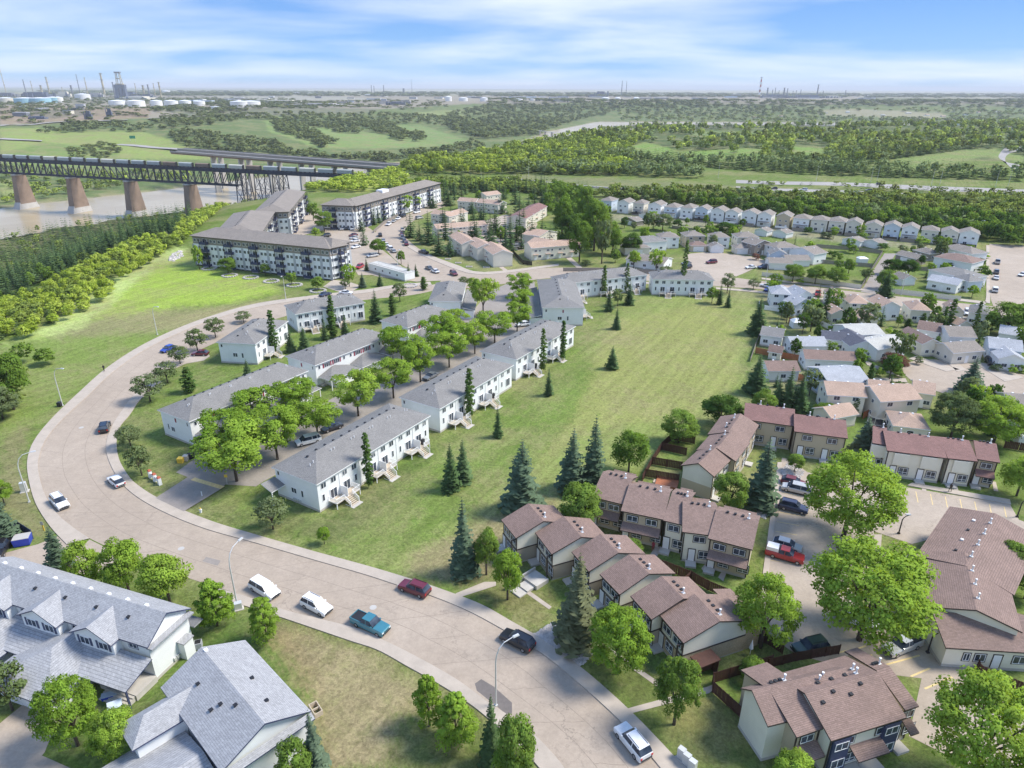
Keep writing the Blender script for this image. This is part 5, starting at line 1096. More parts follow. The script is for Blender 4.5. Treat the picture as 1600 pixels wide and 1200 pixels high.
def spruce(tiers,nb,sub,seed,droop=.28,R=2.3,Hh=10,ragged=.25):
    r=np.random.default_rng(seed); Q=[];Nn=[]
    for i in range(tiers):
        u=i/(tiers-1); z=.55+(Hh-.7)*u; rad=R*(1-u)**.85+.12; k=max(4,int(nb*(1-u*.6)))
        for j in range(k):
            a=2*np.pi*(j+r.uniform(-.35,.35))/k+i*1.1; rl=rad*r.uniform(1-ragged,1+ragged*.4); d=np.array([np.cos(a),np.sin(a),0]); s=np.array([-d[1],d[0],0])
            for q in range(sub):
                t0=q/sub*.95+.05; t1=min(1.05,(q+1)/sub+.08); w=(.16+.20*np.sin(np.pi*min(.95,(t0+t1)/2)))*rl*r.uniform(.8,1.2)+.05
                dz=lambda t: -droop*rl*t+.16*rl*t*t
                p0=d*rl*t0+[0,0,z+dz(t0)]; p1=d*rl*t1+[0,0,z+dz(t1)+r.uniform(-.05,.05)]; m_=(p0+p1)/2; tilt=r.uniform(-.35,.35)*w
                Q.append([p0,m_-s*w+[0,0,-.25*w+tilt],p1,m_+s*w+[0,0,-.25*w-tilt]]); n=d*.65+s*r.uniform(-.3,.3)+np.array([0,0,.75]); Nn.append(n/np.linalg.norm(n))
    return np.array(Q,float),np.array(Nn)
def card_mesh(name,Q,Nn,mat,tint=None):
    n=len(Q); me=bpy.data.meshes.new(name); me.vertices.add(n*4); me.vertices.foreach_set('co',Q.reshape(-1).astype(np.float32))
    me.loops.add(n*4); me.loops.foreach_set('vertex_index',np.arange(n*4,dtype=np.int32)); me.polygons.add(n); me.polygons.foreach_set('loop_start',np.arange(n,dtype=np.int32)*4)
    me.update(calc_edges=True); me.polygons.foreach_set('use_smooth',np.ones(n,bool))
    me.normals_split_custom_set_from_vertices(np.repeat(Nn,4,0).astype(np.float32))
    if tint is not None:
        ca=me.color_attributes.new('tint','FLOAT_COLOR','POINT'); ca.data.foreach_set('color',np.hstack([np.repeat(tint,4,0),np.ones((n*4,1))]).ravel().astype(np.float32))
    me.materials.append(M[mat]); return me
def trunk_mesh(kind,seed):
    r=random.Random(seed); mb=MB()
    if kind in('elm','round','dome'):
        mb.tube((0,0,-.3),(0,0,2.6),.26,.2,7)
        for i in range(6):
            a=i*1.05+r.random()*.5; q=r.uniform(1.2,2.2); m_=(math.cos(a)*q*.5,math.sin(a)*q*.5,4.4); e=(math.cos(a)*q*1.4,math.sin(a)*q*1.4,7.2)
            mb.tube((0,0,2.4),m_,.14,.09,5); mb.tube(m_,e,.09,.03,5)
    elif kind=='spruce': mb.tube((0,0,-.3),(0,0,9.6),.2,.03,6)
    else:
        mb.tube((0,0,-.3),(0,0,8.5),.2,.04,6)
        for i in range(4): a=i*1.6; mb.tube((0,0,1.8+i*.8),(math.cos(a)*1.2,math.sin(a)*1.2,3.8+i*.9),.08,.03,5)
    return mb.mesh('trunk',[M['bark']],True)
PROT={}
def prot(kind,var,mat):
    key=(kind,var,mat)
    if key in PROT: return PROT[key]
    if kind=='dome': Q,Nn=crown('dome',17000,.23,20+var)
    elif kind in('elm','round','cone'): Q,Nn=crown(kind,8000,.34,10+var)
    elif kind=='orn': Q,Nn=crown('round',1500,.55,30+var)
    elif kind=='column': Q,Nn=crown('column',3200,.27,50+var)
    elif kind=='shrub': Q,Nn=crown('shrub',700,.95,60+var)
    elif kind=='spruce': Q,Nn=spruce(24,13,4,70+var,ragged=.4)
    elif kind=='spruceM': Q,Nn=spruce(16,9,2,80+var,ragged=.4)
    elif kind=='treeM': Q,Nn=crown(['elm','round'][var%2],700,1.0,90+var)
    PROT[key]=card_mesh('crown',Q,Nn,mat); return PROT[key]
BASER={'dome':4.5,'elm':4.9,'round':4.1,'cone':3.6,'orn':4.1,'column':.98,'shrub':4.2,'spruce':2.4,'spruceM':2.4,'treeM':4.6}
cnt={}
def tree(kind,mat,bx,by,ty,wpx,label,group,name='tree',z=0,xyz=None,hgt=None,rad=None,trunk=True,cat=None):
    if xyz is None:
        g=G(bx,by,z); h=top_h(bx,by,ty,z); s=ppm((g.x,g.y,z+h*.5)); R_=wpx/2/s
    else: g=Vector(xyz); h=hgt; R_=rad
    i=cnt[kind]=cnt.get(kind,0)+1; me=prot(kind,i%(4 if kind not in('spruceM','treeM') else 4),mat)
    t=empty(name,label,cat or name.replace('_',' '),g,random.uniform(0,6.28),group); sc=(R_/BASER[kind],R_/BASER[kind],h/10)
    part('crown',me,t,scale=sc)
    if trunk:
        tk={'dome':'elm','elm':'elm','round':'round','orn':'round','treeM':'elm','spruce':'spruce','spruceM':'spruce'}.get(kind,'cone')
        if kind!='shrub': part('trunk',cached(('tk',tk,i%2),lambda:trunk_mesh(tk,i)),t,scale=((sc[0]+sc[2])/2*.9,(sc[0]+sc[2])/2*.9,sc[2]))
    return t
# street trees of the lane (ordered from the entrance up the lane)
LANE=[(370,752,672,108),(352,715,650,82),(434,718,646,76),(402,675,612,70),(497,684,625,70),(465,650,592,72),(560,650,588,68),(615,622,565,62),(657,597,535,50),(628,568,514,58),(690,552,500,62),(702,574,524,54),(742,553,504,42),(712,528,487,42),(773,536,491,54),(755,493,433,42),(808,518,476,40),(811,492,454,38),(812,466,431,38)]
NO=['nearest the lane entrance','second from the entrance, close to the maroon-shuttered wall','third from the entrance by the parked white van','fourth, crown against the garage fronts','fifth, on the side of the balcony row','sixth, over the first garages','seventh, standing alone on the lane edge','eighth, vase-shaped with bare fork showing','ninth, tall with long trunk before the third row roof','tenth, broad before the second garage row','eleventh, leaning over the third garage row','twelfth, open fork in mid lane','thirteenth, narrow','fourteenth, behind the thirteenth','fifteenth, broad beside the third balcony row','sixteenth, by the end block at the junction','lowest of the three overlapping trees by the square-on row','middle of the three overlapping trees by the square-on row','topmost of the three overlapping trees by the square-on row']
for (a,b,c,w),l in zip(LANE,NO): tree('elm','lf_bright',a,b,c-2,w*1.18,'bright green lane tree, '+l,'street trees of the lane')
ORN=[(205,699,663,44,'small olive tree nearest the black car at the inside bend'),(222,743,693,44,'small olive blossom tree by the entrance sign'),(235,627,582,54,'wide olive tree at the road edge left of the first garage row'),(262,598,563,40,'olive tree above the wide one at the road edge'),(282,569,538,34,'olive tree beside the blue car'),(309,549,512,38,'olive tree at the drive of the row with the end porch'),(337,527,494,34,'olive tree second from the road bend top'),(381,504,485,28,'small olive tree at the top of the bend'),(427,827,775,56,'pale olive tree in front of the nearest white end wall'),(625,471,440,26,'olive tree by the outer road before the junction'),(725,448,431,20,'olive tree beside the short end block'),(1136,458,424,24,'olive tree at the far right field corner by the road'),(1177,452,433,22,'olive bush tree by the collector behind the field'),(20,1110,1035,70,'olive tree at the left edge below the large duplex'),(1040,430,415,26,'olive shrub tree behind the facing town house rows'),(915,415,405,18,'small olive bush at the left end of the facing rows')]
for a,b,c,w,l in ORN: tree('orn','lf_olive',a,b,c,w,l,'small olive ornamental trees')
COLP=[(578,762,674,19,'tall columnar poplar against the nearest balcony row'),(734,654,574,19,'tall columnar poplar against the second balcony row'),(848,581,512,13,'left columnar poplar of the pair at the third balcony row'),(879,563,500,13,'right columnar poplar of the pair at the third balcony row'),(430,554,483,17,'slanting columnar poplar left of the blue-doored row'),(520,511,460,14,'columnar poplar before the roof of the blue-doored row'),(297,613,574,23,'short wide columnar poplar on the lawn by the bend'),(614,493,458,15,'columnar poplar on the lawn above the second garage row'),(662,453,432,13,'columnar poplar beside the short end block'),(943,463,413,11,'left columnar poplar before the facing rows'),(978,457,410,10,'middle columnar poplar before the facing rows'),(1066,458,374,11,'very tall columnar poplar splitting the right facing row'),(521,528,486,18,'lower columnar poplar before the blue-doored row'),(1470,519,478,12,'left poplar of the pair east of the field'),(1481,517,466,15,'right poplar of the pair east of the field'),(1520,522,470,11,'thin poplar by the small beige garage'),(1287,502,449,12,'tall poplar behind the split grey-roofed house'),(1275,508,472,20,'broad pale poplar behind the split grey-roofed house'),(1334,650,618,12,'cedar column beside the close'),(1358,597,566,12,'green cedar column at the close entrance'),(1340,566,546,9,'dark cedar column by the long brown roof'),(1459,555,525,15,'cone cedar on the green lawn of the close'),(1440,510,489,12,'cone cedar behind the brown-roofed houses'),(1418,512,498,14,'round cedar left of the cone cedar'),(1515,530,513,11,'round cedar behind the close houses')]
for a,b,c,w,l in COLP: tree('column','lf_poplar',a,b,c,w,l,'columnar poplars and cedars',trunk=False,name='poplar_tree')
SPR=[(96,893,820,46,'dark spruce by the driveway mouth left of the road'),(8,845,745,48,'dark spruce cut by the left edge above the blue bin'),(705,766,690,34,'left spruce of the close pair on the field lawn'),(724,752,684,34,'right spruce of the close pair on the field lawn'),(778,683,632,18,'small lone spruce near the second balcony row'),(857,618,572,17,'small lone spruce at the third balcony row'),(956,576,539,23,'lone round spruce in the middle of the field'),(963,514,479,17,'small spruce on the upper field'),(951,486,446,17,'spruce below the left facing row'),(983,476,438,19,'spruce beside a leafless shrub before the facing rows'),(1124,476,438,12,'left thin spruce at the right end of the facing row'),(1137,480,447,12,'right thin spruce at the right end of the facing row'),(815,798,685,74,'large spruce standing left in the near field'),(893,766,668,56,'left spruce of the tall pair in the near field'),(926,760,647,50,'right and taller spruce of the pair in the near field'),(725,896,775,52,'spruce with a round tree at its foot on the road lawn'),(1186,792,680,62,'tall blue-green spruce beside the car park'),(1182,522,463,36,'dark spruce at the right edge of the field, upper'),(1180,614,552,42,'dark spruce at the right edge of the field, lower'),(1212,640,588,30,'left spruce behind the red-brown terrace'),(1228,642,570,34,'middle spruce behind the red-brown terrace'),(1247,645,582,34,'right spruce behind the red-brown terrace'),(1346,712,650,48,'dark spruce standing in the gap of the red-brown terrace'),(1512,614,556,48,'open branched spruce on the close'),(588,504,450,27,'ragged spruce above the second garage row'),(455,550,511,20,'small spruce, left of the pair behind the first garage row'),(477,550,510,24,'small spruce, right of the pair behind the first garage row'),(540,527,486,18,'small spruce right of the lower poplar'),(508,531,488,13,'narrow spruce left of the lower poplar'),(388,590,560,18,'small spruce at the end of the first garage row'),(497,1215,1108,48,'blue spruce at the bottom beside the grey-roofed house'),(768,1190,1083,42,'spruce at the bottom beside the street lamp'),(1382,463,420,28,'spruce at the mouth of the alley'),(594,447,424,12,'small spruce by the apartment terrace'),(639,436,409,11,'left small spruce by the site office'),(650,432,411,11,'right small spruce by the site office'),(567,449,425,15,'blue spruce at the apartment corner'),(573,423,401,9,'little spruce left of the site office'),(1206,447,435,14,'small spruce by the long pale fence')]
for a,b,c,w,l in SPR: tree('spruce','needles_b' if 'blue' in l or w>45 else 'needles',a,b,c,w,l,'lone spruces among the houses',name='spruce_tree')
tree('spruce','needles_br',900,1003,862,84,'large brownish spruce on the stones before the diagonal row','lone spruces among the houses',name='spruce_tree')
MIDS=[(642,371,327,18),(670,381,331,21),(656,376,347,13),(686,398,354,20),(704,400,366,15),(742,380,340,23),(766,386,346,19),(775,366,330,18),(807,376,342,13),(831,380,340,22),(812,336,300,19),(805,319,282,13),(787,311,289,11),(782,333,307,18),(852,320,292,13),(834,311,294,12),(710,304,284,14),(701,321,297,16),(676,325,304,14),(737,333,316,13),(705,345,322,15),(751,343,326,10),(826,330,307,12),(457,347,314,13),(464,341,307,14),(474,334,300,13),(481,327,297,12),(569,383,350,11),(585,351,320,10),(592,348,325,9),(565,361,337,11),(600,345,320,10),(578,345,325,10),(612,340,318,10),(450,352,326,12)]
for i,(a,b,c,w) in enumerate(MIDS): tree('spruceM','needles',a,b,c-5,w*1.55,'dark spruce %s'%(('among the pink-roofed houses, %s of that stand'%ORD[i] if i<23 else 'beside the apartment blocks, %s of that stand'%ORD[i-23])),'spruces between apartments and pink-roofed houses',name='spruce_tree')
MIDT=[(592,397,372,30,'mid','round tree on the bank between street and apartment cars'),(627,413,391,18,'mid','small street tree beside the north street'),(632,334,304,28,'bright','bright tree before the long apartment block'),(650,328,302,22,'bright','second bright tree before the long apartment block'),(507,362,327,32,'mid','round tree at the corner of the apartment car park'),(490,345,317,20,'mid','small round tree between the apartment wings'),(494,372,355,18,'bright','light green shrub tree in the apartment car park'),(546,448,414,24,'bright','bright tree right of the apartment corner'),(312,421,380,20,'bright','narrow tree at the left end of the long apartment block'),(327,416,392,24,'olive','muted tree second along the long apartment block'),(357,428,401,30,'mid','broad shrub tree third along the long apartment block'),(415,431,411,20,'mid','shrub tree fourth along the long apartment block'),(456,445,426,18,'mid','shrub tree fifth along the long apartment block'),(497,452,431,28,'mid','shrub tree at the right end of the long apartment block'),(540,452,436,16,'olive','low shrub by the round flower bed'),(990,419,390,25,'bright','round street tree, left of the two behind the facing rows'),(1025,424,390,25,'bright','round street tree, right of the two behind the facing rows'),(961,410,388,20,'mid','round tree left of the two street trees behind the rows'),(1238,441,411,36,'mid','round tree behind the pale fence, first of three'),(1273,444,412,34,'mid','round tree behind the pale fence, second of three'),(1306,446,416,36,'mid','round tree behind the pale fence, third of three'),(1352,440,419,22,'olive','yellowish small tree at the end of the pale fence'),(1392,430,403,34,'dark','dark round tree at the left in the right-hand block'),(1418,433,404,30,'dark','dark round tree at the right in the right-hand block'),(1382,452,420,34,'mid','round tree behind the alley spruce'),(1518,465,445,20,'bright','small round tree by the wide street corner'),(1395,577,552,46,'purple','dark purple crab tree on the close'),(1572,524,470,76,'mid','big tree at the right edge above the pale roofs'),(1600,528,468,50,'mid','tree cut by the right edge above the pale roofs'),(1125,667,614,72,'dark','dense dark round tree at the field edge'),(1060,692,640,62,'mid','round tree by the back yards at the field edge'),(982,738,671,66,'mid','round tree right of the tall spruce pair'),(905,832,751,74,'mid','round tree left of the brown row'),(760,898,822,46,'mid','round tree right of the road lawn spruce'),(793,937,855,52,'bright','bright tree before the first diagonal unit'),(964,1052,950,112,'bright','bright spreading tree before the diagonal row'),(1053,1132,1020,84,'mid','tall loose tree before the nearest diagonal gable'),(1137,800,737,60,'mid','round tree left of the blue-green spruce'),(985,873,842,40,'mid','small tree by the lawns between the brown rows'),(965,868,850,24,'dark','shrub by the door of the brown row'),(1175,1064,1030,46,'mid','small round tree by the brown fences'),(1188,1012,893,112,'bright','large bright tree left of the car park entrance'),(1318,838,706,164,'bright','very large round tree over the upper car park'),(1342,1000,846,212,'bright','very large spreading tree over the lower car park'),(1588,775,712,66,'bright','tree cut by the right edge beside the terrace'),(1241,737,708,28,'mid','small tree at the corner of the terrace bed'),(1512,1225,1062,196,'bright','huge bright tree in the lower right corner'),(1485,684,610,84,'olive','big grey-green tree behind the terrace'),(1552,692,618,104,'bright','big bright tree behind the right end of the terrace'),(1288,655,628,44,'mid','low tree behind the terrace by the carport'),(1424,675,652,40,'mid','low tree before the tan garage roof'),(1572,905,845,60,'mid','tree behind the right-hand brown roof'),(1600,935,880,50,'mid','tree at the right edge behind the brown roof'),(140,927,845,62,'bright','leftmost of the four street trees behind the large duplex'),(203,928,838,72,'bright','second of the four street trees behind the large duplex'),(266,942,864,82,'bright','third of the four street trees behind the large duplex'),(340,978,905,64,'bright','round tree at the gable end of the large duplex'),(418,1003,932,52,'bright','round tree between road and dry lawn'),(122,1165,1058,106,'bright','large round tree in front of the duplex garages'),(190,1190,1107,84,'bright','round tree between the two grey-roofed houses'),(671,1135,1053,52,'bright','left tree of the pair on the dry lawn'),(713,1165,1082,72,'bright','right tree of the pair on the dry lawn'),(805,1230,1115,76,'mid','tree beside the bottom spruce at the road'),(465,1240,1155,66,'mid','tree under the side gable at the bottom'),(792,1235,1170,50,'bright','bright shrub tree at the bottom edge by the road'),(1235,1235,1180,70,'bright','bright tree below the tall blank wall'),(22,640,545,72,'mid','big dark tree on the slope at the left edge'),(8,790,745,34,'bright','bright shrub at the left edge by the lamp'),(5,655,600,60,'olive','olive tree behind the slope edge at the left'),(905,410,340,44,'mid','tall poplar tree left in the clump beside the facing rows'),(928,392,304,46,'mid','tallest poplar in the clump right of the pink roofs'),(940,412,343,28,'olive','pale poplar in the clump right of the pink roofs'),(878,372,303,36,'mid','poplar behind the court of the pink roofs'),(914,352,286,32,'mid','narrow poplar at the back of the clump'),(888,395,330,46,'dark','dark tree in front of the poplar clump'),(957,398,352,32,'mid','tree right of the pale poplar'),(985,398,362,38,'dark','dark round tree right of the poplar clump'),(1013,360,330,28,'olive','bushy tree below the row houses'),(1035,360,332,34,'olive','greyish bushy tree below the row houses'),(1130,372,345,40,'dark','dark bush group in the middle below the row houses'),(1110,374,352,24,'mid','bush between court head houses'),(1086,382,352,20,'mid','small bush tree at the court head'),(1020,345,330,16,'bright','small bright tree between two row houses'),(867,330,312,14,'mid','small tree by the back of the court'),(507,850,822,22,'bright','small sapling on the lawn by the nearest end wall'),(965,478,452,22,'olive','leafless looking shrub beside the field spruce'),(1112,474,448,26,'mid','shrub tree at the right corner of the facing rows'),(1192,650,608,44,'mid','round tree at the lower field edge by the terrace')]
for a,b,c,w,k,l in MIDT:
    kind='dome' if w>=84 else ('cone' if l.startswith(('round tree at the gable','round tree between road','left tree of the pair','right tree of the pair')) else ('round' if w>40 else ('treeM' if b<480 and w<30 else 'round')))
    tree(kind,'lf_'+k,a,b,c,w,l,'trees and shrubs among the houses')
FT=np.array([f[:3] for f in FOOT]); GT=[]; USED={}
def near_label(kind_,g,fb):
    i=int(np.hypot(FT[:,0]-g[0],FT[:,1]-g[1]).argmin()); c=USED[(kind_,i)]=USED.get((kind_,i),0)+1
    if c>len(ORD): return fb
    l=('' if c==1 else ORD[c-1]+' ')+kind_+' beside the '+FOOT[i][3]
    return l if len(re.findall(r"[A-Za-z]+",l))<=16 else fb
k=0
SHR=[(1480,420),(1508,430),(1528,437),(1535,425),(1530,412),(1522,405),(1538,400),(1527,448),(1500,447),(1300,352),(1322,360),(1345,372),(1378,388),(1410,390),(1440,378),(1465,378),(1262,362),(1290,368),(1250,440),(1332,392),(1300,400),(1180,402),(1388,520),(1400,528),(1450,545),(1435,565),(1375,583),(1400,585),(1363,585),(1290,505),(1300,512),(1315,508),(1250,505),(1228,495),(1395,490),(1330,505),(1375,495),(1555,575),(1580,580),(1595,578),(1540,430),(1225,415),(1070,360),(1145,366),(1058,352),(1098,362),(1170,376),(1008,372)]
for a,b in SHR:
    k+=1; gg=G(a,b+4); sc_=['green','dark','olive','bright'][k%4] if k%11 else 'purple'
    tree('shrub','lf_purple' if k%11==0 else ['lf_mid','lf_dark','lf_olive','lf_bright'][k%4],a,b+4,b-random.uniform(6,11),random.uniform(13,22),near_label(sc_+' low shrub',gg,'low garden shrub east of the field, one of many between the houses'),'garden shrubs east of the field',name='garden_shrub',cat='shrub')
# garden trees fitted between the eastern houses
GT=[]; tries=0
ROADP=[[(1190,436),(1340,452),(1600,478),(1600,508),(1330,474),(1190,453)],[(1340,390),(1404,392),(1372,462),(1340,458)],[(1538,376),(1640,376),(1640,500),(1538,480)],[(1410,560),(1600,560),(1640,650),(1480,622),(1400,600)],[(1060,390),(1215,395),(1190,425),(1125,442),(1060,425)],[(870,415),(1190,432),(1190,455),(870,440)]]
AREAS=[([(1200,455),(1540,495),(1600,520),(1600,560),(1400,560),(1230,560),(1195,500)],30),([(1190,500),(1420,560),(1420,640),(1360,650),(1190,600)],12),([(935,332),(1100,348),(1520,392),(1530,440),(1400,440),(1200,425),(1060,385),(960,395)],38),([(1440,600),(1600,630),(1600,700),(1460,650)],8),([(680,345),(830,335),(870,400),(700,400)],26),([(600,300),(700,290),(860,290),(870,330),(790,322),(700,322),(650,312)],36)]
for P,n in AREAS:
    P=np.array(P,float); k=0; tries=0
    while k<n and tries<4000:
        tries+=1; a,b=random.uniform(P[:,0].min(),P[:,0].max()),random.uniform(P[:,1].min(),P[:,1].max())
        if not inpoly(np.array([a]),np.array([b]),P)[0] or any(inpoly(np.array([a]),np.array([b]),r)[0] for r in ROADP): continue
        g=G(a,b)
        if (np.hypot(FT[:,0]-g.x,FT[:,1]-g.y)<FT[:,2]+.6).any() or any(math.hypot(g.x-q[0],g.y-q[1])<4 for q in GT): continue
        GT.append((g.x,g.y)); k+=1; mid_=b<400 and a<880; con=random.random()<(.8 if mid_ else .3); hh=random.uniform(11,16) if (mid_ and con) else random.uniform(4,9); lm='needles' if con else random.choice(['lf_mid','lf_bright','lf_mid','lf_olive','lf_dark'])
        tree('spruceM' if con else 'treeM',lm,0,0,0,0,near_label('small dark spruce' if con else {'lf_mid':'green tree','lf_bright':'bright green tree','lf_olive':'olive tree','lf_dark':'dark green tree'}[lm],(g.x,g.y),('small dark spruce' if con else 'small leafy tree')+' in a garden between the small houses'),'garden spruces between the houses' if con else 'garden trees between the houses',name='garden_tree',xyz=(g.x,g.y,0),hgt=hh,rad=hh*(.2 if con else random.uniform(.3,.42)))
# ---------------------------------------------------------------- woods
CLR=[[(985,228),(1010,222),(1060,235),(1030,250),(985,243)],[(1065,238),(1150,232),(1130,252),(1070,250)],[(1150,232),(1200,232),(1190,250),(1150,252)],[(1236,224),(1292,228),(1288,255),(1236,252)],[(1080,203),(1192,203),(1192,214),(1080,214)],[(1390,250),(1500,235),(1560,232),(1600,245),(1600,255),(1540,245),(1440,262),(1400,262)],[(1280,172),(1480,176),(1480,187),(1290,182)],[(1000,214),(1060,210),(1100,222),(1040,228)],[(1330,205),(1420,200),(1470,206),(1380,214)],[(1230,200),(1300,198),(1310,206),(1240,208)]]
def clear(A):
    a,b=PROJ(A[:,0],A[:,1],terr(A[:,0],A[:,1])); m=np.zeros(len(A),bool)
    for P in CLR: m|=inpoly(a,b,P)
    return m
def region(P,spacing,zref=0,dens=1.0):
    """jittered points on the ground inside a pixel outline, spacing grows with distance"""
    P=np.array(P,float); X,Y,Z=hit(P[:,0],P[:,1]); u=X/Y; lv=np.log(Y)
    out=[]; y0,y1=Y.min(),Y.max(); yv=y0
    while yv<y1:
        s=spacing(yv); xs=np.arange(u.min()*yv,u.max()*yv+s,s); xs=xs+rng.uniform(-.45,.45,len(xs))*s; out.append(np.stack([xs,yv+rng.uniform(-.45,.45,len(xs))*s],1)); yv+=s
    A=np.vstack(out); d0,_,w0=seg_dist(A[:,0],A[:,1],RIV,RIVW); A=A[d0-w0>6]; A=A[~clear(A)]; ok=inpoly(A[:,0]/A[:,1],np.log(A[:,1]),np.stack([u,lv],1)); A=A[ok]
    if dens<1: A=A[rng.uniform(size=len(A))<dens]
    return A
PR={}
def lod(kind,n):
    if (kind,n) not in PR:
        L=[]
        for s in range(5):
            if kind=='s': L.append(spruce(*{3:(11,7,2),2:(8,6,1),1:(5,5,1)}[n],100+s,R=2.2))
            else: L.append(crown('round' if s%2 else 'elm',{3:330,2:130,1:60}[n],{3:1.35,2:2.0,1:3.0}[n],110+s))
        PR[(kind,n)]=L
    return PR[(kind,n)]
TINT={'spruce':((0.08,0.13,0.045),(0.15,0.205,0.07)),'lit':((0.32,0.42,0.055),(0.46,0.55,0.11)),'mid':((0.166,0.231,0.053),(0.267,0.331,0.079)),'dull':((0.125,0.166,0.053),(0.216,0.245,0.079)),'far':((0.117,0.151,0.060),(0.183,0.216,0.079)),'grey':((0.16,0.225,0.09),(0.24,0.30,0.14))}  # lit: sunshine on brush and leaves worked into the tint
WOODS=[]     # (points, kind, tint, height, radius)
def wood(P,sp,kinds,dens=1.0):
    A=region(P,sp if callable(sp) else (lambda d:sp),0,dens); pick=rng.uniform(size=len(A)); acc=0
    for kd,ti,fr,h,r_ in kinds:
        m=(pick>=acc)&(pick<acc+fr); acc+=fr; WOODS.append((A[m],kd,ti,h,r_))
SPM=lambda a,k:(lambda d:max(a,k*d))
# conifers and lit brush on the river side slope
wood([(-40,340),(60,338),(150,330),(240,325),(300,328),(300,345),(270,372),(205,380),(130,415),(60,458),(0,470),(-60,480)],SPM(6.2,.014),[('s','spruce',.90,12,2.3),('d','mid',.10,6,2.6)])
wood([(285,322),(400,290),(480,285),(560,274),(560,284),(480,292),(430,300),(340,335),(290,380),(215,425),(130,478),(60,515),(0,535),(0,480),(60,460),(130,418),(205,382),(270,372),(300,345)],SPM(3.3,.009),[('d','lit',.66,3.8,1.7),('d','mid',.24,3.8,1.7),('s','spruce',.10,6,1.4)])
wood([(-60,610),(10,600),(45,560),(90,545),(100,560),(55,590),(30,640),(-60,700)],5.0,[('d','mid',.8,6,3),('d','lit',.2,4,2)],.5)
wood([(20,520),(110,480),(170,450),(200,440),(180,462),(110,500),(40,530)],4.5,[('d','lit',1,4,2.2)],.7)
# far bank under the bridge
wood([(0,290),(60,290),(140,282),(230,275),(290,272),(300,280),(200,292),(110,305),(60,312),(0,320)],SPM(10,.010),[('d','mid',.6,8,4.5),('s','spruce',.2,10,3),('d','lit',.2,6,4)],.55)
wood([(0,262),(120,270),(260,262),(300,270),(120,285),(0,282)],SPM(12,.011),[('s','spruce',.4,11,3.5),('d','mid',.6,8,5)],.5)
wood([(105,250),(110,232),(150,222),(180,225),(190,236),(172,246),(130,248)],SPM(9,.009),[('d','dull',1,4,5)],.8)
wood([(60,205),(110,197),(180,195),(240,198),(240,206),(110,207),(65,210)],SPM(14,.011),[('d','far',.9,9,7),('s','spruce',.1,12,4)],.7)
wood([(230,190),(400,180),(560,178),(700,182),(760,190),(740,200),(640,192),(560,200),(440,192),(400,186),(330,196),(250,203)],SPM(16,.011),[('d','far',.9,9,8),('s','spruce',.1,12,4)],.85)
wood([(290,232),(260,210),(300,205),(420,222),(520,245),(600,245),(700,232),(740,220),(760,232),(660,248),(600,254),(400,240),(330,240)],SPM(12,.010),[('d','far',.8,9,7),('s','spruce',.2,11,4)],.8)
for q in ([(425,190),(445,188),(480,200),(525,225),(500,232),(460,215),(430,205)],[(470,195),(500,192),(520,197),(560,205),(565,210),(530,208)],[(560,192),(600,190),(640,212),(630,222),(590,208),(565,200)],[(640,212),(660,208),(665,220),(645,222)]): wood(q,SPM(11,.009),[('d','far',1,10,7)],.9)
wood([(760,165),(960,162),(1200,168),(1350,172),(1340,180),(1100,180),(960,176),(900,190),(840,212),(750,218),(700,200),(690,182)],SPM(18,.011),[('d','far',.85,12,10),('s','spruce',.15,12,5)],.95)
# near side of the river, beyond the railway
wood([(480,285),(560,270),(640,283),(700,290),(800,287),(800,300),(700,290),(640,298),(560,300),(480,300)],SPM(6,.012),[('d','lit',.8,5,3.5),('s','spruce',.2,9,2.6)],.8)
wood([(600,270),(700,251),(775,237),(845,223),(900,213),(960,207),(1000,212),(990,240),(985,262),(960,276),(800,272),(640,276)],SPM(7,.0095),[('s','spruce',.34,13,3.0),('d','mid',.36,9,4.2),('d','lit',.30,8,4)],.9)
wood([(800,258),(900,252),(985,256),(1100,262),(1200,270),(1320,276),(1600,284),(1600,276),(1400,266),(1250,258),(1100,252),(1000,246),(900,244)],SPM(7,.009),[('s','spruce',.75,13,3.4),('d','grey',.25,10,4)])
wood([(800,268),(900,264),(1010,268),(1100,274),(1100,280),(980,276),(800,272)],SPM(7,.010),[('d','grey',.8,9,4),('s','spruce',.2,10,3)])
wood([(960,196),(1060,192),(1180,190),(1400,186),(1600,186),(1640,250),(1540,236),(1480,240),(1400,252),(1300,262),(1200,256),(1100,240),(1010,238),(960,222),(900,218)],SPM(9,.012),[('d','mid',.34,12,5),('d','dull',.12,12,5.5),('s','spruce',.32,15,3.6),('d','grey',.12,11,5),('d','lit',.10,10,4.5)],.62)
wood([(1290,250),(1400,232),(1520,222),(1540,230),(1420,246),(1310,268),(1240,262)],SPM(8,.010),[('s','spruce',.9,13,3.6),('d','dull',.1,9,5)])
wood([(960,176),(1200,176),(1400,172),(1700,168),(1700,200),(1400,190),(1200,192),(980,196)],SPM(18,.011),[('d','dull',.55,11,9),('d','mid',.25,11,9),('s','spruce',.2,13,5)],.75)
wood([(760,156),(1200,158),(1700,156),(1700,168),(1200,170),(760,168)],SPM(30,.013),[('d','far',1,13,18)],.6)
wood([(240,156),(700,160),(700,168),(240,176)],SPM(22,.009),[('d','far',1,8,11)],.32)
wood([(0,150),(460,154),(460,166),(0,170)],SPM(20,.008),[('d','far',.8,7,9),('s','spruce',.2,9,4)],.22)
wood([(0,168),(300,166),(430,172),(300,186),(0,194)],SPM(16,.008),[('d','far',.7,6,8),('s','spruce',.3,10,4)],.20)
wood([(60,142),(1700,147),(1700,154),(60,150)],SPM(60,.013),[('d','far',1,16,40)],.30)
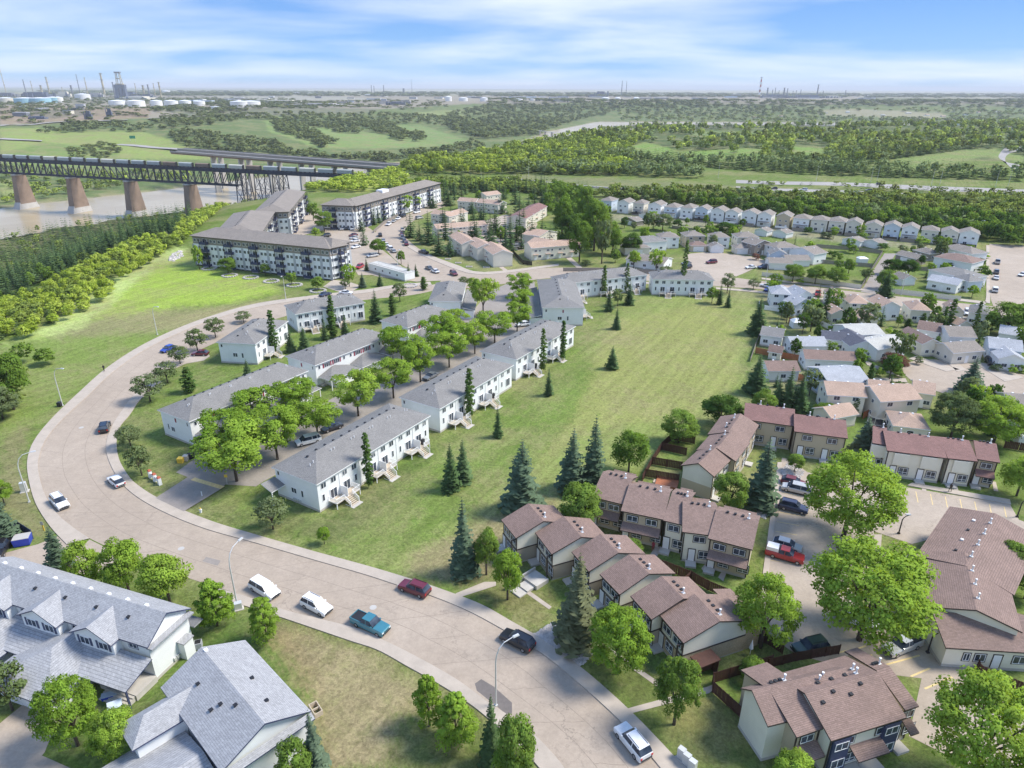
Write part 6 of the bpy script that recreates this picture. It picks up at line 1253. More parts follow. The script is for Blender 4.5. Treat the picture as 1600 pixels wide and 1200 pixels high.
wood([(520,268),(600,262),(650,262),(700,262),(680,275),(600,272),(560,276)],SPM(6,.010),[('d','mid',.5,11,4),('d','lit',.3,9,4),('s','spruce',.2,13,3)],.9)
# strip between houses and railway
wood([(935,306),(1100,308),(1250,312),(1420,316),(1600,318),(1640,345),(1600,388),(1545,380),(1450,366),(1300,348),(1190,336),(1060,322),(955,314)],SPM(4.6,.011),[('d','mid',.45,8,3.1),('d','dull',.27,8,3.1),('d','grey',.20,7,3),('s','spruce',.08,9,2.2)])
wood([(700,290),(800,285),(925,298),(945,310),(880,310),(800,300),(700,298)],SPM(5,.011),[('d','mid',.7,6,3),('s','spruce',.3,9,2.6)],.7)
wood([(640,284),(800,284),(840,300),(780,302),(690,296)],SPM(6,.011),[('d','mid',.9,5,3.4),('s','spruce',.1,9,2.6)],.8)
wood([(1110,282),(1260,286),(1400,292),(1600,300),(1600,302),(1300,294),(1110,286)],SPM(6,.012),[('d','mid',.5,3,2.4),('s','spruce',.5,7,2)],.18)
wood([(1100,302),(1300,308),(1600,318),(1600,322),(1300,312),(1100,306)],SPM(6,.012),[('s','spruce',.5,9,2.6),('d','dull',.5,6,3)],.10)
wood([(1340,297),(1400,299),(1600,306),(1600,316),(1440,311),(1340,305)],SPM(6,.012),[('s','spruce',.6,8,2.4),('d','dull',.4,6,3)],.5)
wood([(860,300),(930,318),(960,360),(975,400),(940,405),(895,380),(860,345),(842,320)],5.5,[('d','mid',.75,9,3.4),('s','spruce',.25,9,2.4)],.42)
# split: nearest individuals become trees of their own, the rest one mass of woodland
ALL=[]
for A,kd,ti,h,r_ in WOODS:
    for p in A: ALL.append((p[0],p[1],kd,ti,h,r_))
ax_=np.array([(a[0],a[1]) for a in ALL]); az_=terr(ax_[:,0],ax_[:,1]); D=np.hypot(ax_[:,0],ax_[:,1]); order=np.argsort(D/np.array([a[4] for a in ALL]))
WN={('s','spruce'):('spruce_tree','spruceM','needles','dark spruce standing in the conifer woods and strips','spruces of the woods'),
 ('d','lit'):('brush_tree','treeM','lf_lit','sunlit yellow-green poplar brush on the river slope','sunlit brush trees on the slope'),
 ('d','mid'):('woodland_tree','treeM','lf_mid','green leafy tree of the woods around the houses','leafy woodland trees'),
 ('d','dull'):('woodland_tree','treeM','lf_dark','green leafy tree of the woods around the houses','leafy woodland trees'),
 ('d','grey'):('woodland_tree','treeM','lf_olive','green leafy tree of the woods around the houses','leafy woodland trees'),
 ('d','far'):('woodland_tree','treeM','lf_dark','green leafy tree of the woods around the houses','leafy woodland trees')}
M['lf_lit']=leafmat('leaves_sunlit_yellow_green',TINT['lit'][0],TINT['lit'][1])
quota={'spruces of the woods':260,'sunlit brush trees on the slope':295,'leafy woodland trees':290}
batch={}
for i in order:
    X,Y,kd,ti,h,r_=ALL[i]; nm_,pk,mt,lb,gr=WN[(kd,ti)]
    hh=h*random.uniform(.7,1.25); rr2=r_*random.uniform(.8,1.25)
    if quota[gr]>0 and abs(X)<Y*.8:
        quota[gr]-=1
        c=cnt[pk]=cnt.get(pk,0)+1; me=prot(pk,c%4,mt); t=bpy.data.objects.new(nm_,me); link(t,None,(X,Y,az_[i]-.1),random.uniform(0,6.28)); t.scale=(rr2/BASER[pk],rr2/BASER[pk],hh/10); tag(t,lb,nm_.replace('_',' '),gr)
    else:
        lv=3 if D[i]<520 else (2 if D[i]<1000 else 1)
        batch.setdefault((kd,lv),[]).append((X,Y,az_[i]-.2,hh,rr2,ti))
QA=[];NA=[];TA=[]
for (kd,lv),L in batch.items():
    pro=lod(kd,lv); L_=np.array([(a[0],a[1],a[2],a[3],a[4]) for a in L]); ta=np.array([TINT[a[5]] for a in L]); f=rng.uniform(size=(len(L),1)); tint=ta[:,0]*(1-f)+ta[:,1]*f
    var=rng.integers(0,5,len(L)); rot=rng.uniform(0,6.28,len(L))
    for v in range(5):
        m=var==v
        if not m.any(): continue
        Q,Nn=pro[v]; l=L_[m]; c,s=np.cos(rot[m]),np.sin(rot[m]); sx=(l[:,4]/(2.3 if kd=='s' else 4.4)); sz=l[:,3]/10
        qx=(Q[None,...,0]*c[:,None,None]-Q[None,...,1]*s[:,None,None])*sx[:,None,None]+l[:,0][:,None,None]
        qy=(Q[None,...,0]*s[:,None,None]+Q[None,...,1]*c[:,None,None])*sx[:,None,None]+l[:,1][:,None,None]
        qz=Q[None,...,2]*sz[:,None,None]+l[:,2][:,None,None]
        QA.append(np.stack([qx,qy,qz],-1).reshape(-1,4,3))
        nx_=Nn[None,:,0]*c[:,None]-Nn[None,:,1]*s[:,None]; ny_=Nn[None,:,0]*s[:,None]+Nn[None,:,1]*c[:,None]; nz_=np.broadcast_to(Nn[None,:,2],nx_.shape)
        NA.append(np.stack([nx_,ny_,nz_],-1).reshape(-1,3)); TA.append(np.repeat(tint[m],len(Q),0))
QA=np.vstack(QA);NA=np.vstack(NA);TA=np.vstack(TA); print('WOOD trees',len(ALL),'quads',len(QA))
o=bpy.data.objects.new('woodland',card_mesh('woodland',QA,NA,'wood_stuff',TA)); link(o); o['kind']='stuff'; o['label']='woods of spruce and leafy trees around the valley and beyond the houses'
# ================================================================ vehicles
def paint(name,c,metal=0.0):
    m,t,b=nmat(name); v=gpos(t); n=noise(t,2.0,3,.6,v); f=mrange(t,n.outputs[0],.3,.7,.93,1.06)
    vm=t.nodes.new('ShaderNodeVectorMath'); vm.operation='SCALE'; vm.inputs[0].default_value=c; t.links.new(f,vm.inputs['Scale']); t.links.new(vm.outputs[0],b.inputs['Base Color'])
    b.inputs['Roughness'].default_value=.3; b.inputs['Metallic'].default_value=metal; b.inputs['Coat Weight'].default_value=.6; b.inputs['Coat Roughness'].default_value=.08; return m
PC={'white':paint('car_paint_white',(.78,.78,.78)),'black':paint('car_paint_black',(.02,.02,.024)),'silver':paint('car_paint_silver',(.50,.50,.49),.3),'grey':paint('car_paint_grey',(.16,.17,.18),.2),
'blue':paint('car_paint_blue',(.02,.05,.32)),'navy':paint('car_paint_navy',(.02,.03,.08)),'red':paint('car_paint_red',(.36,.02,.02)),'maroon':paint('car_paint_maroon',(.13,.015,.025)),'teal':paint('car_paint_teal',(.05,.20,.25),.2),'green':paint('car_paint_dark_green',(.03,.06,.05)),'beige':paint('car_paint_beige',(.5,.44,.34),.2)}
M['cglass']=glassm(); M['cglass'].node_tree.nodes['Principled BSDF'].inputs['Specular IOR Level'].default_value=0.25; M['tyre']=plain('tyre_rubber',(.02,.02,.02),.8,.1); M['rim']=plain('wheel_rim',(.45,.45,.46),.3,.1,4,.7); M['lampw']=plain('headlight_glass',(.8,.8,.78),.15,.02); M['lampr']=plain('tail_light_red',(.5,.02,.02),.2,.05)
for k_,m_ in PC.items(): M['p_'+k_]=m_
SPEC={ # L, W, H, belt, hood, (x of windscreen base, windscreen top, roof end, rear glass base), bed
 'suv':(4.8,1.92,1.75,1.08,.98,(1.35,2.0,4.35,4.72)),'hatch':(4.4,1.8,1.5,.95,.85,(1.15,1.9,3.6,4.3)),'sedan':(4.7,1.82,1.43,.93,.84,(1.3,2.05,3.35,4.0)),'van':(5.1,1.98,1.8,1.05,.95,(.95,1.75,4.7,5.05)),'pickup':(5.7,1.98,1.82,1.12,1.08,(1.6,2.2,3.55,3.75))}
def car_body(st):
    L,Wd,Hh,belt,hood,(a,b,c,d)=SPEC[st]; w=Wd/2; mb=MB(); lo=.28
    xs=[0,.12,.5,a,(a+d)/2,d,L-.1,L] if st!='pickup' else [0,.12,.5,a,(a+d)/2,d,L-.1,L]
    def top(x):
        if x<=.12: return hood-.22+x
        if x<=.5: return hood-.06
        if x<a+.01: return belt-.02 if x>a-.01 else hood
        if st=='sedan' and x>d: return belt-.03-(x-d)*.12
        return belt
    secs=[]
    for x in xs:
        k=.90 if x in(0,L) else (.97 if x in(.12,L-.1) else 1.0); t=top(x); 
        secs.append([(x,-w*k,lo+.05),(x,-w*k,.62),(x,-w*k*.985,t-.14),(x,-w*k*.90,t),(x,w*k*.90,t),(x,w*k*.985,t-.14),(x,w*k,.62),(x,w*k,lo+.05)])
    o=len(mb.v); mb.v+=[p for s_ in secs for p in s_]
    for i in range(len(secs)-1):
        for j in range(8): mb.f.append((o+i*8+j,o+i*8+(j+1)%8,o+(i+1)*8+(j+1)%8,o+(i+1)*8+j)); mb.m.append(0 if j!=7 else 1)
    mb.f.append(tuple(range(o+7,o-1,-1))); mb.m.append(0); e=o+(len(secs)-1)*8; mb.f.append(tuple(range(e,e+8))); mb.m.append(0)
    if st=='pickup': mb.box(d+.12,L-.12,-w*.82,w*.82,belt-.03,belt+.012,1); mb.box(d+.02,L-.02,-w*.93,-w*.84,belt-.01,belt+.09); mb.box(d+.02,L-.02,w*.84,w*.93,belt-.01,belt+.09); mb.box(L-.1,L-.02,-w*.84,w*.84,belt-.01,belt+.09)
    # cabin pillars and roof
    tw=w*.74; bw=w*.89; r=[(b,-tw,Hh),(c,-tw,Hh),(c,tw,Hh),(b,tw,Hh)]; q=[(a,-bw,belt),(d,-bw,belt),(d,bw,belt),(a,bw,belt)]
    r2=[(x+(.06 if x==b else -.06),y*1.03,z-.07) for x,y,z in r]
    mb.add(q+r2,[(0,1,5,4),(1,2,6,5),(2,3,7,6),(3,0,4,7)],2)          # glazed band (dark shell)
    mb.add(r2+r,[(0,1,5,4),(1,2,6,5),(2,3,7,6),(3,0,4,7),(4,5,6,7)],0)
    for s_ in(-1,1):  # B pillars
        for x in ((b+c)/2-.05,) + (((b+c)/2+ (c-b)*.33,) if st in('suv','van') else ()):
            mb.add([(x,s_*(bw+.012),belt),(x+.1,s_*(bw+.012),belt),(x+.1,s_*(tw*1.03+.012),Hh-.07),(x,s_*(tw*1.03+.012),Hh-.07)],[(0,1,2,3)],0)
        mb.box(a+.12,a+.34,s_*w*1.0-.09 if s_>0 else -w-.09,s_*w+.09 if s_>0 else -w+.09,belt-.02,belt+.14,0)
        if st in('suv',): mb.box(b+.2,c-.2,s_*tw*.85-.02,s_*tw*.85+.02,Hh,Hh+.06,1)
    mb.box(-.03,.14,-w*.82,w*.82,lo+.1,lo+.32,1); mb.box(L-.12,L+.03,-w*.82,w*.82,lo+.12,lo+.30,1); mb.box(.0,.09,-w*.5,w*.5,hood-.36,hood-.24,1)
    return mb.mesh('body',[M['p_white'],M['black'],M['cglass']])
def car_glass(st,part_):
    L,Wd,Hh,belt,hood,(a,b,c,d)=SPEC[st]; w=Wd/2; tw=w*.74*1.03; bw=w*.89; mb=MB(); e=.012
    if part_=='windshield': P=[(a-e,-bw*.93,belt+.04),(a-e,bw*.93,belt+.04),(b+.06-e,tw*.93,Hh-.09),(b+.06-e,-tw*.93,Hh-.09)]
    elif part_=='rear_window': P=[(d+e,-bw*.9,belt+.06),(d+e,bw*.9,belt+.06),(c-.06+e,tw*.9,Hh-.11),(c-.06+e,-tw*.9,Hh-.11)]
    else:
        s_=-1 if part_=='L' else 1; P=[(a+.25,s_*(bw+.02),belt+.04),((b+c)/2-.08,s_*(bw+.02),belt+.04),((b+c)/2-.08,s_*(tw+.02),Hh-.12),(b+.12,s_*(tw+.02),Hh-.12)]
    mb.add(P,[(0,1,2,3)]); 
    if part_ in 'LR': mb.add([((b+c)/2+.06,s_*(bw+.02),belt+.04),(d-.15,s_*(bw+.02),belt+.04),(c-.12,s_*(tw+.02),Hh-.12),((b+c)/2+.06,s_*(tw+.02),Hh-.12)],[(0,1,2,3)])
    return mb.mesh('window',[M['cglass']])
def wheel_mesh():
    mb=MB(); mb.tube((0,-.11,0),(0,.11,0),.34,.34,14,0); mb.tube((0,-.125,0),(0,.125,0),.21,.21,10,1); return mb.mesh('wheel',[M['tyre'],M['rim']])
CARG='vehicles on the streets and car parks'
def car(st,col_,front,rear,label,near=True,z=0.04,group=CARG,center=None,ang=None,topper=False):
    L,Wd,Hh,belt,hood,(a,b,c,d)=SPEC[st]
    if center is None:
        f=G(*front,z); r_=G(*rear,z); ctr=(f+r_)/2; ang=math.atan2(f.y-r_.y,f.x-r_.x)
    else: ctr=G(*center,z); 
    hd=ang+math.pi; loc=ctr+Vector((math.cos(ang),math.sin(ang),0))*L/2
    nm={'suv':'parked_car','hatch':'parked_car','sedan':'parked_car','van':'minivan','pickup':'pickup_truck'}[st]
    t=empty(nm,label,{'van':'van','pickup':'pickup'}.get(st,'car'),loc,hd,group)
    part('body',cached(('cb',st),lambda:car_body(st)),t,mats={0:M['p_'+col_]})
    wm=cached('wheel',wheel_mesh)
    for x in(.88,L-.95 if st!='pickup' else L-1.2):
        for y in(-Wd/2+.09,Wd/2-.09): part('wheel',wm,t,(x,y,.34))
    if near:
        for p_,n_ in(('windshield','windshield'),('rear_window','rear_window'),('L','side_window'),('R','side_window')): part(n_,cached(('cg',st,p_),lambda:car_glass(st,p_)),t)
        for y in(-Wd*.36,Wd*.36):
            part('headlight',box_mesh('hl',[(-.03,.1,-.17,.17,0,.15)],['lampw'],'headlight'),t,(.02,y,hood-.36)); part('tail_light',box_mesh('tl',[(-.08,.03,-.12,.12,0,.28)],['lampr'],'tail_light'),t,(L+.005,y*1.08,belt-.42))
    if topper: part('truck_topper',box_mesh('top',[(d+.05,L-.05,-Wd*.44,Wd*.44,belt,Hh-.05,0,.08)],['white'],'truck_topper'),t)
    return t
car('suv','white',(106,801),(83,777),'white boxy SUV on the outside of the bend, heading to the camera')
car('hatch','white',(172,747),(193,764),'white hatchback at the inner kerb of the bend')
car('suv','black',(167,662),(162,680),'small black car driving away near the inner kerb')
car('hatch','blue',(256,551),(270,545),'bright blue car on the outer road beside the olive trees')
car('van','white',(433,936),(396,914),'white minivan partly behind the round tree at the road')
car('suv','white',(515,961),(476,941),'white SUV parked between the minivan and the teal pickup')
car('pickup','teal',(605,992),(553,968),'teal pickup truck with open bed on the main road')
car('suv','maroon',(629,917),(667,931),'dark maroon SUV at the inner kerb of the main road')
car('suv','black',(788,995),(829,1016),'black SUV parked beside the stones')
car('suv','white',(971,1143),(1006,1186),'white SUV with sunroof nearest the camera at the bottom')
car('hatch','maroon',(1252,760),(1227,754),'dark red hatchback farthest up the brown car park')
car('van','silver',(1227,764),(1261,772),'silver minivan beside the dark red hatchback')
car('suv','navy',(1257,801),(1221,792),'navy SUV alone in the brown car park row')
car('hatch','silver',(1247,861),(1212,851),'silver hatchback above the red pickup')
car('pickup','red',(1245,877),(1206,866),'red pickup truck with white topper in the brown car park',topper=True)
car('van','white',(1363,980),(1317,966),'white van under the largest tree')
car('suv','green',(1243,1021),(1286,1011),'dark green SUV beside the wooden enclosure')
car('pickup','silver',(1382,1024),(1434,1003),'silver pickup parked at the head of the lower bays')
car('suv','grey',(1580,836),(1598,862),'dark grey car cut by the right edge')
car('hatch','black',(1322,856),(1350,862),'black car in the shade of the upper large tree',near=False)
MIN=[('van','white',(474,694),(490,690),'white van behind the nearest balcony row in the lane'),('sedan','black',(510,674),(528,668),'black sedan behind the nearest balcony row in the lane'),('sedan','grey',(666,594),(680,587),'grey sedan in the lane by the tall trees'),
('sedan','navy',(816,499),(838,500),'navy car by the square-on row garages'),('suv','black',(818,491),(836,488),'black car by the square-on row garages'),('hatch','white',(808,510),(826,508),'white car by the square-on row garages'),('hatch','white',(716,518),(726,514),'white car among the lane trees by the third garage row'),('hatch','maroon',(308,555),(319,555),'maroon car at the door of the outer end block'),
('sedan','white',(550,460),(532,459),'white sedan on the outer road above the blue-doored row'),('sedan','navy',(515,460),(502,464),'navy sedan on the outer road above the blue-doored row'),
('van','silver',(572,403),(592,400),'silver car beside the site office'),('sedan','white',(549,389),(563,386),'white car low in the apartment parking row'),('hatch','white',(547,379),(562,377),'white car second from low in the apartment parking row'),('hatch','silver',(546,374),(560,372),'silver car third in the apartment parking row'),('hatch','maroon',(545,370),(559,368),'maroon car topmost in the apartment parking row'),
('sedan','white',(534,356),(534,362),'white car, left of three nosed to the apartment block'),('sedan','black',(542,356),(542,362),'black car, middle of three nosed to the apartment block'),('sedan','white',(550,356),(550,362),'white car, right of three nosed to the apartment block'),('suv','red',(558,421),(566,417),'dark red car by the site office trailer'),('suv','black',(503,371),(516,369),'black car in the middle of the apartment court'),
('sedan','silver',(464,347),(476,346),'silver car beside the spruces of the apartment wing'),('sedan','black',(459,351),(471,350),'black car beside the spruces of the apartment wing'),('suv','grey',(452,360),(466,358),'grey car by the bushes of the apartment wing'),
('pickup','black',(655,394),(669,398),'black pickup driving on the north street'),('sedan','grey',(666,418),(675,423),'grey car parked above the junction'),('sedan','white',(674,423),(686,428),'white car parked above the junction'),('suv','maroon',(713,432),(705,427),'maroon and silver car entering the junction'),
('suv','blue',(780,367),(790,368),'blue car in the pink-roofed court'),('suv','black',(786,384),(796,386),'dark car near the black fence in the pink-roofed court'),('van','silver',(797,388),(809,387),'silver van near the black fence in the pink-roofed court'),
('suv','maroon',(1106,412),(1117,411),'maroon car moving in the paved court'),('pickup','white',(1088,395),(1087,387),'white truck at the head of the paved court'),('suv','black',(1066,421),(1080,418),'black car left of the paved court'),('sedan','grey',(1066,414),(1078,412),'grey car left of the paved court'),('sedan','white',(1166,420),(1180,419),'white sedan at the right of the court'),('suv','navy',(1185,420),(1200,419),'navy car at the right of the court'),
('sedan','white',(1190,447),(1204,450),'white car on the collector by the field corner'),('sedan','blue',(1197,456),(1202,452),'blue car at the field corner drive'),('pickup','silver',(1558,408),(1558,415),'silver truck farthest up the wide right street'),('suv','grey',(1556,424),(1556,430),'grey car second on the wide right street'),('sedan','white',(1556,433),(1556,439),'white car third on the wide right street'),('van','white',(1554,452),(1554,459),'white van nearest on the wide right street'),('sedan','white',(1594,432),(1600,430),'white car cut by the right edge on the wide street'),
('suv','black',(1552,575),(1542,562),'black car on the driveway of the close'),('sedan','silver',(1541,615),(1517,612),'silver sedan under the open spruce'),('suv','white',(1511,495),(1510,487),'white car between tan bungalows'),('suv','navy',(1321,474),(1321,468),'dark blue car between tan houses'),('pickup','red',(1277,465),(1278,458),'red truck beside the split grey-roofed house'),('hatch','black',(1350,635),(1362,638),'black car beside the carport'),
('suv','navy',(1380,289),(1368,288.6),'blue car on the far highway lanes'),('suv','grey',(1351,298.5),(1363,299),'grey car on the near highway lanes'),('suv','black',(1204,295.5),(1215,296),'black car on the highway at the left'),('van','white',(1249,297),(1263,298),'white truck on the highway'),('suv','navy',(1450,306.5),(1438,305.5),'navy car on the near highway lanes'),('suv','white',(1332,301),(1342,302),'white car beside the railway on the highway')]
for st,c,f,r_,l in MIN: car(st,c,f,r_,l,near=False,z=.09)
for i,(x,y) in enumerate([(629,361),(628,367),(629,373),(632,378),(635,383)]): car(['suv','sedan','suv','hatch','suv'][i],['beige','maroon','grey','black','maroon'][i],(x+1,y+3),(x-1,y-3),'%s car, %s of the five at the right kerb of the north street'%(['beige','maroon','grey','black','dark maroon'][i],ORD[i]),near=False,z=.06)
for i,(x,y,dx_,dy_) in enumerate([(594,369,-1,-4),(599,377,-2,-4),(604,384,-3,-4),(610,390,-3,-3),(615,394,-4,-3),(607,352,-5,3),(615,347,-5,3),(622,343,-5,2),(630,339,-5,2),(651,333,-5,1),(655,342,5,-1)]): car(['suv','sedan','sedan','van','sedan','suv','sedan','hatch','suv','suv','van'][i],['black','silver','white','white','silver','white','silver','white','black','white','silver'][i],(x+dx_,y+dy_),(x-dx_,y-dy_),'%s car, %s along the left kerb of the north street'%(['black','silver','white','white','silver','white','silver','white','black','white','silver'][i],ORD[i]),near=False,z=.06)
# ================================================================ street furniture
def lamp(base,h,aim,label,arm=2.4,col_='galv'):
    g=G(*base) if len(base)==2 else Vector(base); a=G(*aim); ang=math.atan2(a.y-g.y,a.x-g.x)
    t=empty('street_lamp',label,'street lamp',g,ang,'curved street lamps')
    def pole():
        mb=MB(); P=[(0,0,0),(0,0,h*.72),(.12,0,h*.82),(.45,0,h*.91),(1.1,0,h*.975),(arm,0,h)]
        R0=[.12,.085,.075,.065,.06,.05]
        for i in range(5): mb.tube(P[i],P[i+1],R0[i],R0[i+1],8,caps=i in(0,4))
        mb.box(-.18,.18,-.18,.18,0,.25); return mb.mesh('pole',[M[col_]],False)
    part('pole',pole(),t); part('lamp_head',box_mesh('lh',[(-.1,.75,-.17,.17,-.08,.08,0,.05)],['galv'],'lamp_head'),t,(arm,0,h))
lamp((246,523),9.0,(300,535),'pale curved street lamp beside the brown grass above the bend')
lamp((98,634),9.5,(150,640),'curved street lamp with dark bin at its foot on the outer side of the bend')
lamp((46,785),9.5,(110,770),'curved street lamp beside the grey utility box at the left edge')
lamp((371,946),9.5,(420,900),'curved street lamp behind the round tree by the white minivan')
lamp((775,1103),9.5,(830,1075),'curved street lamp beside the asphalt patch')
lamp((447,469),9,(440,480),'street lamp before the long apartment block')
lamp((1408,461),9,(1400,480),'street lamp at the corner garage house'); lamp((1196,441),11,(1190,452),'street lamp by the low white garage on the collector')
lamp((602,341),9,(620,345),'street lamp at the bend of the north street'); lamp((663,315),9,(670,325),'street lamp at the far end of the north street'); lamp((1525,372),9,(1550,380),'street lamp at the top of the wide right street'); lamp((622,423),9,(640,432),'dark pole lamp beside the site office'); 
for i,(x,y) in enumerate([(1275,284),(1360,286),(1370,284),(1455,290),(1468,289),(1555,292),(1575,291),(1122,278),(826,276),(752,288)]): lamp((x,y),12,(x,y+8),'tall highway lamp, %s from the left'%ORD[[3,4,5,6,7,8,9,2,1,0][i]])
lamp((1404,834),3.8,(1410,834),'short dark lamp post left of the long brown roof',.4,'black'); lamp((1589,808),3.8,(1600,808),'short dark lamp post by the right end of the parking bays',.4,'black'); lamp((1383,1000),3.6,(1390,1000),'short dark lamp post beside the large tree trunk',.4,'black'); lamp((1449,1020),3.6,(1460,1020),'short dark lamp post right of the silver pickup',.4,'black')
def fence(name,label,P,h,m,group=None,panel=2.4,z=0,closed=True,pm=None):
    W_=[G(a,b,z) for a,b in P]; t=empty(name,label,'fence',W_[0],0,group); 
    for i in range(len(W_)-1):
        a,b=W_[i],W_[i+1]; L=(b-a).length; n=max(1,round(L/panel)); ang=math.atan2(b.y-a.y,b.x-a.x); s=L/n
        for k in range(n):
            p=a+(b-a)*k/n-W_[0]
            def mk():
                mb=MB(); nb=max(3,int(s/.3)); w=(s-.12)/nb
                for j in range(nb): mb.box(.06+j*w,.06+(j+1)*w-.025,-.015+.012*(j%2),.015+.012*(j%2),.06,h-.02)
                mb.box(.05,s-.05,.03,.07,.3,.4); mb.box(.05,s-.05,.03,.07,h-.35,h-.25); return mb.mesh('panel',[M[m]])
            part('panel',cached(('fp',round(s,1),h,m),mk),t,p,ang); part('post',box_mesh(('fpo',h,m),[(-.06,.06,-.06,.06,0,h+.05)],[pm or m],'post'),t,p,ang)
        part('post',box_mesh(('fpo',h,m),[(-.06,.06,-.06,.06,0,h+.05)],[pm or m],'post'),t,b-W_[0],ang)
    return t
FG='dark brown board fences of the near complex'
fence('board_fence','dark board fence along the back yards behind the diagonal row',[(1003,880),(1040,892),(1078,907),(1105,922),(1140,937),(1164,955),(1185,985)],1.8,'stain',FG)
fence('board_fence','short dark fence spur dividing the back yards by the nearest gable, upper',[(1078,907),(1062,922)],1.8,'stain',FG); fence('board_fence','short dark fence spur dividing the back yards by the nearest gable, lower',[(1140,937),(1112,950)],1.8,'stain',FG)
fence('board_fence','dark yard fence beside the first unit up from the blue spruce, along the field',[(1003,754),(1018,726),(1033,703),(1050,687)],1.8,'stain',FG)
for k,(p,q) in enumerate([((1007,745),(1060,754)),((1018,726),(1065,734)),((1033,703),(1072,712)),((1050,687),(1085,694))]): fence('board_fence','dark yard divider beside the field, %s from the camera side'%ORD[k],[p,q],1.8,'stain',FG)
fence('board_fence','brown fence closing the yard left of the tall blank wall',[(1160,1125),(1113,1082),(1113,1068),(1165,1052),(1205,1040)],1.8,'stain',FG)
fence('board_fence','dark enclosure fence by the dark green SUV',[(1200,1044),(1245,1033),(1310,1022)],1.6,'stain',FG); fence('board_fence','dark yard fence right of the nearest diagonal gable',[(1163,1010),(1195,1005),(1222,1022)],1.8,'stain',FG)
fence('board_fence','brown fence behind the hedge in the lower right corner',[(1523,1040),(1528,1055),(1600,1085),(1650,1105)],1.7,'stain',FG); fence('board_fence','dark fence beyond the right end of the terrace',[(1568,700),(1640,712)],1.8,'stain',FG); fence('board_fence','dark fence behind the right-hand brown roof',[(1565,885),(1600,900)],1.8,'stain',FG)
fence('board_fence','red cedar fence above the long brown-roofed house',[(1180,552),(1205,557),(1262,567)],1.8,'redwood','cedar fences'); fence('board_fence','red cedar fence below the long brown-roofed house',[(1238,592),(1290,604)],1.8,'redwood','cedar fences'); fence('board_fence','short red cedar fence beside the trampoline',[(1348,655),(1374,640)],1.8,'redwood','cedar fences'); fence('board_fence','small red cedar screen below the split grey-roofed house',[(1232,505),(1253,507)],2,'redwood','cedar fences')
fence('park_fence','long pale fence along the collector west of the alley',[(1190,431.5),(1260,440),(1345,452)],1.7,'w_beige','pale noise fences along the collector',4.8); fence('park_fence','pale fence along the collector east of the alley',[(1374,456),(1440,463),(1500,470)],1.7,'w_beige','pale noise fences along the collector',4.8)
fence('park_fence','grey fence along the left side of the alley',[(1345,452),(1365,418),(1378,397)],1.7,'gwood','grey garden fences',4.8); fence('park_fence','grey fence along the back of the green yards',[(1378,397),(1330,391),(1275,387)],1.7,'gwood','grey garden fences',4.8); fence('park_fence','dark grey fence between the two green yards',[(1266,410),(1310,414),(1362,418)],1.7,'gwood','grey garden fences',4.8)
fence('park_fence','long grey fence under the row of small houses',[(1050,357),(1100,364),(1160,374)],1.6,'gwood','grey garden fences',4.8); fence('park_fence','fence behind the facing town house rows',[(880,424),(960,424),(1045,430)],1.5,'gwood','grey garden fences',4.8)
fence('park_fence','white fence below the first collector houses',[(1194,484),(1238,490),(1262,500),(1310,521)],1.6,'white','white garden fences',4.0); fence('park_fence','low pale railing where the field meets the road',[(1186,474),(1190,508)],.9,'white','white garden fences',4.0); fence('park_fence','pale fence along the right edge of the field',[(1190,515),(1172,565)],1.2,'gwood','grey garden fences',4.0)
fence('park_fence','curved grey fence beside the apartment bend of the north street',[(584,364),(600,350),(622,338),(660,322)],1.6,'gwood','grey garden fences',4.8); fence('board_fence','black fence between pink-roofed corner rows',[(801,396),(817,413),(831,415)],1.8,'black','cedar fences')
fence('park_fence','grey yard fence in the right-hand block',[(1400,418),(1450,424)],1.6,'gwood','grey garden fences',4.8)
# entrance sign: two white brick pillars with red caps and a board
g=G(243,752); t=empty('entrance_sign','white entrance sign with red capped pillars on the lawn by the driveway','sign',g,math.radians(-40),None)
for x in(-1.9,0,1.9): part('pillar',box_mesh('pl',[(-.28,.28,-.28,.28,0,1.5)],['white'],'pillar'),t,(x,0,0)); part('cap',box_mesh('cp',[(-.34,.34,-.34,.34,1.5,1.72,0,.12)],['redcap'],'cap'),t,(x,0,0))
part('board',box_mesh('bd',[(-1.6,-.3,-.08,.08,.35,1.2),(.3,1.6,-.08,.08,.35,1.2)],['white'],'board'),t)
def prop(name,label,cat,c,boxes,mats,rz=0,group=None,z=0,pname=None):
    t=empty(name,label,cat,G(*c,z),rz,group); 
    for k,(pn,bx_,m) in enumerate(boxes): part(pn,box_mesh((name,label,k),bx_,[m] if isinstance(m,str) else m,pn),t)
    return t
BIN=lambda m,w=.35,h=1.0:[('body',[(-w,w,-w,w,0,h,0,-.04)],m),('lid',[(-w-.05,w+.05,-w-.05,w+.05,h+.01,h+.12,0,.05)],m)]
prop('waste_bin','yellow waste bin beside the lane entrance','bin',(283,722),BIN('yellow',.5,.9),None); prop('waste_bin','grey waste bin between the yellow and black ones','bin',(291,719),BIN('pierg',.45,1.0),None); prop('waste_bin','black waste bin closest to the garage corner','bin',(298,716),BIN('black',.45,1.0),None)
prop('waste_bin','black litter bin at the foot of the outer bend lamp','bin',(94,635),BIN('black',.4,1.0),None)
prop('utility_box','white-grey utility box beside the lamp at the left edge','utility box',(39,768),[('cabinet',[(-.5,.5,-.35,.35,.1,1.9)],'galv'),('base',[(-.7,.7,-.55,.55,0,.1)],'conc')],None,.4)
prop('utility_box','grey utility box at the foot of the lamp by the minivan','utility box',(373,951),[('cabinet',[(-.5,.5,-.35,.35,.1,1.1)],'galv'),('base',[(-.7,.7,-.55,.55,0,.1)],'conc')],None,.4)
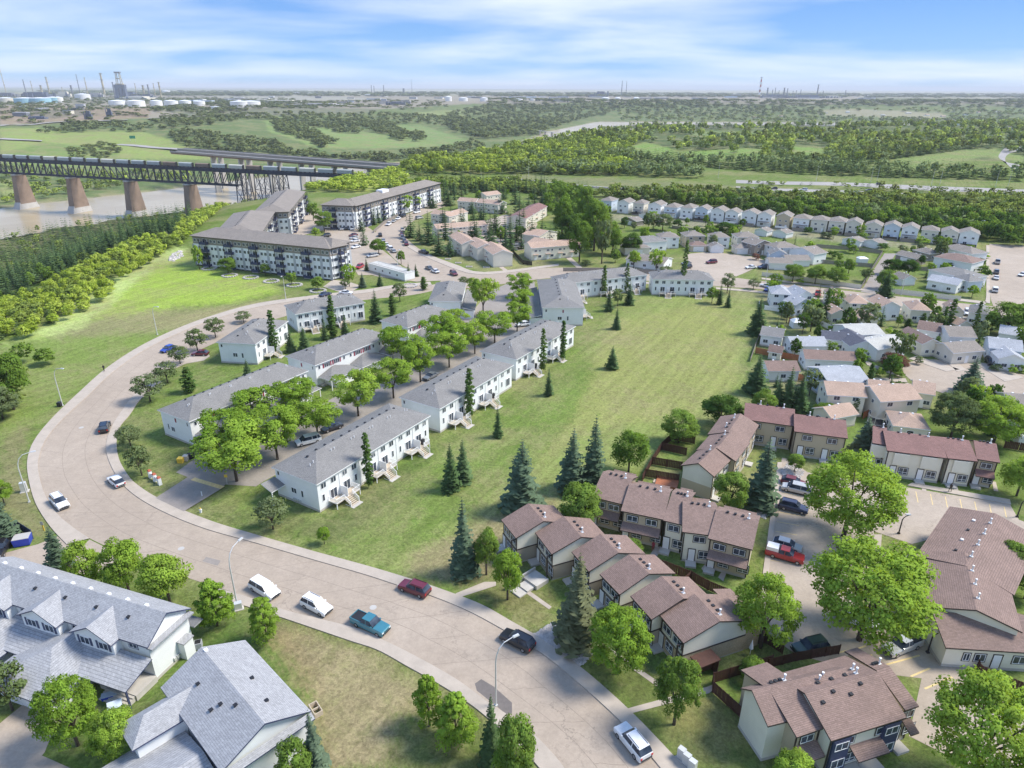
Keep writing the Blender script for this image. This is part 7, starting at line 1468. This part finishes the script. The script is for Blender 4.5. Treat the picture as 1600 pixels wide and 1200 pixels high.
for i,c in enumerate([(1064,1185),(1072,1194),(1081,1204)]): prop('mailbox','grey community mailbox, %s of three stepping toward the bottom edge'%['highest','middle','lowest'][i],'mailbox',c,[('cabinet',[(-.4,.4,-.3,.3,.15,1.55)],'galv'),('pedestal',[(-.2,.2,-.15,.15,0,.15)],'conc')],None,math.radians(-45),'grey community mailboxes')
sheet('mailbox_slab',[(1050,1183),(1060,1178),(1095,1212),(1080,1220)],.06,'conc')
prop('fire_hydrant','white fire hydrant on the lawn beside the inner walk','hydrant',(314,801),[('barrel',[(-.14,.14,-.14,.14,0,.75)],'white'),('cap',[(-.1,.1,-.1,.1,.75,.95,0,.03)],'yellow'),('nozzle',[(-.26,.26,-.07,.07,.45,.6)],'white')],None)
prop('marker_post','yellow marker post on the grass by the blue dumpster','post',(69,829),[('post',[(-.1,.1,-.05,.05,0,1.7)],'yellow'),('plate',[(-.25,.25,-.07,-.051,1.1,1.8)],'wline')],None)
prop('road_sign','small yellow sign on a post beside the speed hump','sign',(355,756),[('post',[(-.04,.04,-.04,.04,0,1.9)],'galv'),('plate',[(-.3,.3,-.06,-.041,1.4,2.0)],'yellow')],None); prop('marker_post','short white post left of the speed hump on the driveway','post',(316,776),[('post',[(-.06,.06,-.06,.06,0,1.0)],'white'),('cap',[(-.09,.09,-.09,.09,1.0,1.08)],'galv')],None)
t=prop('dumpster','blue steel dumpster with grey lid at the left driveway','dumpster',(37,850),[('container',[(-1.1,1.1,-.8,.8,.15,1.4,0,-.12)],'blue'),('lid',[(-1.15,1.15,-.9,.9,1.41,1.5)],'pierg'),('wheels',[(-.9,-.7,-.7,-.5,0,.14),(.7,.9,-.7,-.5,0,.14),(-.9,-.7,.5,.7,0,.14),(.7,.9,.5,.7,0,.14)],'black')],None,.35)
fence('board_fence','dark screen fence behind the blue dumpster',[(0,842),(30,828),(52,842)],1.8,'navy',None)
car('pickup','black',(-6,875),(14,845),'black pickup cut by the left edge beside the dumpster')
t=prop('playhouse','small white playhouse with pale blue roof beside the porch','playhouse',(183,1112),[('wall',[(-.6,.6,-.5,.5,0,1.2)],'white'),('door',[(-.2,.2,-.56,-.501,0,.9)],'black')],None,.5); 
part('roof',(lambda b:(b.prism([(-.7,1.2),(0,1.75),(.7,1.2)],-.75,.75),b.mesh('roof',[M['w_blue']]))[1])(MB()),t)
prop('storage_bin','blue plastic storage bin beside the porch steps','bin',(172,1090),[('body',[(-.8,.8,-.35,.35,0,.5,0,-.05)],'blue'),('lid',[(-.85,.85,-.4,.4,.51,.6)],'w_blue')],None,.4)
prop('air_conditioner','grey air conditioner behind the large duplex gable','air conditioner',(311,1012),[('cabinet',[(-.45,.45,-.45,.45,.1,1.0)],'w_grey'),('fan_grille',[(-.35,.35,-.35,.35,1.0,1.05)],'black')],None,.3)
prop('pallet_planter','wooden slatted planter beside the house at the dry lawn','planter',(494,1112),[('frame',[(-.9,.9,-.5,-.42,0,.7),(-.9,.9,.42,.5,0,.7),(-.9,-.82,-.42,.42,0,.7),(.82,.9,-.42,.42,0,.7)],'timber'),('slat',[(-.05,.05,-.42,.42,.3,.6)],'timber')],None,-.9)
t=prop('bin_enclosure','dark brown lean-to bin enclosure on the buff brick gable','bin enclosure',(1099,1052),[('screen',[(-1.3,1.3,-.15,.15,.5,2.3)],'stain'),('side_panel',[(-1.42,-1.31,-.9,.9,0,2.4),(1.31,1.42,-.9,.9,0,2.4)],'stain'),('roof',[(-1.6,1.6,-1.0,1.0,2.41,2.55)],'stain')],None,math.radians(25))
t=empty('patio_umbrella','closed white patio umbrella behind the nearest gable','umbrella',G(1172,1022),0); part('pole',(lambda b:(b.tube((0,0,0),(0,0,2.4),.03,n=6),b.mesh('pole',[M['white']]))[1])(MB()),t); part('canopy',(lambda b:(b.tube((0,0,1.0),(0,0,2.3),.28,.05,8),b.mesh('canopy',[M['white']]))[1])(MB()),t)
t=empty('trampoline','round trampoline with dark net behind the terrace','trampoline',G(1370,664),0)
part('mat',(lambda b:(b.tube((0,0,.7),(0,0,.75),2.0,2.0,18),b.mesh('mat',[M['black']]))[1])(MB()),t)
part('frame',(lambda b:([b.tube((2.05*math.cos(a),2.05*math.sin(a),0),(2.05*math.cos(a),2.05*math.sin(a),2.4),.04,n=5) for a in np.linspace(0,6.28,8,endpoint=False)],[b.tube((2.05*math.cos(a),2.05*math.sin(a),zz),(2.05*math.cos(a+.35),2.05*math.sin(a+.35),zz),.04,n=4) for a in np.arange(0,6.28,.349) for zz in(.72,2.4)],b.mesh('frame',[M['galv']]))[2])(MB()),t)
prop('picnic_slab_deck','raised terracotta deck in the yard by the field','deck',(1042,756),[('floor',[(-2,2,-1.6,1.6,0,.45)],'redwood'),('step',[(-2.5,-2.01,-.6,.6,0,.2)],'timber')],None,-.35)
prop('garden_shed','small white shed in the second green yard','shed',(1346,411),[('wall',[(-1.8,1.8,-1.5,1.5,0,2.1)],'white'),('roof',[(-2,2,-1.7,1.7,2.11,2.6,0,.8)],'white')],None); prop('garden_shed','white tent-like shed beside the split grey-roofed house','shed',(1246,511),[('wall',[(-2,2,-1.6,1.6,0,1.9)],'white'),('roof',[(-2.1,2.1,-1.7,1.7,1.91,2.7,0,.9)],'white')],None)
prop('garden_shed','white shed behind the trees at the right end of the terrace','shed',(1595,690),[('wall',[(-1.5,1.5,-1.2,1.2,0,2.0)],'white'),('roof',[(-1.7,1.7,-1.4,1.4,2.01,2.6,0,.7)],'white')],None)
prop('stepped_path','concrete entry steps before the second diagonal unit','steps',(828,915),[('step',[(-3,-1.5,-1,1,0,.2),(-1.49,0,-1,1,0,.4),(.01,2.5,-1.4,1.4,0,.7)],'conc'),('wall',[(-3.2,2.6,1.45,1.65,0,1.1)],'conc')],None,.75)
for i,c in enumerate([(700,405),(716,411),(733,417),(760,418)]): prop('concrete_ring','pale concrete planter ring along the street lawn, %s from the left'%ORD[i],'planter',c,[('ring',[(-1.3,1.3,-.9,.9,0,.25)],'conc'),('soil',[(-1.1,1.1,-.7,.7,.25,.3)],'gwood')],None)
for i,c in enumerate([(327,420),(359,431),(392,434),(424,440),(460,446),(497,455),(640,447)]):
    g=G(*c); mb=MB()
    for k in range(16):
        a=k/16*6.283; mb.box(g.x+2.6*math.cos(a)-.38,g.x+2.6*math.cos(a)+.38,g.y+2.6*math.sin(a)-.38,g.y+2.6*math.sin(a)+.38,0,.4)
    o=bpy.data.objects.new('flower_bed_ring',mb.mesh('flower_bed_ring',[M['tan_rock']])); link(o); tag(o,'round stone flower bed ring, %s from the left along the apartment lawn'%ORD[i],'flower bed','stone flower bed rings'); 
# boulders at the ridge and pebble bed
def rocks(name,P,n,r0,r1,m,kind='stuff'):
    Pw=np.array([G(a,b)[:2] for a,b in P]); lo=Pw.min(0); hi=Pw.max(0); V_=[];F_=[]; k=0
    while k<n:
        x_,y_=rng.uniform(lo[0],hi[0]),rng.uniform(lo[1],hi[1])
        if not inpoly(np.array([x_]),np.array([y_]),Pw)[0]: continue
        r=rng.uniform(r0,r1); o=len(V_); a=rng.uniform(0,6.28); c,s=math.cos(a),math.sin(a); e=rng.uniform(.7,1.4)
        for dx_,dy_,dz_ in((1,0,0),(0,1,0),(-1,0,0),(0,-1,0),(.4,.3,.6),(-.4,-.3,.55)): V_.append((x_+(dx_*c*e-dy_*s)*r,y_+(dx_*s*e+dy_*c)*r,max(0,dz_)*r+.01))
        F_+= [(o,o+1,o+4),(o+1,o+2,o+4),(o+2,o+5,o+4),(o+2,o+3,o+5),(o+3,o,o+5),(o,o+4,o+5)]; k+=1
    me=bpy.data.meshes.new(name); me.from_pydata(V_,[],F_); me.materials.append(M[m]); o=bpy.data.objects.new(name,me); link(o); o['kind']=kind; return o
rocks('pebble_bed',[(833,992),(865,972),(880,985),(925,1020),(913,1035),(905,1040)],2600,.12,.3,'tan_rock')
sheet('pebble_bed_base',[(833,992),(865,972),(880,985),(925,1020),(913,1035),(905,1040)],.03,'tan_rock')
rocks('pebble_bed',[(1218,735),(1232,722),(1258,738),(1250,748),(1224,745)],400,.12,.3,'tan_rock'); rocks('pebble_bed',[(1175,800),(1190,785),(1200,800),(1195,812)],300,.12,.3,'tan_rock')
rocks('hill_boulders',[(262,405),(275,393),(287,392),(286,400),(270,409)],60,.5,1.1,'tan_rock')
# people
def person(c,label,top,legs,ang,z=0.15):
    pts=[(0,0,.92),(0,0,1.2),(0,0,1.42),(0,.0,1.52),(0,.02,1.66),(.09,0,.9),(.11,.14,.48),(.11,.2,.06),(.11,.3,.04),(-.09,0,.9),(-.11,-.06,.48),(-.11,-.24,.08),(-.11,-.14,.03),(.2,0,1.4),(.25,-.08,1.12),(.23,.06,.9),(-.2,0,1.4),(-.25,.1,1.12),(-.23,.22,.92)]
    E_=[(0,1),(1,2),(2,3),(3,4),(0,5),(5,6),(6,7),(7,8),(0,9),(9,10),(10,11),(11,12),(2,13),(13,14),(14,15),(2,16),(16,17),(17,18)]
    Rr=[.15,.14,.15,.06,.11,.1,.07,.05,.05,.1,.07,.05,.05,.07,.05,.04,.07,.05,.04]
    me=bpy.data.meshes.new('body'); me.from_pydata(pts,E_,[]); me.materials.append(M[top])
    t=empty('person',label,'person',G(*c,z),ang,None); o=part('body',me,t); md=o.modifiers.new('skin','SKIN'); 
    for v,r_ in zip(me.skin_vertices[0].data if me.skin_vertices else [],Rr): v.radius=(r_,r_)
    if not me.skin_vertices:
        bm=bmesh.new(); bm.from_mesh(me); l=bm.verts.layers.skin.verify(); bm.verts.ensure_lookup_table()
        for v,r_ in zip(bm.verts,Rr): v[l].radius=(r_,r_)
        bm.verts[0][l].use_root=True; bm.to_mesh(me); bm.free()
    o.modifiers.new('sub','SUBSURF').levels=1
    part('hair',(lambda b:(b.box(-.1,.1,-.12,.08,1.68,1.8,0,.03),b.mesh('hair',[M['bark']]))[1])(MB()),t)
person((163,580),'person in dark clothes walking on the outer sidewalk above the bend','black','black',.8)
person((1484,768),'person in dark clothes standing on the walk before the terrace','trim','black',2.0)
person((1020,860),'person in dark clothes on the footpath before the brown row','maroon','black',2.6)
# ================================================================ railway bridge
zb=-1.0; A_=G(-190,238.5,zb); B_=G(556,273.5,zb); bd_=(B_-A_).normalized(); bn=Vector((-bd_.y,bd_.x,0)); bl=(B_-A_).length; bang=math.atan2(bd_.y,bd_.x)
def along(px):        # distance along the bridge at a photo column
    lo,hi=0,bl
    for _ in range(40):
        m_=(lo+hi)/2; p=A_+bd_*m_
        if PROJ(p.x,p.y,p.z)[0]<px: lo=m_
        else: hi=m_
    return lo
t=empty('railway_bridge','long dark steel railway bridge on tall brown piers over the river','bridge',A_,bang)
TD=14.0; piers=[along(x) for x in(-70,22,107,198,292)]; tr0=along(372)
deck=MB(); deck.box(0,bl,-3.2,3.2,-1.3,-.5); deck.box(0,bl,-3.6,-3.2,-2.6,0.2); deck.box(0,bl,3.2,3.6,-2.6,.2); part('deck',deck.mesh('deck',[M['steel']]),t)
for side in(-1,1):
    y=side*3.4
    mb=MB(); mb.box(0,tr0,y-.35,y+.35,-TD-.5,-TD+.5); part('bottom_chord',mb.mesh('bottom_chord',[M['steel']]),t)
    x_=0.0; k=0; dv=[];dd=[]
    step=7.6
    n=int(tr0/step)
    for i in range(n+1):
        x_=i*tr0/n; near=min(abs(x_-p) for p in piers)
        mb=MB(); mb.box(-.32,.32,-.3,.3,-TD,-2.6); part('truss_post',cached('tpost',lambda:mb.mesh('truss_post',[M['steel']])),t,(x_,y,0))
        if i<n:
            def dg(s_):
                b=MB(); b.tube((0,0,-2.8 if s_>0 else -TD),(tr0/n,0,-TD if s_>0 else -2.8),.30,n=4); return b.mesh('truss_diagonal',[M['steel']])
            toward=1 if (i*tr0/n)<min(piers,key=lambda p:abs(p-x_)) else -1
            part('truss_diagonal',cached(('tdg',toward),lambda:dg(toward)),t,(x_,y,0))
for p in piers:
    mb=MB(); h0=-50-zb
    mb.add([(-4.2,-9.5,h0-2),(4.2,-9.5,h0-2),(4.2,9.5,h0-2),(-4.2,9.5,h0-2),(-2.4,-5.6,-TD-.6),(2.4,-5.6,-TD-.6),(2.4,5.6,-TD-.6),(-2.4,5.6,-TD-.6)],[(4,5,6,7),(0,1,5,4),(1,2,6,5),(2,3,7,6),(3,0,4,7)],0)
    mb.add([(-5,-13,h0-2),(5,-13,h0-2),(5,11,h0-2),(-5,11,h0-2),(-3.6,-9,h0+7),(3.6,-9,h0+7),(3.6,9,h0+7),(-3.6,9,h0+7)],[(4,5,6,7),(0,1,5,4),(1,2,6,5),(2,3,7,6),(3,0,4,7)],1)
    mb.box(-3,3,-6.2,6.2,-TD-1.6,-TD-.5,1)
    part('pier',mb.mesh('pier',[M['pierc'],M['pierg']]),t,(p,0,0))
for p in(tr0+4,along(407),along(436)):
    gp=A_+bd_*p; gz=float(terr(gp.x,gp.y))-zb
    mb=MB(); w=5.5
    for sx in(-1,1):
        for sy in(-1,1): mb.tube((sx*w,sy*6.5,gz-1),(sx*w,sy*2.8,-2.6),.45,.4,4)
        nlev=3
        for l in range(nlev):
            z0=gz+(-2.6-gz)*l/nlev; z1=gz+(-2.6-gz)*(l+1)/nlev; y0=6.5-3.7*l/nlev; y1=6.5-3.7*(l+1)/nlev
            mb.tube((-w,sx*y0,z0),(w,sx*y1,z1),.2,n=4); mb.tube((w,sx*y0,z0),(-w,sx*y1,z1),.2,n=4); mb.tube((-w,sx*y1,z1),(w,sx*y1,z1),.22,n=4)
            mb.tube((sx*w,-y0,z0),(sx*w,y1,z1),.2,n=4); mb.tube((sx*w,y0,z0),(sx*w,-y1,z1),.2,n=4); mb.tube((sx*w,-y1,z1),(sx*w,y1,z1),.22,n=4)
    part('trestle_tower',mb.mesh('trestle_tower',[M['steel']]),t,(p,0,0))
mb=MB(); mb.box(bl-16,bl+2,-4.2,4.2,-9,-1.3); part('abutment',mb.mesh('abutment',[M['pierg']]),t)
# railway cars
def hopper():
    mb=MB(); mb.prism([(-1.5,1.2),(-1.6,3.9),(-.9,4.5),(.9,4.5),(1.6,3.9),(1.5,1.2)],1.6,16.4,0,'x',1)
    for x in(1.6,6.5,11.5): mb.add([(x,-1.4,1.2),(x+4.9,-1.4,1.2),(x+4.9,1.4,1.2),(x,1.4,1.2),(x+1.6,-.6,.5),(x+3.2,-.6,.5),(x+3.2,.6,.5),(x+1.6,.6,.5)],[(0,1,5,4),(1,2,6,5),(2,3,7,6),(3,0,4,7),(4,5,6,7)],0)
    mb.box(0,18,-.5,.5,.9,1.15,1); return mb.mesh('body',[M['tank'],M['black']])
def bogie():
    mb=MB(); mb.box(-1.5,1.5,-1.2,1.2,.35,.75); [mb.tube((x,-1.1,.45),(x,1.1,.45),.45,n=10) for x in(-.9,.9)]; return mb.mesh('bogie',[M['black']])
x_=bl-19.5; k=0
while x_>-60 and k<40:
    col_='pierc' if k in(5,8,10) else ('tankc' if k%4==2 else 'tank')
    t=empty('hopper_wagon','%s covered hopper wagon, %s from the right end of the train on the bridge'%({'tank':'grey','tankc':'cream','pierc':'rusty brown'}[col_],(ORD+['twenty-seventh','twenty-eighth','twenty-ninth','thirtieth','thirty-first','thirty-second','thirty-third','thirty-fourth','thirty-fifth','thirty-sixth','thirty-seventh','thirty-eighth','thirty-ninth','fortieth'])[k]),'railway wagon',A_+bd_*x_+bn*0.6+Vector((0,0,-.4)),bang,'hopper wagons of the freight train')
    part('body',cached('hop',hopper),t,mats={0:M['wagon' if col_=='tank' else col_]}); part('bogie',cached('bog',bogie),t,(2.4,0,0)); part('bogie',cached('bog',bogie),t,(15.6,0,0)); x_-=18.6; k+=1
# road bridge beyond
for k,(p0,p1,lb) in enumerate([((320,240,-6),(618,263,-6),'nearer concrete road bridge deck beyond the railway bridge'),((330,236,-6),(640,259,-6),'farther concrete road bridge deck beyond the railway bridge')]):
    a=G(*p0); b=G(*p1); d=(b-a).normalized(); L=(b-a).length; t=empty('road_bridge',lb,'bridge',a,math.atan2(d.y,d.x),'road bridges over the river')
    mb=MB(); mb.box(-60,L+20,-5,5,-.9,0,0); mb.box(-60,L+20,-5.3,-5,-1.0,.9,0); mb.box(-60,L+20,5,5.3,-1.0,.9,0); part('deck',mb.mesh('deck',[M['hwy']]),t)
    mb=MB(); mb.box(-60,L,-4.2,-3.6,-2.8,-.9); mb.box(-60,L,3.6,4.2,-2.8,-.9); part('girder',mb.mesh('girder',[M['pierc']]),t)
    for i in range(6):
        q=L*(i+.3)/6; g=a+d*q; gz=float(terr(g.x,g.y))-a.z-1; part('pier',(lambda bb:(bb.box(-1.4,1.4,-3.5,3.5,gz,-2.8,0,.4,.2),bb.mesh('pier',[M['pierg']]))[1])(MB()),t,(q,0,0))
# ================================================================ far industry
def far_at(px_,py_): X,Y,Z=hit(px_,py_); return Vector((X[0],Y[0],Z[0]))
def fh_(g,py_):
    lo,hi=0,600
    for _ in range(40):
        m_=(lo+hi)/2
        if PROJ(g.x,g.y,g.z+m_)[1]>py_: lo=m_
        else: hi=m_
    return lo
IG='refinery structures on the horizon'
def stackf(px_,yb,yt,wpx,label,m='stack',bands=False,lat=False):
    g=far_at(px_,yb); h=fh_(g,yt); r=max(.8,wpx/ppm(g)/2); t=empty('refinery_stack',label,'chimney stack',g,0,IG); n=8 if bands else 3
    mb=MB()
    for i in range(n): mb.tube((0,0,h*i/n),(0,0,h*(i+1)/n),r*(1-.25*i/n),r*(1-.25*(i+1)/n),8,i%2 if bands else 0)
    part('shaft',mb.mesh('shaft',[M[m],M['white' if bands else m]]),t)
    mb=MB(); [mb.tube((0,0,h*q),(0,0,h*q+h*.012),r*1.7,r*1.7,8) for q in(.35,.7,.97)]; part('platform',mb.mesh('platform',[M['plant']]),t)
def tank(px_,yb,yt,wpx,label,m='tank',dome=False):
    g=far_at(px_,yb); h=max(3,fh_(g,yt)); r=wpx/ppm(g)/2; t=empty('storage_tank',label,'storage tank',g,0,'storage tanks of the refinery')
    mb=MB(); mb.tube((0,0,-4),(0,0,h*.85),r,r,28); part('shell',mb.mesh('shell',[M[m]]),t); mb=MB(); mb.tube((0,0,h*.85),(0,0,h),r*1.01,r*.15 if not dome else r*.6,28); part('roof',mb.mesh('roof',[M['white']]),t)
def blockf(px_,yb,yt,wpx,label,m='plant'):
    g=far_at(px_,yb); h=max(4,fh_(g,yt)); w=wpx/ppm(g)/2; t=empty('refinery_unit',label,'industrial building',g,random.uniform(-.15,.15),IG); rs=random.Random(px_)
    mb=MB(); mb.box(-w*.8,w*.8,-w*.4,w*.4,-3,h*.55); part('lower_block',mb.mesh('lower_block',[M[m]]),t); mb=MB(); mb.box(-w*.45,w*.5,-w*.3,w*.3,h*.55,h*.9); part('upper_block',mb.mesh('upper_block',[M[m]]),t)
    mb=MB()
    for i in range(7): x_=rs.uniform(-w,w); hh=h*rs.uniform(.5,1.0); mb.tube((x_,-w*.45,-3),(x_,-w*.45,hh),max(.8,w*.05),n=6)
    part('columns',mb.mesh('columns',[M['plantb']]),t)
# catalytic cracker tower on the left
g=far_at(191,152); s_=1/ppm(g); t=empty('cracker_tower','dark blue refinery tower with pale braced column and wide top on the left horizon','industrial tower',g,0.1); hh=fh_(g,112)
mb=MB(); [mb.box(x0,x1,-4*s_,4*s_,-3,hh*.45,0,.6*s_) for x0,x1 in((-8*s_,-2*s_),(-1*s_,3*s_),(4*s_,8*s_))]; mb.box(-8*s_,8*s_,-3.6*s_,3.6*s_,hh*.38,hh*.5); part('legs',mb.mesh('legs',[M['plantb']]),t)
mb=MB(); [mb.tube((a*3.4*s_,b_*3*s_,hh*.5),(a*2.4*s_,b_*2.2*s_,hh*.95),.6*s_,n=5) for a in(-1,1) for b_ in(-1,1)]; mb.box(-5.5*s_,5.5*s_,-3*s_,3*s_,hh*.5,hh*.54); mb.box(-3.2*s_,3.2*s_,-2.6*s_,2.6*s_,hh*.72,hh*.75); part('column',mb.mesh('column',[M['stack']]),t)
mb=MB(); mb.box(-4*s_,4*s_,-3*s_,3*s_,hh*.94,hh); part('top_deck',mb.mesh('top_deck',[M['plant']]),t)
ST=[(11,150,101,1.2),(42,150,124,1.6),(53,149,126,1.2),(78,148,120,2.6),(126,149,116,1.4),(138,150,121,1.6),(164,150,114,3.4),(180,151,128,2.2),(214,149,130,1.4),(226,151,133,3.5),(234,151,132,2.6),(243,151,130,1.4),(252,153,128,2.6),(114,150,133,3),(67,150,133,3.5),(100,152,136,1.2)]
for i,(a,b,c,w) in enumerate(ST): stackf(a,b,c,w,'thin refinery stack on the left skyline, %s drawn from the west group of height rank %d'%(ORD[i],i+1) if False else 'refinery stack on the left skyline, %s counting by its list of columns'%ORD[i] if False else '%s refinery stack of the left skyline near the cracker tower'%ORD[sorted(range(len(ST)),key=lambda q:ST[q][0]).index(i)].capitalize()+' from the left',['stack','plant','stack'][i%3])
ST2=[(581,147,133,1.2),(585,147,134,1.2),(600,147,133,1.4),(644,147,124,.6),(971,150,126,1.3),(978,150,127,1.0),(1250,152,140,1.2),(1243,152,141,1),(1276,152,132,2.2),(1198,152,137,2.4),(1206,152,140,1.4),(1210,152,137,1.2),(1216,152,141,1),(1224,152,137,2.6),(1229,152,138,1.6),(1238,152,142,1),(1285,152,142,1.2),(1320,152,141,1.2),(631,147,138,3.5)]
for i,(a,b,c,w) in enumerate(ST2): stackf(a,b,c,w,'grey stack on the middle and right skyline, %s from the left'%ORD[sorted(range(len(ST2)),key=lambda q:ST2[q][0]).index(i)],'plant')
stackf(1186,152,120,2.8,'tall red and white banded stack on the right skyline','redst',True)
TK=[(10,160,152,24,'tankc'),(40,161,152,30,'teal'),(64,161,152,30,'teal'),(84,160,151,22,'teal'),(92,160,151,14,'tank'),(185,166,156,26,'tank'),(213,166,156,27,'tank'),(245,165,156,18,'tank'),(268,166,156,21,'tank'),(290,165,156,18,'tank'),(312,165,157,17,'tank'),(376,167,157,30,'tank'),(392,167,157,30,'tank'),(701,158,150,10,'tank'),(724,158,152,14,'tank'),(756,158,152,12,'tank'),(465,147,144,12,'tank'),(485,148,145,10,'tank'),(580,150,147,20,'tank'),(600,151,148,12,'tank'),(946,158,152,12,'tank'),(965,158,152,9,'tank'),(994,158,152,9,'tank'),(832,157,154,8,'tank'),(810,157,154,14,'tank'),(130,155,146,22,'tank'),(260,145,141,12,'tank'),(338,169,166,18,'tank')]
for i,(a,b,c,w,m_) in enumerate(TK): tank(a,b,c,w,'%s storage tank, %s from the left across the horizon'%({'tank':'white','tankc':'cream','teal':'pale teal'}[m_],(ORD+['twenty-seventh','twenty-eighth'])[sorted(range(len(TK)),key=lambda q:TK[q][0]).index(i)]),m_,i in(20,21,22))
BK=[(10,151,144,40),(60,152,143,50),(100,152,142,26),(150,152,144,30),(232,154,146,26),(205,150,143,22),(215,155,150,60),(172,182,168,9),(140,186,172,12),(120,172,168,24),(440,160,156,70),(500,165,161,90),(912,149,145,14),(938,151,142,23),(925,152,147,14),(1150,152,147,28),(1210,153,147,50),(1260,153,148,60),(1300,153,149,30),(640,149,143,6),(620,163,158,34),(60,186,181,30),(1360,152,148,20),(860,158,155,60)]
for i,(a,b,c,w) in enumerate(BK): blockf(a,b,c,w,'industrial building block, %s from the left across the horizon'%ORD[sorted(range(len(BK)),key=lambda q:BK[q][0]).index(i)],['plant','plantb','tankc','pierg'][i%4] if i not in(13,14,12,7) else 'plantb')
k=0
for i in range(70):
    a=random.choice([random.uniform(0,640),random.uniform(640,1360)]) ; b=random.uniform(152,163) if a>330 else random.uniform(152,190)
    if a>660: b=random.uniform(150,155)
    g=far_at(a,b); s1=1/ppm(g); w=random.uniform(3,12)*s1; d=random.uniform(14,40); hh_=random.uniform(5,11)
    t=empty('industrial_shed','low flat-roofed industrial shed scattered across the far industrial land','industrial shed',g,random.uniform(-.3,.3),'industrial sheds of the far plain')
    part('wall',box_mesh(('is',i),[(-w,w,-d/2,d/2,-3,hh_)],[random.choice(['tank','tankc','w_grey','plant','w_blue','pierg'])],'wall'),t); part('roof',box_mesh(('isr',i),[(-w*1.01,w*1.01,-d/2*1.02,d/2*1.02,hh_+.01,hh_+1)],[random.choice(['white','w_grey','plant','sh_taupe'])],'roof'),t)
prop_=far_at(208,221); t=empty('highway_sign','green overhead highway sign on the far bank','sign',prop_,0.1); part('panel',box_mesh('hs',[(-5,5,-.2,.2,5,10)],['green'],'panel'),t); part('post',box_mesh('hsp',[(-4.5,-4.1,.25,.6,-1,9),(4.1,4.5,.25,.6,-1,9)],['galv'],'post'),t)
strip2('far_road',[(180,226.5),(230,231),(300,236),(360,241)],[(182,230),(230,235),(300,240),(360,246)],-20,'hwy') if False else None
def drape(name,P,w,m,lift=.6):
    xs=[];
    for a,b in P: X,Y,Z=hit(a,b); xs.append(Vector((X[0],Y[0])))
    C=crom(xs,8); mb=MB(); L=[]
    for i in range(len(C)):
        d=(C[min(i+1,len(C)-1)]-C[max(i-1,0)]).normalized(); n=Vector((-d.y,d.x))*w/2; l=C[i]+n; r_=C[i]-n; z=max(float(terr(C[i].x,C[i].y)),float(terr(l.x,l.y)),float(terr(r_.x,r_.y)))+lift; L.append(((l.x,l.y,z),(r_.x,r_.y,z)))
    for i in range(len(L)-1): mb.add([L[i][0],L[i][1],L[i+1][1],L[i+1][0]],[(0,1,2,3)])
    return struct(name,mb.mesh(name,[M[m]]))
drape('far_road',[(183,226),(230,230),(290,236),(340,242)],22,'hwy'); drape('far_road',[(0,217),(30,219),(66,221)],22,'hwy'); drape('far_road',[(0,197),(60,194),(140,190),(200,188)],14,'pierg'); drape('far_road',[(230,186),(320,182),(400,180)],9,'hwy')

# footbridge over the far reach of the river
a=far_at(845,205); a.z=-38; bq=G(893,206,-38); d=(bq-a); t=empty('footbridge','thin footbridge crossing the far reach of the river','bridge',G(838,203,-38),math.atan2(d.y,d.x)); L=(G(900,205.5,-38)-G(838,203,-38)).length
part('deck',box_mesh('fbd',[(0,L,-2,2,-1,0)],['pierg'],'deck'),t); part('pier',box_mesh('fbp',[(L*.2,L*.2+4,-2,2,-14,-1),(L*.5,L*.5+4,-2,2,-14,-1),(L*.85,L*.85+4,-2,2,-14,-1)],['pierg'],'pier'),t)
# ================================================================ air
hz=MB(); hz.box(-48000,48000,-3000,61000,-56,175); ho=bpy.data.objects.new('haze',hz.mesh('haze',[])); link(ho); ho['kind']='stuff'
m=bpy.data.materials.new('haze_air'); m.use_nodes=True; t=m.node_tree; t.nodes.clear(); o_=t.nodes.new('ShaderNodeOutputMaterial'); v=t.nodes.new('ShaderNodeVolumePrincipled'); v.inputs['Density'].default_value=HAZE; v.inputs['Color'].default_value=(.93,.96,1,1); v.inputs['Anisotropy'].default_value=0.0
t.links.new(v.outputs[0],o_.inputs['Volume']); ho.data.materials.append(m)
